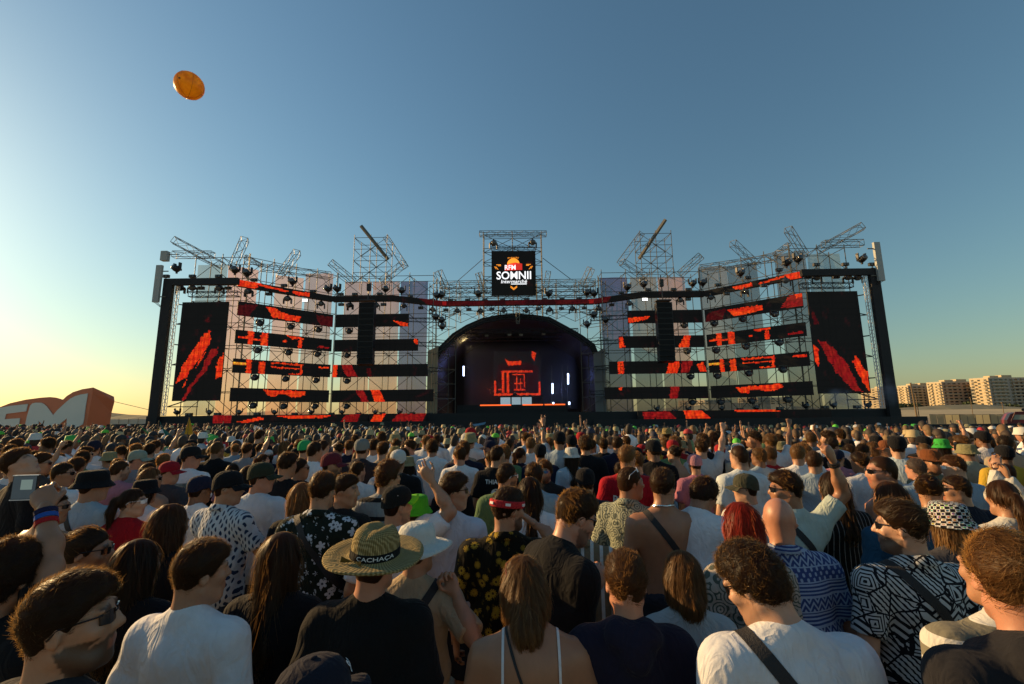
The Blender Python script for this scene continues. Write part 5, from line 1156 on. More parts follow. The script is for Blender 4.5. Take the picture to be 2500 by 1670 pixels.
for k, (lb, u, v, wd) in enumerate((('dark bush at the foot of the stage column', 2200, 985, 8), ('dark green tree in front of the reddish front', 2232, 984, 7), ('tree beside the slim lamp post', 2362, 980, 6), ('low bush before the tall cream block', 2395, 993, 6), ('tree at the right end before the cream block', 2470, 988, 8), ('low bush at the foot of the ochre block', 2280, 994, 5))): far_tree(lb, u, v, 300, wd, k)
for k in range(9):   # parked cars, a few pixels each
    x = P(2225 + k * 30, 1000, 322).x; r_ = thing('parked_car', f'tiny pale parked car on the promenade, {ORD[k]} from the stage', 'car', (x, 322, 1.9), 0, 'cars parked on the promenade'); mb = MB(); mb.prism([(-2.1, -.8, .3), (2.1, -.8, .3), (2.1, -.8, .85), (1.2, -.8, .95), (.6, -.8, 1.45), (-1.2, -.8, 1.45), (-1.9, -.8, .95), (-2.1, -.8, .8)], (0, 1.6, 0)); mb.build('body', simple('car_paint' + str(k), random.choice([(.5, .5, .48), (.3, .3, .3), (.55, .52, .45)]), .3), r_)
    for x_ in (-1.3, 1.3): MB().lathe([(.3, -.85), (.3, .85)], 10, Matrix.Translation((x_, 0, .3)) @ Matrix.Rotation(R(90), 4, 'X')).build('wheel', FIXT, r_)
# truck at the right edge
tp = P(2437, 1036, 37); RED = simple('truck_red', (.20, .022, .028), .35, noise=.1, scale=3); tk = thing('truck', 'dark red truck cab with roll bar behind the black hoarding', 'truck', (tp.x + .75, 37.4, 0), R(-36)); zr = P(2450, 1007, 37).z
mb = MB(); mb.prism([(.05, -1, .5), (5, -1, .5), (5, -1, zr), (.62, -1, zr), (.36, -1, zr - .12), (.12, -1, 1.25)], (0, 2, 0)); mb.build('cab', RED, tk)
mb = MB(); mb.prism([(.42, -1.02, 1.28), (1.55, -1.02, 1.28), (1.55, -1.02, zr - .18), (.62, -1.02, zr - .18), (.5, -1.02, zr - .24)], (0, .04, 0)); mb.build('window', simple('truck_window', (.35, .36, .28), .1), tk)
for x in (2.05, 2.4, 2.75): MB().box((x, -1.02, 1.4), (.06, .05, 1.2)).build('body_rib', RED, tk)
MB().tube((.3, -1.05, 1.1), (.62, -1.05, zr + .02), .04, 6).tube((.62, -1.05, zr + .02), (4, -1.05, zr + .08), .04, 6).build('roll_bar', RED, tk)
for x in (1.15, 1.45): MB().lathe([(.1, -.08), (.13, 0), (.12, .06)], 10, Matrix.Translation((x, -.8, zr + .2)) @ Matrix.Rotation(R(90), 4, 'X')).build('roof_lamp', FIXT, tk)
for x in (1.1, 4.2): MB().lathe([(.5, -1.05), (.5, -.75)], 16, Matrix.Translation((x, 0, .5)) @ Matrix.Rotation(R(-90), 4, 'X')).build('wheel', FIXT, tk)
MB().tube((1.3, -.6, 1.32), (1.05, -.6, 1.52), .02, 5).lathe([(.19, 0), (.21, .02), (.19, .04)], 12, Matrix.Translation((1.05, -.6, 1.5)) @ Matrix.Rotation(R(50), 4, 'Y')).build('steering_wheel', FIXT, tk)

# inflatable letters at the left
def zq(x, y): return (x * .19134, 900 + y * .19134)
INR = simple('inflatable_red', (.58, .17, .08), .45, noise=.08, scale=.8, bump=.25); INW = simple('inflatable_white', (.62, .66, .62), .45, noise=.06, scale=.8, bump=.2)
inf = thing('inflatable_logo', 'giant red inflatable with white letters behind the crowd at far left', 'inflatable', P(150, 1030, 36) * 1); inf.location.z = 0; O = inf.location.copy()
front = [(-330, 700), (-330, 640), (-200, 570), (0, 490), (130, 440), (330, 395), (520, 370), (640, 362), (720, 370), (800, 398), (850, 350), (930, 300), (1050, 262), (1190, 240), (1150, 480), (1100, 735), (1090, 900), (-330, 900)]
fp = [P(*zq(*p), 36) - O for p in front]; sp = [P(*zq(*p), 38) - O for p in ((1455, 358), (1462, 420), (1425, 560), (1395, 740), (1390, 900))]
mb = MB(); mb.add(fp, [list(range(len(fp)))[::-1]]); top = fp[:14]; q = [p + Vector((0, 2, -.5)) for p in top[:13]] + [sp[0]]
mb.quadstrip(top, q); side = [fp[13], fp[13].lerp(fp[14], .3), fp[14], fp[15], fp[16]]; mb.quadstrip(side, sp); mb.build('body', INR, inf)
def inl(name, pts): mb = MB(); mb.prism([P(*zq(*p), 35.93) - O for p in pts], (0, .05, 0)); return mb.build(name, INW, inf)
inl('letter', [(-150, 760), (-120, 600), (-60, 520), (0, 500), (130, 475), (352, 452), (330, 545), (75, 578), (57, 645), (252, 632), (235, 738), (35, 745), (30, 800), (-150, 800)])
inl('letter', [(305, 800), (310, 760), (345, 600), (385, 470), (410, 445), (450, 434), (520, 435), (555, 450), (590, 480), (640, 545), (675, 595), (730, 530), (850, 420), (900, 380), (960, 350), (1030, 330), (1118, 316), (1090, 480), (1070, 640), (1055, 710), (1000, 740), (990, 800), (845, 800), (852, 632), (770, 700), (710, 760), (600, 760), (540, 715), (490, 665), (485, 800)])
tag(MB().tube(P(281, 981, 38), P(395, 1008, 37), .02, 4).build('guy_rope', FIXT), 'thin rope from the inflatable to the stage frame', 'rope')
wf = thing('site_fence', 'pale sheeted site fence between the inflatable and the stage', 'fence', P(300, 1030, 60)); wf.location.z = 0
a_, b_ = P(268, 1024, 60), P(362, 1023, 60)
for i in range(4):
    p0, p1 = a_.lerp(b_, i / 4), a_.lerp(b_, (i + 1) / 4); mb = MB(); mb.add([Vector((p0.x, 60, .1)) - wf.location, Vector((p1.x - .03, 60, .1)) - wf.location, Vector((p1.x - .03, 60, p1.z)) - wf.location, Vector((p0.x, 60, p0.z)) - wf.location], [[0, 1, 2, 3]]); mb.build('sheet', simple('white_sheet', (.5, .48, .4), .8) if i == 0 else bpy.data.materials['white_sheet'], wf)
    MB().tube(Vector((p0.x, 59.95, 0)) - wf.location, Vector((p0.x, 59.95, p0.z + .1)) - wf.location, .03, 5).build('post', STEEL, wf)

# yellow ball in the air
def ball_mat():
    m, nt, b = newmat('ball_vinyl'); L = nt.links.new; tc = N(nt, 'ShaderNodeTexCoord'); nz = N(nt, 'ShaderNodeTexNoise'); nz.inputs['Scale'].default_value = 5; nz.inputs['Detail'].default_value = 6; L(tc.outputs['Object'], nz.inputs['Vector'])
    cr = N(nt, 'ShaderNodeValToRGB'); cr.color_ramp.elements[0].color = (.70, .34, .008, 1); cr.color_ramp.elements[1].color = (.9, .54, .03, 1); cr.color_ramp.elements[0].position = .38; cr.color_ramp.elements[1].position = .62; L(nz.outputs[0], cr.inputs[0]); L(cr.outputs[0], b.inputs['Base Color']); b.inputs['Roughness'].default_value = .4
    tl = N(nt, 'ShaderNodeBsdfTranslucent'); L(cr.outputs[0], tl.inputs[0]); ms = N(nt, 'ShaderNodeMixShader'); ms.inputs[0].default_value = .6; L(b.outputs[0], ms.inputs[1]); L(tl.outputs[0], ms.inputs[2]); L(ms.outputs[0], nt.nodes['Material Output'].inputs['Surface']); return m
BALLM = ball_mat(); p = P(462, 209, 11); r_ = thing('beach_ball', 'big yellow inflatable ball flying high over the crowd', 'ball', p - Vector((0, 0, .36)))
mb = MB(); n_ = 12; mb.lathe([(.36 * math.cos(R(a)) + .001, .36 * math.sin(R(a)) + .36) for a in range(-90, 91, 12)], 32, cap=False); mb.build('skin', BALLM, r_, smooth=True)
SEAM = simple('ball_seam', (.30, .12, .006), .5)
for k in range(3): 
    pts = [Matrix.Rotation(R(60 * k + 20), 3, 'Z') @ Vector((.362 * math.cos(R(a)), 0, .362 * math.sin(R(a)))) + Vector((0, 0, .36)) for a in range(0, 361, 15)]; mb = MB()
    for i in range(24): mb.tube(pts[i], pts[i + 1], .004, 4, cap=False)
    mb.build('seam', SEAM, r_)
mb = MB().lathe([(.03, -.01), (.03, .015), (.012, .02)], 10, Matrix.Translation((0, -.352, .3)) @ Matrix.Rotation(R(95), 4, 'X')); mb.build('valve', SEAM, r_)

# smoke drifting from the foot of the right column
def smoke_mat():
    m = bpy.data.materials.new('smoke'); m.use_nodes = True; nt = m.node_tree; nt.nodes.remove(nt.nodes['Principled BSDF']); L = nt.links.new
    v = N(nt, 'ShaderNodeVolumePrincipled'); v.inputs['Color'].default_value = (.62, .70, .90, 1); tc = N(nt, 'ShaderNodeTexCoord'); nz = N(nt, 'ShaderNodeTexNoise'); nz.inputs['Scale'].default_value = .8; nz.inputs['Detail'].default_value = 4; L(tc.outputs['Object'], nz.inputs['Vector'])
    tot = None
    for c, r in (((-1.4, 0, .45), (2.6, .8, .75)), ((-3.2, 0, .9), (1.6, .8, .9)), ((.85, 0, 1.3), (.8, .8, 1.5))):      # soft puffs that fade to nothing
        sb = N(nt, 'ShaderNodeVectorMath', operation='SUBTRACT'); sb.inputs[1].default_value = c; L(tc.outputs['Object'], sb.inputs[0]); dv = N(nt, 'ShaderNodeVectorMath', operation='DIVIDE'); dv.inputs[1].default_value = r; L(sb.outputs[0], dv.inputs[0]); ln = N(nt, 'ShaderNodeVectorMath', operation='LENGTH'); L(dv.outputs[0], ln.inputs[0])
        mr = N(nt, 'ShaderNodeMapRange'); mr.interpolation_type = 'SMOOTHSTEP'; mr.inputs[1].default_value = 1; mr.inputs[2].default_value = 0; L(ln.outputs['Value'], mr.inputs[0])
        if tot is None: tot = mr.outputs[0]
        else: ad = N(nt, 'ShaderNodeMath', operation='ADD'); L(tot, ad.inputs[0]); L(mr.outputs[0], ad.inputs[1]); tot = ad.outputs[0]
    mn = N(nt, 'ShaderNodeMapRange'); mn.inputs[1].default_value = .38; mn.inputs[2].default_value = .7; mn.inputs[4].default_value = 1.1; L(nz.outputs[0], mn.inputs[0]); mu = N(nt, 'ShaderNodeMath', operation='MULTIPLY'); L(mn.outputs[0], mu.inputs[0]); L(tot, mu.inputs[1]); L(mu.outputs[0], v.inputs['Density'])
    L(v.outputs[0], nt.nodes['Material Output'].inputs['Volume']); return m
sm = MB(); c0 = P(2150, 1000, 35.9)
f_ = Fld(np.arange(-5.4, 2.6, .2), np.arange(-1.2, 1.4, .2), np.arange(-.7, 3.4, .2)); f_.ell((-1.4, 0, .45), (2.7, .85, .8), .1); f_.ell((-3.2, 0, .9), (1.7, .85, .95), .1); f_.ell((.85, 0, 1.3), (.85, .85, 1.6), .1)
vv, qq = f_.nets(); o = link('smoke', mesh('smoke', vv, qq, True), None, smoke_mat()); o.location = (c0.x, c0.y, 2.3); tag(o, 'thin bluish smoke drifting at the foot of the right frame column', 'smoke', None, 'stuff')

# smoke hanging inside the arch, and the blue lamps that light it
def arch_smoke():
    m = bpy.data.materials.new('arch_smoke'); m.use_nodes = True; nt = m.node_tree; nt.nodes.remove(nt.nodes['Principled BSDF']); L = nt.links.new; v = N(nt, 'ShaderNodeVolumePrincipled'); v.inputs['Color'].default_value = (.8, .8, .82, 1); v.inputs['Density'].default_value = .017; L(v.outputs[0], nt.nodes['Material Output'].inputs['Volume']); return m
o = MB().box((0.2, 51.6, 6.2), (12.2, 8.6, 7.2)).build('stage_smoke', arch_smoke()); tag(o, 'thin smoke hanging under the arch roof around the booth', 'smoke', None, 'stuff')
for k, (u, v, e) in enumerate(((1112, 902, 60), (1366, 950, 30), (1404, 915, 60), (1360, 990, 20))):
    ld = bpy.data.lights.new('blue_lamp', 'POINT'); ld.energy = e; ld.color = (.22, .32, 1.0); ld.shadow_soft_size = .25; lo = bpy.data.objects.new('blue_lamp', ld); COL.objects.link(lo); lo.location = P(u, v, 50.4)
for k, (u, v, e) in enumerate(((1135, 835, 60), (1190, 950, 40))):
    ld = bpy.data.lights.new('warm_lamp', 'POINT'); ld.energy = e; ld.color = (1.0, .72, .3) if k == 0 else (1, .12, .05); ld.shadow_soft_size = .25; lo = bpy.data.objects.new('warm_lamp', ld); COL.objects.link(lo); lo.location = P(u, v, 50.0)
# ================================================================ named people in front
SK = {'tan': (.32, .15, .08), 'light': (.45, .25, .16), 'mid': (.37, .19, .11), 'dark': (.18, .085, .045), 'red': (.43, .20, .125)}
HC = {'black': (.024, .016, .011), 'dark': (.042, .025, .014), 'brown': (.08, .042, .02), 'lbrown': (.17, .10, .042), 'blond': (.26, .16, .065), 'auburn': (.12, .05, .018), 'red': (.30, .022, .01), 'grey': (.14, .13, .12)}
WH, BK, NV, GY = (.76, .77, .79), (.012, .012, .014), (.016, .018, .04), (.25, .26, .28)
STY = {'short': dict(style='short', vol=.010, length=.02, lift=.38, comb=(.2, .6, .3), n=2600, width=.0016), 'crop': dict(style='fade', vol=.017, length=.022, lift=.45, comb=(.1, .9, .4), n=2800, width=.0016),
       'curly': dict(style='curly', vol=.024, length=.026, lift=.4, n=3000, width=.002, amp=.005), 'bigcurl': dict(style='curly', vol=.032, length=.032, lift=.35, n=3600, width=.0022, amp=.007), 'back': dict(style='fade', vol=.017, length=.034, lift=.3, comb=(.1, -1, .45), n=2800, width=.0018),
       'buzz': dict(style='short', vol=.004, length=.006, lift=.6, n=1400, width=.0016, amp=.0008), 'under': dict(style='short', vol=.005, length=.012, lift=.3, n=500, width=.002, amp=.001),
       'long': dict(style='long', vol=.014, length=.17, n=1700, width=.0028, amp=.0025), 'wavy': dict(style='long', vol=.018, length=.12, n=1500, width=.004, amp=.007, drop=.3), 'bob': dict(style='bob', vol=.016, length=.075, n=1500, width=.0034, amp=.005), 'pony': dict(style='pony', vol=.009, length=.09, n=900, width=.003, amp=.003), 'bun': dict(style='bun', vol=.009, length=.05, n=900, width=.0026, lift=.12, comb=(0, -1, .2), amp=.002)}
CAPM = simple('dark_lens_blue', (.02, .12, .25), .05)
POS = []       # ground positions already taken
def place(f, u, v, Y, yaw, extra):
    p = P(u, v, Y); top = f.hc[2] + float((f.Mh @ np.array([0, -.01, .125]))[2]) + extra; s = p.z / top
    c, sn = math.cos(yaw), math.sin(yaw); hx, hy_ = f.hc[0] * s, f.hc[1] * s
    return Vector((p.x - (c * hx - sn * hy_), p.y - (sn * hx + c * hy_), 0)), s
def print_on(F, m, x, z, off=.004, front=False):
    """wrap a flat mesh (x,z) on to the back of a shirt field"""
    n = len(m.vertices); v = np.zeros(n * 3, np.float32); m.vertices.foreach_get('co', v); v = v.reshape(-1, 3).astype(np.float64); q = np.stack([v[:, 0] + x, np.full(n, -.32), v[:, 2] + z], 1)
    for it in range(60): d, g_ = sample(F, q); q[:, 1] += np.clip(d - off, -.02, .03) * .7
    m.vertices.foreach_set('co', q.astype(np.float32).ravel()); m.update(); return m
def hat_part(name, kind, r_, f, color, mat=None, pitch=0., dz=0., sc=1.0, yaw=0.):
    o = link(name, hat_data(kind), r_, mat or CLOTH, color); o.matrix_basis = f.head_matrix() @ Matrix.Translation((0, 0, dz)) @ Matrix.Rotation(R(yaw), 4, 'Z') @ Matrix.Rotation(R(pitch), 4, 'X') @ Matrix.Scale(sc, 4)
    return o
n_person = [0]; KD = 1.12       # depth factor fitted on the size of heads in the photograph
def fg(label, u, v, Y, hair='short', hc='dark', top='tee', tc=WH, pat=None, yaw=0, hy=0, hp=0, hr=0, sk='mid', fem=False, wid=1., big=0., hat=None, hatc=BK, brim=True, glasses=None, strap=None, arms=None, stub=0., lean=0., trc=(.03, .035, .05), hatpat=None, q=None, hatyaw=0., shorts=True, recede=0.):
    n_person[0] += 1; Y = Y * KD if Y < 9 else Y; q = q or min(3.2, max(1., Y / 1.8)); A = {}
    f = Figure(hy, hp, hr, wid, q, None, fem, lean, n_person[0] * 7, big)
    extra = {None: STY[hair]['vol'] if hair else 0., 'cap': .028, 'bucket': .018, 'sunhat': .03, 'straw': .042, 'fedora': .042}[hat]
    loc, s = place(f, u, v, Y, R(yaw), extra)
    if arms:
        inv = Matrix.Rotation(-R(yaw), 3, 'Z')
        for d, a in arms.items():
            a = dict(a)
            if 'px' in a: w_ = inv @ (P(a['px'][0], a['px'][1], a['px'][2] * KD) - loc) / s; a['w'] = tuple(w_)
            A[d] = a
        f = Figure(hy, hp, hr, wid, q, A, fem, lean, n_person[0] * 7, big)
    r_ = thing('person', label, 'person', loc, R(yaw), 'festival crowd'); r_.scale = (s, s, s); POS.append((loc.x, loc.y))
    nm = 'body'
    link('body', f.body_mesh(nm, stubble=stub, buzz=.55 if hair == 'buzz' else 0, bare=(top in (None, 'tank'))), r_, SKIN, SK[sk])
    if top:
        sh = link({'tee': 't_shirt', 'shirt': 'shirt', 'long': 'long_sleeved_shirt', 'hood': 'hooded_top', 'tank': 'camisole', 'crop': 't_shirt'}[top], f.shirt_mesh('top', top), r_, PAT[pat] if pat else CLOTH, tc)
        f.shirt_o = sh
        if top == 'shirt' and Y < 4: link('collar', f.collar_mesh('collar', top), sh, PAT[pat] if pat else CLOTH, tc)
    link('trousers', f.trousers_mesh('trousers', shorts), r_, CLOTH, trc)
    if hair:
        st = dict(STY['under'] if (hat in ('cap', 'bucket', 'sunhat', 'straw', 'fedora') and STY[hair]['style'] in ('short', 'fade', 'curly')) else STY[hair]); nb_ = 1.6 if Y < 2.15 else .8; st['n'] = int(st['n'] * nb_ / q ** 1.05); st['width'] *= q ** .8 * (.75 if Y < 2.15 else 1)
        if recede: st['recede'] = recede
        link('hair', f.hair_mesh('hair', **st), r_, HAIR, HC[hc])
    hm = PAT[hatpat] if hatpat else None
    if hat == 'cap':
        f.cap_o = hat_part('cap', 'cap', r_, f, hatc, hm)
        if brim: link('peak', hat_data('brim'), f.cap_o, hm or CLOTH, hatc)
    elif hat: hat_part({'bucket': 'bucket_hat', 'sunhat': 'sun_hat', 'straw': 'straw_hat', 'fedora': 'brimmed_hat'}[hat], hat, r_, f, hatc, hm)
    if glasses:
        o = link('sunglasses', hat_data('glasses'), r_, {'dark': GLASS_DK, 'blue': CAPM, 'white': WHITE_PL}[glasses.split('_')[0]]); up = glasses.endswith('_up')
        o.matrix_basis = f.head_matrix() @ (Matrix.Translation((0, .0, .0)) if not up else Matrix.Translation((0, -.03, .055)) @ Matrix.Rotation(R(28), 4, 'X'))
    if strap and hasattr(f, 'shirt_f') or strap:
        F_ = getattr(f, 'shirt_f', None)
        if F_ is None:
            F_ = Fld(np.arange(-.36, .36, .015), np.arange(-.25, .28, .015), np.arange(.7, 1.6, .015)); f.torso(F_)
        d = strap if isinstance(strap, (int, float)) else 1
        link('bag_strap', strap_mesh('bag_strap', F_, (0, 0, 1.31), (d * .8, 0, .6), (0, 0, 1), width=.042), r_, STRAPM)
    return r_, f, s
def phone(label, u, v, Y, wd, ht, rz=0):
    p = P(u, v, Y); r_ = thing('phone', label, 'phone', p, rz); MB().box((0, 0, 0), (wd, .009, ht)).build('case', FIXT, r_); MB().box((wd * .1, -.0076, ht * .12), (wd * .45, .001, ht * .4)).build('picture', simple('phone_picture', (.02, .02, .02), .6, noise=.8, scale=60, emit=(.16, .22, .2), estr=.6), r_); MB().box((0, -.0062, 0), (wd * .9, .002, ht * .9)).build('screen', simple('phone_screen', (.02, .022, .024), .5, noise=.9, scale=30, emit=(.03, .045, .055), estr=.6), r_)
    for z in (-1, 1): MB().box((0, -.002, z * ht * .49), (wd, .012, ht * .035)).build('rim', WHITE_PL, r_)
    return r_

r_, f, s = fg('bearded man with sunglasses and dark hair at the bottom left corner', 190, 1398, 1.14, 'crop', 'black', 'tee', (.03, .03, .035), hy=-48, hp=6, stub=.78, glasses='dark', sk='mid', yaw=-15)
fg('man in plain white t-shirt with short dark hair, bottom left', 497, 1318, 1.66, 'crop', 'dark', 'tee', WH, hy=-32, sk='mid', yaw=-6)
fg('woman with long straight black hair directly behind the white t-shirt man', 342, 1314, 1.92, 'long', 'black', 'long', BK, fem=True, hy=-10)
fg('woman with long sunlit brown hair left of the wave-print shirt', 420, 1228, 2.35, 'wavy', 'brown', 'long', BK, fem=True, hy=-15, wid=1.05)
fg('woman with tied dark hair and sunglasses in profile, lower left', 222, 1285, 1.98, 'bun', 'dark', 'tank', WH, fem=True, hy=-68, glasses='dark', sk='tan')
r_, f, s = fg('dark-haired man at the left edge holding up a phone', 30, 1316, 1.5, 'curly', 'black', 'tee', BK, yaw=-5, sk='tan', arms={1: dict(px=(112, 1236, 1.62), pole=(1, .2, -.4), curl=.55, palm=(-.6, .6, .2), bend=(-.5, .1, .3))})
p1 = P(112, 1240, 1.62)
for k, (c, dz) in enumerate((((.02, .02, .06), .0), ((.03, .10, .4), -.022), ((.4, .02, .025), -.044))):
    e_, w_, _ = f.arm[1]; ax = Vector(w_ - e_).normalized(); o = MB().tube(Vector(w_) + ax * (dz - .03), Vector(w_) + ax * (dz - .012), .036, 14).build('wristband', CLOTH, r_, c)
phone('black phone held up filming at the left edge', 62, 1190, 1.63 * KD, .09, .096, R(8))
fg('woman in red t-shirt with a braided ponytail on the left', 328, 1191, 3.3, 'pony', 'dark', 'tee', (.36, .012, .018), fem=True, hy=-68, glasses='white', sk='light')
fg('man in black cap and white shirt with blue wave print', 562, 1146, 3.15, 'short', 'black', 'shirt', (.6, .62, .64), pat='leafdash', yaw=-15, hy=-55, hat='cap', glasses='dark', sk='mid', wid=1.08, arms={1: dict(w=(.2, .28, 1.05), curl=.7), -1: dict(w=(-.12, .3, 1.05), curl=.7)})
fg('man in navy cap and white t-shirt behind the wave-print shirt', 492, 1159, 3.6, 'short', 'black', 'tee', WH, hat='cap', hatc=NV, hy=-25, sk='dark')
fg('person in black bucket hat and pale blue t-shirt with backpack straps', 235, 1146, 3.35, 'short', 'dark', 'tee', (.42, .50, .56), hat='bucket', hatc=BK, hy=-40, strap=1)
r_, f, s = fg('man in black cap and white t-shirt with grey photo print on the back', 470, 1087, 4.9, 'short', 'dark', 'tee', WH, hat='cap', hatc=(.015, .015, .017), hy=-60, sk='red', wid=1.08)
m = mesh('print', [(-.09 + .18 * i / 8, 0, .09 - .2 * j / 8) for i in range(9) for j in range(9)], [[i * 9 + j, i * 9 + j + 1, i * 9 + j + 10, i * 9 + j + 9] for i in range(8) for j in range(8)]); link('back_print', print_on(f.shirt_f, m, 0, 1.27, .005), f.shirt_o, simple('shirt_photo_print', (.16, .19, .19), .85, noise=.9, scale=30))
fg('man in sage green cap and grey shirt facing right', 340, 1097, 5.3, 'short', 'grey', 'shirt', (.22, .25, .28), hat='cap', hatc=(.27, .32, .26), hy=-60, sk='red')
fg('person in bright red cap left of the photo-print t-shirt', 418, 1124, 4.5, 'short', 'dark', 'tee', (.06, .06, .07), hat='cap', hatc=(.34, .015, .025), hy=-75, sk='light')
fg('woman with streaked blond hair and sunglasses below the red cap', 372, 1140, 4.2, 'bob', 'lbrown', 'tee', (.3, .2, .15), fem=True, hy=-60, glasses='dark')
fg('woman in black bucket hat beside the braided ponytail', 360, 1169, 3.85, 'bob', 'dark', 'tee', WH, fem=True, hat='bucket', hy=-20)
fg('man at far left looking up with his face to the sky', 55, 1100, 3.4, 'crop', 'dark', 'tee', BK, yaw=-25, hy=-45, hp=32, sk='light')
fg('man in white t-shirt and sunglasses in profile, far left', 158, 1128, 4.2, 'short', 'dark', 'tee', WH, hy=-62, glasses='dark', sk='tan')
fg('bare-backed man with sunglasses behind the raised phone', 135, 1199, 3.0, 'short', 'black', None, yaw=-10, hy=-55, glasses='dark', sk='tan', wid=1.1)
fg('man with sunglasses and sunlit dark hair at far left, second row of heads', 102, 1105, 4.7, 'crop', 'dark', 'tee', (.05, .05, .05), hy=-50, glasses='dark')
fg('man in olive cap and white t-shirt facing right', 642, 1126, 3.55, 'short', 'dark', 'tee', (.6, .63, .68), hat='cap', hatc=(.035, .04, .025), hy=-66, glasses='dark', sk='red', wid=1.08)
fg('man in black t-shirt with short black hair right of the olive cap', 703, 1103, 4.1, 'crop', 'black', 'tee', BK, hy=-15, sk='tan')
fg('man with sunglasses looking right, just right of the black t-shirt', 735, 1118, 4.6, 'short', 'black', 'tee', BK, hy=-65, glasses='dark', sk='tan')
r_, f, s = fg('man from behind in black hawaiian shirt with white flowers and strap', 789, 1151, 2.85, 'crop', 'dark', 'shirt', (.018, .024, .018), pat='flower', hy=-6, strap=1, sk='mid', wid=1.1)
fg('woman with long golden blond hair left of the hawaiian shirt', 738, 1176, 3.15, 'wavy', 'blond', 'tee', BK, fem=True, hy=10)
fg('smiling dark-haired man in profile right of the hawaiian shirt', 846, 1156, 3.15, 'crop', 'black', 'tee', (.02, .02, .022), hy=-72, sk='mid', yaw=-20)
fg('woman in black with very long straight dark hair, lower left centre', 690, 1297, 1.92, 'long', 'dark', 'long', BK, fem=True, hy=-5, wid=1.05)
r_, f, s = fg('man in black t-shirt and wide straw hat', 921, 1276, 1.72, 'short', 'dark', 'tee', (.012, .012, .013), hat='straw', hatpat='weave', hatc=(.4, .3, .15), hy=-16, hp=3, hr=6, sk='red', wid=1.06)
HM = f.head_matrix(); band = lathe_hat('hat_band', [(.1075, .046), (.1068, .062), (.1055, .078), (.103, .078)], 40); o = link('hat_band', band, r_, CLOTH, (.012, .012, .012)); o.matrix_basis = HM
tm = text_mesh('hat_text', 'CACHAÇA', .17, .020, .01); n_ = len(tm.vertices); v = np.zeros(n_ * 3, np.float32); tm.vertices.foreach_get('co', v); v = v.reshape(-1, 3); ang = R(-52) + v[:, 0] / .112; z_ = v[:, 2] + .0625
tm.vertices.foreach_set('co', np.stack([.1095 * .92 * np.cos(ang), .1095 * 1.08 * np.sin(ang) - .012, z_], 1).astype(np.float32).ravel()); tm.update(); o = link('hat_lettering', tm, r_, WHITE_PL); o.matrix_basis = HM
for sg_ in (-1, 1): o = MB().add([(-.02, -.132, .05), (-.02 + sg_ * .045, -.15, .07), (-.02 + sg_ * .05, -.15, .045)], [[0, 1, 2], [2, 1, 0]]).build('hat_bow', CLOTH, r_, (.1, .09, .03)); o.matrix_basis = HM
fg('man in white sun hat and beige shirt with one hand lifted', 1022, 1271, 2.08, 'short', 'brown', 'tee', (.42, .33, .22), hat='sunhat', hatc=(.62, .63, .58), hy=-25, strap=-1, sk='mid', arms={1: dict(px=(1112, 1446, 2.0), pole=(.7, -.6, -1), curl=.75, palm=(-.4, -.5, .3))})
r_, f, s = fg('man in black cap with neon green peak raising his hand', 972, 1182, 2.72, 'short', 'black', 'tee', WH, hat='cap', hatc=(.014, .014, .014), brim=False, hy=-48, sk='mid', stub=.5, arms={1: dict(px=(1052, 1172, 2.75), pole=(1, 0, -.2), curl=.25, palm=(0, 1, .2), bend=(-.45, 0, .4), point=True, spread=.15)})
o = link('peak', hat_data('brim'), f.cap_o, CLOTH, (.25, .75, .03)); o.rotation_euler = (R(18), 0, 0)
for a_ in range(5): o = MB().lathe([(.006, 0), (.005, .004), (.001, .005)], 8, f.head_matrix() @ Matrix.Translation((.085 * math.sin(a_ * 1.3) * .93, -.10 * math.cos(a_ * 1.3) - .012, .07 + .02 * (a_ % 2))) @ Matrix.Rotation(R(90), 4, 'X')).build('badge', WHITE_PL, r_)
fg('person in fuzzy bright green hat behind the neon green peak', 1018, 1206, 2.98, 'short', 'dark', 'tee', WH, hat='bucket', hatc=(.06, .42, .03), hy=-10)
fg('man in tight white t-shirt and sunglasses looking right, centre left', 1108, 1152, 2.85, 'crop', 'black', 'tee', (.60, .62, .70), hy=-60, yaw=-15, glasses='dark', sk='mid', wid=1.05)
fg('curly-haired man in grey t-shirt with black stripes and sunglasses', 950, 1121, 3.35, 'curly', 'brown', 'tee', (.30, .32, .33), pat='stripes', hy=-45, glasses='dark', sk='mid')
fg('bearded man in maroon cap facing right', 812, 1103, 4.3, 'short', 'black', 'tee', (.03, .03, .04), hat='cap', hatc=(.13, .02, .03), hy=-68, stub=.8, sk='mid')
fg('person in grey cap and dark hoodie seen from behind', 885, 1069, 5.3, 'short', 'dark', 'hood', (.035, .03, .035), hat='cap', hatc=(.2, .21, .2), hy=0, wid=1.1)
fg('man in green cap above a white shirt, left of centre', 747, 1073, 6.0, 'short', 'dark', 'tee', (.3, .05, .06), hat='cap', hatc=(.03, .36, .12), hy=-20)
fg('man in white shirt with white headband band behind black t-shirt', 770, 1077, 5.2, 'short', 'black', 'shirt', WH, hy=-30, sk='mid')
r_, f, s = fg('man lowering his head under a navy cap at the bottom edge', 775, 1597, 1.04, 'short', 'dark', 'tee', (.02, .02, .025), hat='cap', hatc=(.016, .016, .026), hy=-32, hp=4, sk='mid')
tm = text_mesh('cap_monogram', '98', .035, .034, .02); n_ = len(tm.vertices); v = np.zeros(n_ * 3, np.float32); tm.vertices.foreach_get('co', v); v = v.reshape(-1, 3); ang = R(62) - v[:, 0] / .1; zz = v[:, 2] + .098; rr_ = np.interp(zz, [.075, .1, .122, .137], [.985, .92, .78, .55]) * 1.03
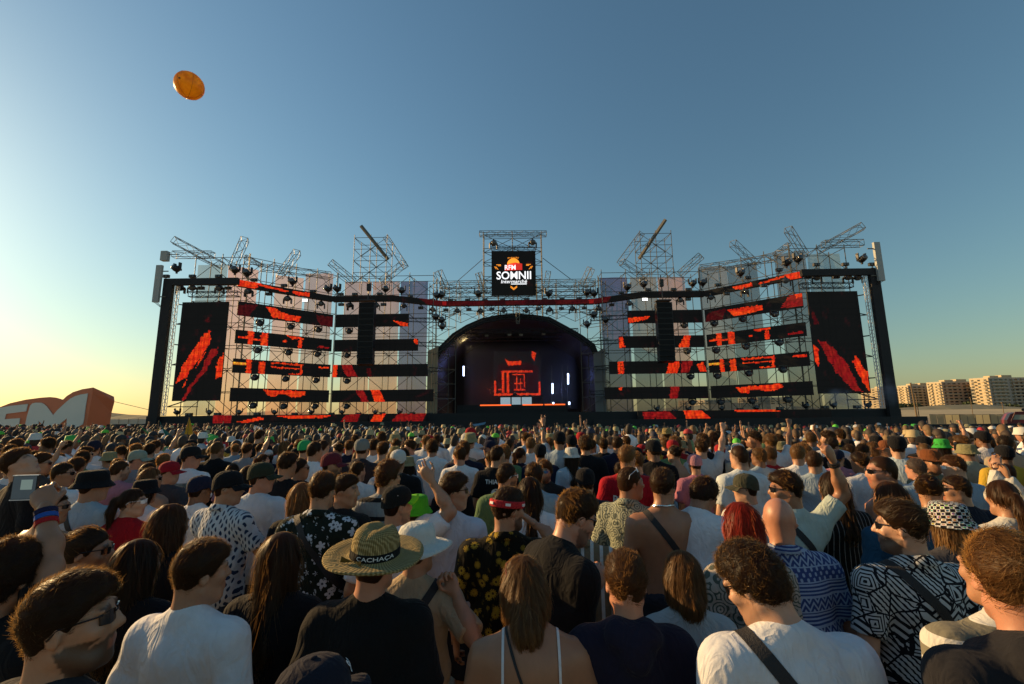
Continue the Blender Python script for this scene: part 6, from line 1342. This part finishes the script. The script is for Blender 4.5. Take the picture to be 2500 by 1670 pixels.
tm.vertices.foreach_set('co', np.stack([.091 * rr_ * np.cos(ang), .113 * rr_ * np.sin(ang) - .012, zz + .003], 1).astype(np.float32).ravel()); tm.update(); o = link('cap_monogram', tm, r_, WHITE_PL); o.matrix_basis = f.head_matrix()
r_, f, s = fg('man in black shirt with golden flowers and red bandana', 1240, 1188, 2.42, 'crop', 'black', 'shirt', (.010, .009, .006), pat='sunflower', hy=-52, glasses='dark', stub=.75, sk='mid', wid=1.08, arms={1: dict(px=(1290, 1268, 2.62), pole=(1, -.2, -.8), curl=.5, palm=(-1, 0, 0))})
o = link('bandana', lathe_hat('bandana', [(.1, .028), (.104, .035), (.103, .062), (.098, .066)], 24), r_, PAT['checker'] if False else CLOTH, (.5, .03, .035)); o.matrix_basis = f.head_matrix() @ Matrix.Rotation(R(-8), 4, 'X')
for k in range(6): o = MB().box((.096 * math.sin(k * 1.05), -.012 - .113 * math.cos(k * 1.05), .048), (.03, .006, .014), k * 1.05).build('bandana_print', WHITE_PL, r_); o.matrix_basis = f.head_matrix() @ Matrix.Rotation(R(-8), 4, 'X')
r_, f, s = fg('man in black t-shirt looking down at his plastic cup', 1402, 1196, 2.12, 'back', 'dark', 'tee', (.012, .012, .013), yaw=-60, hy=-8, hp=-22, glasses='dark', stub=.62, sk='red', wid=1.0, lean=.3, arms={1: dict(px=(1452, 1436, 2.06), pole=(.3, -.8, -1), curl=.5, palm=(-.9, .2, .2), bend=(0, .2, .3))})
p = P(1438, 1410, 2.05 * KD); cp = thing('plastic_cup', 'clear plastic cup held by the man in black t-shirt', 'cup', p)
CUPM = simple('clear_cup', (.55, .57, .6), .15); CUPM.node_tree.nodes['Principled BSDF'].inputs['Transmission Weight'].default_value = .6
MB().lathe([(.026, -.03), (.03, 0), (.037, .06), (.039, .062), (.036, .062), (.029, .0)], 18, cap=False).build('cup_wall', CUPM, cp, smooth=True); MB().lathe([(.034, .035), (.001, .036)], 18, cap=False).build('foam', simple('beer_foam', (.5, .5, .48), .8, bump=.5, scale=90), cp)
# camisole woman: straps and thin bag strap
r_, f, s = fg('tanned woman in white strappy top with shoulder-length golden hair', 1278, 1364, 1.68, 'bob', 'lbrown', 'tank', (.62, .64, .7), fem=True, hy=16, hp=-28, lean=.14, sk='tan', wid=1.2)
F_ = Fld(np.arange(-.36, .36, .013), np.arange(-.25, .28, .013), np.arange(1.0, 1.6, .013)); f.torso(F_)
for d in (-1, 1): link('shoulder_strap', strap_mesh('shoulder_strap', F_, (d * .098 * 1.1, -.01, 1.3), (1, 0, 0), (0, 0, 1), .010, 30, .003, R(-105), R(105)), r_, CLOTH, (.7, .7, .72))
link('bag_strap', strap_mesh('bag_strap', F_, (.0, -.01, 1.25), (.85, 0, .35), (0, 0, 1), .011, 30, .004, R(-20), R(200)), r_, STRAPM)
o = link('sunglasses', hat_data('glasses'), r_, simple('red_frame', (.25, .02, .015), .3)); o.matrix_basis = f.head_matrix() @ Matrix.Translation((0, -.03, .06)) @ Matrix.Rotation(R(28), 4, 'X')
r_, f, s = fg('man from behind in navy hooded top with reddish-brown hair', 1524, 1345, 1.66, 'crop', 'brown', 'hood', (.018, .016, .032), hy=-3, sk='red', wid=1.04)
fg('woman with straight blond bob in pale linen shirt', 1662, 1343, 1.9, 'bob', 'lbrown', 'shirt', (.42, .47, .48), fem=True, hy=6, wid=1.05)
r_, f, s = fg('shirtless man with black bag strap and silver neck chain', 1616, 1142, 2.95, 'crop', 'dark', None, hy=-40, glasses='dark', sk='tan', wid=1.12, strap=1)
CHN = simple('silver', (.7, .7, .68), .25, 1); mb = MB()
for k in range(40):
    t0, t1 = 2 * math.pi * k / 40, 2 * math.pi * (k + .8) / 40; pt = lambda t: Vector((.078 * math.sin(t), -.02 - .078 * math.cos(t), 1.494 + .03 * math.cos(t) + .012 * abs(math.sin(t)))); mb.tube(pt(t0), pt(t1), .0075, 6)
mb.build('neck_chain', CHN, r_)
fg('smiling man in pale green patterned shirt with white glasses on his head', 1537, 1138, 3.15, 'short', 'brown', 'shirt', (.36, .38, .28), pat='paisley', yaw=-35, hy=-42, glasses='white_up', sk='tan')
r_, f, s = fg('man in red football jersey with bleached hair', 1530, 1087, 4.2, 'crop', 'blond', 'tee', (.38, .01, .02), hy=-35, sk='tan', wid=1.12)
link('jersey_lettering', print_on(f.shirt_f, text_mesh('jersey_letters', 'BR', .1, .075, .02), -.11, 1.27), f.shirt_o, WHITE_PL)
r_, f, s = fg('man from behind in black cap and navy t-shirt with small white logo', 1428, 1140, 3.65, 'short', 'black', 'tee', (.022, .026, .04), hat='cap', brim=False, sk='mid', wid=1.1)
link('peak', hat_data('brim'), f.cap_o, CLOTH, BK)
mb = MB()
for i in range(7): a_ = i * .9; mb.add([(math.cos(a_) * .01 + (i - 3) * .008, 0, .012 * math.sin(i * 2.1)), (math.cos(a_) * .01 + (i - 3) * .008 + .016, 0, .012 * math.sin(i * 2.1) + .005), (math.cos(a_) * .01 + (i - 3) * .008 + .012, 0, .012 * math.sin(i * 2.1) - .007)], [[0, 1, 2]])
link('back_logo', print_on(f.shirt_f, mb.mesh('back_logo'), 0, 1.33), f.shirt_o, WHITE_PL)
fg('tall man with big dark curls in black t-shirt before the arch', 1428, 1062, 6.0, 'bigcurl', 'dark', 'tee', (.013, .013, .016), sk='mid', wid=1.15)
fg('person in light blue t-shirt behind the red bandana man', 1302, 1128, 3.75, 'short', 'dark', 'tee', (.28, .40, .48), hy=20, sk='mid')
fg('man with mirrored blue sunglasses facing the camera', 1330, 1122, 4.6, 'curly', 'brown', 'tee', (.02, .02, .02), yaw=165, glasses='blue', stub=.7, sk='mid')
fg('bearded man in green t-shirt looking right', 1238, 1130, 3.7, 'short', 'black', 'tee', (.10, .17, .08), hy=-60, stub=.7, sk='tan', glasses='white')
fg('woman with long dark curls between the green and light blue shirts', 1293, 1162, 3.2, 'wavy', 'black', 'tee', WH, fem=True, hy=15)
fg('curly man bending his head in white tank top next to shirtless man', 1713, 1166, 3.0, 'curly', 'black', 'tee', WH, yaw=-20, hy=-40, hp=-32, glasses='dark', sk='tan', lean=.12)
fg('person in tan shirt with white stripes behind the cup holder', 1418, 1222, 2.62, 'short', 'brown', 'shirt', (.20, .15, .09), pat='vert', yaw=-10, hy=-20, lean=.1)
r_, f, s = fg('man in black football jersey with white lettering, centre', 1215, 1087, 4.9, 'short', 'black', 'tee', (.012, .012, .014), hy=-45, sk='mid')
link('jersey_lettering', print_on(f.shirt_f, text_mesh('jersey_letters', 'THIAGO', .24, .05, .015), .0, 1.36), f.shirt_o, WHITE_PL); link('jersey_number', print_on(f.shirt_f, text_mesh('jersey_number', '8', .11, .17, .02), 0, 1.2), f.shirt_o, WHITE_PL)
fg('woman with bright red hair in cream patterned blouse', 1806, 1224, 2.12, 'bob', 'red', 'tee', (.48, .42, .36), pat='paisley', fem=True, hy=5)
fg('heavy bald man in blue patterned shirt', 1897, 1215, 2.2, None, 'dark', 'shirt', (.045, .07, .21), pat='bands', hy=-28, glasses='white', sk='red', wid=1.16, big=1.)
fg('man in white t-shirt with dark wavy hair bowing his head, bottom right', 1838, 1326, 1.44, 'curly', 'black', 'tee', (.66, .68, .72), hy=38, hp=-26, glasses='dark', sk='light', strap=1, stub=.35, wid=1.08)
r_, f, s = fg('laughing man in mint t-shirt raising his fist', 1914, 1147, 2.8, 'crop', 'black', 'tee', (.44, .52, .48), hy=62, yaw=10, glasses='dark', sk='tan', strap=1, arms={1: dict(px=(2032, 1122, 2.78), pole=(1, .1, -.5), curl=.85, palm=(-.2, .9, 0), bend=(-.2, 0, .1))})
e_, w_, _ = f.arm[1]; ax = Vector(w_ - e_).normalized()
for k in range(2): MB().tube(Vector(w_) - ax * (.02 + .018 * k), Vector(w_) - ax * (.03 + .018 * k), .036, 12).build('bracelet', FIXT, r_)
fg('man in olive cap and sunglasses facing left', 1816, 1154, 3.5, 'short', 'dark', 'tee', (.58, .6, .58), hat='cap', hatc=(.06, .06, .04), hy=62, glasses='dark', sk='light')
fg('tall man with close-cropped hair in white t-shirt, right of centre', 1802, 1086, 4.3, 'buzz', 'brown', 'tee', (.6, .66, .68), hy=18, sk='light')
fg('person in pink cap and pink shirt', 1694, 1107, 5.0, 'short', 'dark', 'tee', (.42, .16, .22), hat='cap', hatc=(.42, .2, .24), brim=False, hy=0)
fg('woman with long dark hair in black pinstripe shirt', 2028, 1150, 3.15, 'wavy', 'dark', 'shirt', (.012, .012, .013), pat='pin', fem=True, hy=15, wid=1.2)
fg('bearded man in black and white tribal print shirt', 2190, 1219, 2.02, 'back', 'dark', 'shirt', (.52, .54, .55), pat='tribal', hy=48, glasses='dark', stub=.75, sk='light', strap=1, wid=1.12)
fg('blond woman in black and white checkered bucket hat', 2307, 1222, 2.45, 'wavy', 'blond', 'tee', (.05, .05, .06), fem=True, hat='bucket', hatpat='checker', hy=-10)
fg('man with brushed reddish hair at the right edge, nearest', 2452, 1299, 1.22, 'back', 'lbrown', 'hood', (.02, .02, .024), hy=-30, sk='red')
fg('person in broad beige and white striped shirt, bottom right', 2412, 1308, 1.52, 'short', 'dark', 'shirt', (.64, .64, .6), pat='broad', hy=0, wid=1.2)
fg('laughing bare-shouldered man in sunglasses facing left', 2148, 1112, 3.2, 'buzz', 'brown', None, yaw=25, hy=50, glasses='dark', sk='red', stub=.4, wid=1.05)
fg('bearded man with hair bun in patterned shirt', 2264, 1156, 3.05, 'bun', 'dark', 'shirt', (.25, .24, .2), pat='paisley', hy=-58, stub=.8, sk='mid')
fg('woman with long brown hair and teal jacket behind the tribal shirt', 2168, 1173, 2.75, 'long', 'brown', 'long', (.03, .09, .16), fem=True, hy=10)
fg('man in dark navy t-shirt with glasses above the checkered hat', 2328, 1158, 3.3, 'short', 'black', 'tee', (.016, .018, .03), hy=66, glasses='dark', sk='mid', wid=1.1)
fg('woman with scrunchie ponytail in white shirt at the right edge', 2440, 1170, 2.75, 'pony', 'brown', 'long', (.58, .58, .54), fem=True, hy=-20)
fg('person in white long sleeves holding both hands up, right edge', 2545, 1150, 3.4, 'short', 'dark', 'long', (.62, .6, .54), yaw=15, arms={-1: dict(px=(2432, 1146, 3.55), pole=(-.2, -.3, -1), curl=.3, palm=(1, .2, 0), bend=(.1, 0, .5)), 1: dict(px=(2458, 1160, 3.5), pole=(.4, -.3, -1), curl=.45, palm=(-1, .2, 0), bend=(0, 0, .5))})
fg('man in brown leather cowboy hat facing the camera', 2272, 1095, 4.6, 'short', 'dark', 'shirt', (.2, .2, .13), pat='paisley', yaw=170, hat='fedora', hatc=(.16, .055, .02), glasses='dark', stub=.5, sk='tan')
fg('person in khaki bucket hat and sage shirt on the right', 2355, 1083, 5.8, 'short', 'grey', 'tee', (.3, .34, .28), hat='bucket', hatc=(.24, .22, .11), hy=30)
fg('man with brown hair and white-rimmed glasses facing left', 2324, 1111, 4.2, 'crop', 'brown', 'tee', (.25, .33, .42), hy=62, glasses='white', sk='light')
fg('grey-haired man in light blue shirt behind the laughing man', 2232, 1117, 4.3, 'short', 'grey', 'shirt', (.3, .4, .48), hy=10, sk='red')
fg('man in white t-shirt right of the raised fist', 2096, 1103, 4.8, 'crop', 'black', 'tee', (.6, .62, .66), hy=18, sk='dark')
fg('man in rust brown cap facing left on the right', 2160, 1073, 6.2, 'short', 'dark', 'tee', WH, hat='cap', hatc=(.2, .07, .03), hy=70, glasses='white', sk='tan')
N_FG = n_person[0]
# the performer
r_, f, s = fg('performer in black behind the booth on stage', 1257, 955, 51.6, 'short', 'black', 'tee', (.015, .015, .016), yaw=180, q=2.8, arms={1: dict(w=(.25, .4, 1.15), curl=.4), -1: dict(w=(-.25, .4, 1.15), curl=.4)}, shorts=False); zf = 3.1; s2 = (P(1257, 955, 51.6).z - zf) / 1.76; r_.location.z = zf; r_.scale = (s2,) * 3; r_['group'] = 'performer'

# ================================================================ crowd behind: copies of posed figures
def make_variant(hair, hy, hp=0, fem=False, arms=None, wid=1., stub=0., top='tee', glasses=False, q=2.6, seed=0):
    f = Figure(hy, hp, 0, wid, q, arms, fem, 0, seed); st = dict(STY[hair]); st['n'] = int(st['n'] / 2.4); st['width'] *= 2.2
    V = dict(body=f.body_mesh('body', stubble=stub), top=f.shirt_mesh('t_shirt', top), trousers=f.trousers_mesh('trousers'), hair=f.hair_mesh('hair', **st)); u_ = dict(STY['under']); u_['n'] = 200; u_['width'] *= 2.2
    V['under'] = f.hair_mesh('hair', **u_) if STY[hair]['style'] in ('short', 'fade', 'curly') else V['hair']
    V['hm'] = f.head_matrix(); V['h'] = hair; V['fem'] = fem; V['gl'] = glasses; V['topz'] = f.hc[2] + .125 + STY[hair]['vol']; V['up'] = bool(arms)
    for k, m_ in (('body', SKIN), ('top', CLOTH), ('trousers', CLOTH), ('hair', HAIR), ('under', HAIR)):
        if len(V[k].materials) == 0: V[k].materials.append(m_)
    return V
up1 = {1: dict(w=(.34, .12, 1.93), pole=(1, 0, -.3), curl=.9, palm=(0, 1, 0))}; up2 = {1: dict(w=(.16, .3, 1.86), pole=(1, 0, -1), curl=.4, palm=(-1, 0, 0)), -1: dict(w=(-.16, .3, 1.86), pole=(-1, 0, -1), curl=.4, palm=(1, 0, 0))}; up3 = {-1: dict(w=(-.3, .25, 1.95), pole=(-1, 0, -.3), curl=.15, palm=(0, 1, 0), point=True)}
VAR = [make_variant('crop', 0, seed=1), make_variant('short', -35, seed=2, stub=.5), make_variant('short', 40, seed=3, glasses=True), make_variant('crop', -65, seed=4, glasses=True), make_variant('curly', 15, seed=5), make_variant('back', 65, seed=6, stub=.6), make_variant('buzz', -10, seed=7), make_variant('short', 10, 8, seed=8, top='shirt', wid=1.1),
       make_variant('long', 0, fem=True, seed=9), make_variant('wavy', -40, fem=True, seed=10), make_variant('bob', 30, fem=True, seed=11), make_variant('pony', -60, fem=True, seed=12), make_variant('bun', 50, fem=True, seed=13, top='tank'),
       make_variant('crop', 5, 5, arms=up1, seed=14), make_variant('short', -20, arms=up2, seed=15), make_variant('crop', 30, arms=up3, seed=16), make_variant('long', 10, fem=True, arms=up1, seed=17)]
VW = [9, 8, 8, 7, 6, 6, 4, 7, 4, 4, 4, 3, 3, 1.6, 1.2, 1.2, .8]
TOPS = [('white', WH, 38), ('black', BK, 18), ('navy', NV, 11), ('grey', GY, 8), ('pale', (.38, .48, .56), 12), ('red', (.38, .02, .025), 6), ('beige', (.42, .34, .24), 5), ('green', (.10, .2, .09), 3), ('pink', (.45, .2, .25), 2), ('yellow', (.5, .33, .04), 2), ('brown', (.08, .045, .03), 3)]
HATK = [(None, None, None, 72), ('cap', 'black', BK, 7), ('cap', 'white', (.55, .55, .53), 3), ('cap', 'neon green', (.10, .5, .04), 1.6), ('bucket', 'white', (.55, .55, .51), 2), ('bucket', 'khaki', (.26, .24, .13), 3), ('cap', 'navy', NV, 3), ('cap', 'red', (.35, .02, .025), 2), ('fedora', 'straw', (.42, .33, .17), 2), ('bucket', 'bright green', (.05, .4, .06), 1.2)]
HCK = [('black', 'black', 36), ('dark', 'dark', 36), ('brown', 'brown', 14), ('fair', 'lbrown', 8), ('blond', 'blond', 5), ('grey', 'grey', 2)]
def pick(r, L, wi=-1): w_ = np.array([x[wi] for x in L], float); return L[int(r.choice(len(L), p=w_ / w_.sum()))]
rc = np.random.default_rng(21); spots = []
yy = 5.2
while yy < 32.6:
    st = .60 + .05 * max(0, 7 - yy) + .012 * max(0, yy - 7); half = 1.2 * yy + 1.5; nn = int(2 * half / (st * .95)); off = rc.random() * st
    for i in range(nn):
        x = -half + i * st * .95 + off + rc.normal(0, .11); y = yy + rc.normal(0, .12)
        if x > 30.5 and y > 31.8: continue
        if rc.random() < .05: continue
        if min(((x - a) ** 2 + (y - b) ** 2) for a, b in POS) > (.36 if y > 4.6 else .42) ** 2: spots.append((x, y))
    yy += st * .9
spots.sort(key=lambda p: math.hypot(p[0] * .6, p[1])); MID = spots[:300 - N_FG]; FAR = spots[300 - N_FG:]
ANC = [(-99, 'far left'), (-.62, 'before the left video screen'), (-.42, 'before the outer left wing'), (-.22, 'before the left speakers'), (-.07, 'before the left arch foot'), (.07, 'before the booth'), (.22, 'before the right arch foot'), (.42, 'before the right speakers'), (.62, 'before the outer right wing'), (.82, 'before the right video screen'), (99, 'far right')]
labels = {}
mids = []
for (x, y) in MID:
    v_i = int(rc.choice(len(VAR), p=np.array(VW) / sum(VW))); V = VAR[v_i]; tn, tcol, _ = pick(rc, TOPS); hn, hk, _ = pick(rc, HCK); kh = pick(rc, HATK)
    if V['h'] in ('pony', 'bun') or (y < 6.5 and kh[1] and 'green' in kh[1]): kh = HATK[0]
    t = x / y; k = 0
    while k < 10 and t > (ANC[k + 1][0] + ANC[k][0]) / 2 if k == 0 else (k < 10 and t > (ANC[k][0] + ANC[k + 1][0]) / 2 if k < 9 else k < 10 and t > .82): k += 1
    where = ANC[k][1]
    hd = f'{kh[1]} {"hat" if kh[0] != "cap" else "cap"}' if kh[0] else f'{ {"long": "long", "wavy": "long wavy", "bob": "bobbed", "pony": "tied", "bun": "tied", "curly": "curly"}.get(V["h"], "short")} {hn} hair'
    base = f'person with {hd}, {tn} top{", arm up" if V["up"] else ""}, {where}'
    mids.append((x, y, V, tn, tcol, hk, kh, base))
    labels.setdefault(base, []).append(len(mids) - 1)
final = {}
for b_, idx in labels.items():
    if len(idx) == 1: final[idx[0]] = b_; continue
    idx = sorted(idx, key=lambda i: mids[i][1])
    for k, i in enumerate(idx): final[i] = b_ + (', nearest' if k == 0 else ', farthest' if k == len(idx) - 1 else ', ' + ORD[k] + ' nearest')
for i, (x, y, V, tn, tcol, hk, kh, _) in enumerate(mids):
    hgt = rc.normal(1.74 if not V['fem'] else 1.64, .078); s = hgt / V['topz']; r_ = thing('person', final[i], 'person', (x, y, zg(x, y)), R(rc.normal(0, 14) - math.degrees(math.atan2(0 - x, 46 - y)) * -.5), 'festival crowd'); r_.scale = (s, s, s)
    jit = 1 + rc.normal(0, .12); sk = SK[['tan', 'light', 'mid', 'mid', 'dark', 'red'][rc.integers(6)]]
    for k_, m_, c_ in (('body', V['body'], sk), ('t_shirt', V['top'], tuple(min(.75, c * jit) for c in tcol)), ('trousers', V['trousers'], (.05, .055, .07)), ('hair', V['under'] if kh[0] else V['hair'], HC[hk])):
        o = bpy.data.objects.new(k_, m_); COL.objects.link(o); o.parent = r_; o.color = (*c_, 1)
    if kh[0]:
        if kh[0] == 'cap': o = link('cap', hat_data('cap'), r_, CLOTH, kh[2]); o.matrix_basis = V['hm']; link('peak', hat_data('brim'), o, CLOTH, kh[2])
        for part, kd in (() if kh[0] == 'cap' else (({'bucket': 'bucket_hat', 'fedora': 'brimmed_hat'}[kh[0]], kh[0]),)):
            o = link(part, hat_data(kd), r_, PAT['weave'] if kh[1] == 'straw' else CLOTH, kh[2]); o.matrix_basis = V['hm']
    if V['gl']: o = link('sunglasses', hat_data('glasses'), r_, GLASS_DK); o.matrix_basis = V['hm']
# ---- the rest of the crowd: one mass of small figures
def sph(nu, nv, c, r, z0=-1., z1=1.):
    a = np.arange(nu) * 2 * math.pi / nu; t = np.linspace(math.asin(z0), math.asin(z1), nv); V = np.stack([np.cos(a)[:, None] * np.cos(t)[None], np.sin(a)[:, None] * np.cos(t)[None], np.sin(t)[None] + 0 * a[:, None]], -1).transpose(1, 0, 2).reshape(-1, 3) * r + c
    i = np.arange(nu); Q = np.concatenate([np.stack([k * nu + i, k * nu + (i + 1) % nu, (k + 1) * nu + (i + 1) % nu, (k + 1) * nu + i], 1) for k in range(nv - 1)]); return V, Q
def ring_stack(rings, nu=8):
    a = np.arange(nu) * 2 * math.pi / nu; V = np.concatenate([np.stack([np.cos(a) * rx, np.sin(a) * ry + cy, 0 * a + z], 1) for rx, ry, cy, z in rings]); i = np.arange(nu)
    Q = np.concatenate([np.stack([k * nu + i, k * nu + (i + 1) % nu, (k + 1) * nu + (i + 1) % nu, (k + 1) * nu + i], 1) for k in range(len(rings) - 1)]); return V, Q
def tube_np(a, b, r0, r1, n=5):
    a, b = np.array(a, float), np.array(b, float); d = Vector(b - a).normalized(); q = np.array(d.orthogonal().normalized()); w_ = np.cross(np.array(d), q); t = np.arange(n) * 2 * math.pi / n
    V = np.concatenate([p + (np.cos(t)[:, None] * q + np.sin(t)[:, None] * w_) * r for p, r in ((a, r0), (b, r1))]); i = np.arange(n); return V, np.stack([i, (i + 1) % n, n + (i + 1) % n, n + i], 1)
torso_g = ring_stack([(.17, .12, 0, .7), (.21, .12, -.01, 1.3), (.205, .1, -.015, 1.4), (.12, .08, -.02, 1.46), (.06, .06, -.02, 1.5)])
head_g = [sph(7, 5, (0, .02, 1.6), (.07, .085, .115)), ring_stack([(.055, .055, -.015, 1.46), (.055, .055, 0, 1.56)], 6)]
hair_g = sph(8, 5, (0, 0, 1.64), (.088, .105, .11), -.15, 1.); hair_b = sph(7, 4, (0, -.035, 1.60), (.082, .078, .115), -.9, .6); long_g = ring_stack([(.1, .05, -.09, 1.3), (.1, .07, -.07, 1.45), (.09, .08, -.03, 1.6)], 8)
capg = sph(9, 5, (0, 0, 1.66), (.094, .116, .105), -.05, 1.); brimg = (np.array([(-.08, .08, 1.655), (.08, .08, 1.655), (.06, .19, 1.64), (-.06, .19, 1.64)], float), np.array([[0, 1, 2, 3]])); bucket_g = ring_stack([(.13, .14, 0, 1.63), (.105, .12, 0, 1.68), (.09, .105, 0, 1.76), (.02, .02, 0, 1.775)], 9)
arm_l = [tube_np((sx * .21, 0, 1.38), (sx * .26, -.03, 1.1), .06, .045) for sx in (-1, 1)]
Vs, Qs, Cs = [], [], []; base_i = 0
for (x, y) in FAR:
    parts = []; tn, tcol, _ = pick(rc, TOPS); hn, hk, _ = pick(rc, HCK); kh = pick(rc, HATK); sk = np.array(SK[['tan', 'light', 'mid', 'mid', 'dark', 'red'][rc.integers(6)]]) * .85; hcl = np.array(HC[hk]) * .85; tcol = np.array(tcol) * (1 + rc.normal(0, .1))
    parts.append((torso_g, tcol)); parts += [(g_, sk) for g_ in head_g]; parts += [(g_, tcol) for g_ in arm_l]
    if kh[0] == 'cap': parts += [(capg, np.array(kh[2])), (brimg, np.array(kh[2])), (hair_b, hcl)]
    elif kh[0]: parts += [(bucket_g, np.array(kh[2])), (hair_b, hcl)]
    else: parts += [(hair_g, hcl), (hair_b, hcl)]
    if rc.random() < .16 and not kh[0]: parts.append((long_g, hcl))
    if rc.random() < .06:
        sx = rc.choice([-1, 1]); e_ = (sx * .34, .1, 1.52); w_ = (sx * (.3 + rc.normal(0, .08)), .2, 1.78 + rc.random() * .12); parts += [(tube_np((sx * .2, 0, 1.4), e_, .05, .042), sk), (tube_np(e_, w_, .042, .03), sk), (sph(6, 5, (w_[0], w_[1], w_[2] + .06), (.04, .03, .07)), sk)]
    s = rc.normal(1.71, .09) / 1.75; a = rc.normal(0, .45); c_, sn = math.cos(a), math.sin(a); lx = rc.normal(0, .02)
    for (gv, gq), col in parts:
        v = gv.copy(); v[:, 0] += lx * np.clip(v[:, 2] - 1, 0, 1) * 3; v = np.stack([c_ * v[:, 0] - sn * v[:, 1], sn * v[:, 0] + c_ * v[:, 1], v[:, 2]], 1) * s + (x, y, zg(x, y))
        Vs.append(v); Qs.append(gq + base_i); Cs.append(np.tile(np.clip(col, 0, .75) * (1 + rc.normal(0, .05)), (len(v), 1))); base_i += len(v)
def crowd_mat():
    m, nt, b = newmat('far_crowd'); at = N(nt, 'ShaderNodeAttribute', attribute_name='Col'); nt.links.new(at.outputs['Color'], b.inputs['Base Color']); b.inputs['Roughness'].default_value = .7; return m
if FAR:
    o = link('crowd', mesh('crowd', np.concatenate(Vs), np.concatenate(Qs).astype(np.int32), True, np.concatenate(Cs)), None, crowd_mat()); tag(o, 'dense mass of small festival-goers filling the ground up to the stage', 'crowd', None, 'stuff')
print('FG', N_FG, 'MID', len(MID), 'FAR', len(FAR), 'maxmidY', max(p[1] for p in MID))
# ---- flags held up in the crowd
for lb, c, pts in (('teal pennant flag above the crowd on the left', (.03, .18, .17), [(388, 1026), (402, 1064), (424, 1066), (398, 1045)]), ('green pennant flag lying over heads on the left', (.05, .22, .06), [(338, 1038), (362, 1056), (382, 1064), (366, 1064)]), ('yellow pennant flag above the crowd before the left screen', (.55, .32, .03), [(462, 1018), (449, 1060), (472, 1062), (468, 1040)]), ('orange pennant flag low above heads before the left screen', (.5, .14, .03), [(472, 1052), (506, 1060), (500, 1068), (486, 1076)]), ('pale blue scarf held up before the arch', (.12, .28, .5), [(1150, 1036), (1168, 1034), (1186, 1030), (1184, 1036), (1160, 1041)])):
    Yf = 13 if 'scarf' not in lb else 24; pp = [P(u, v, Yf) for u, v in pts]; b0 = Vector((pp[0].x, Yf, 1.6)); r_ = thing('flag' if 'flag' in lb else 'scarf', lb, 'flag', b0, 0, 'flags in the crowd'); mb = MB(); mb.prism([p - b0 + Vector((0, .02 * math.sin(i * 2.), 0)) for i, p in enumerate(pp)], (0, .006, 0)); mb.build('cloth', CLOTH, r_, c); MB().tube((0, .01, -.5), pp[0] - b0, .008, 6).build('stick', POLE, r_)
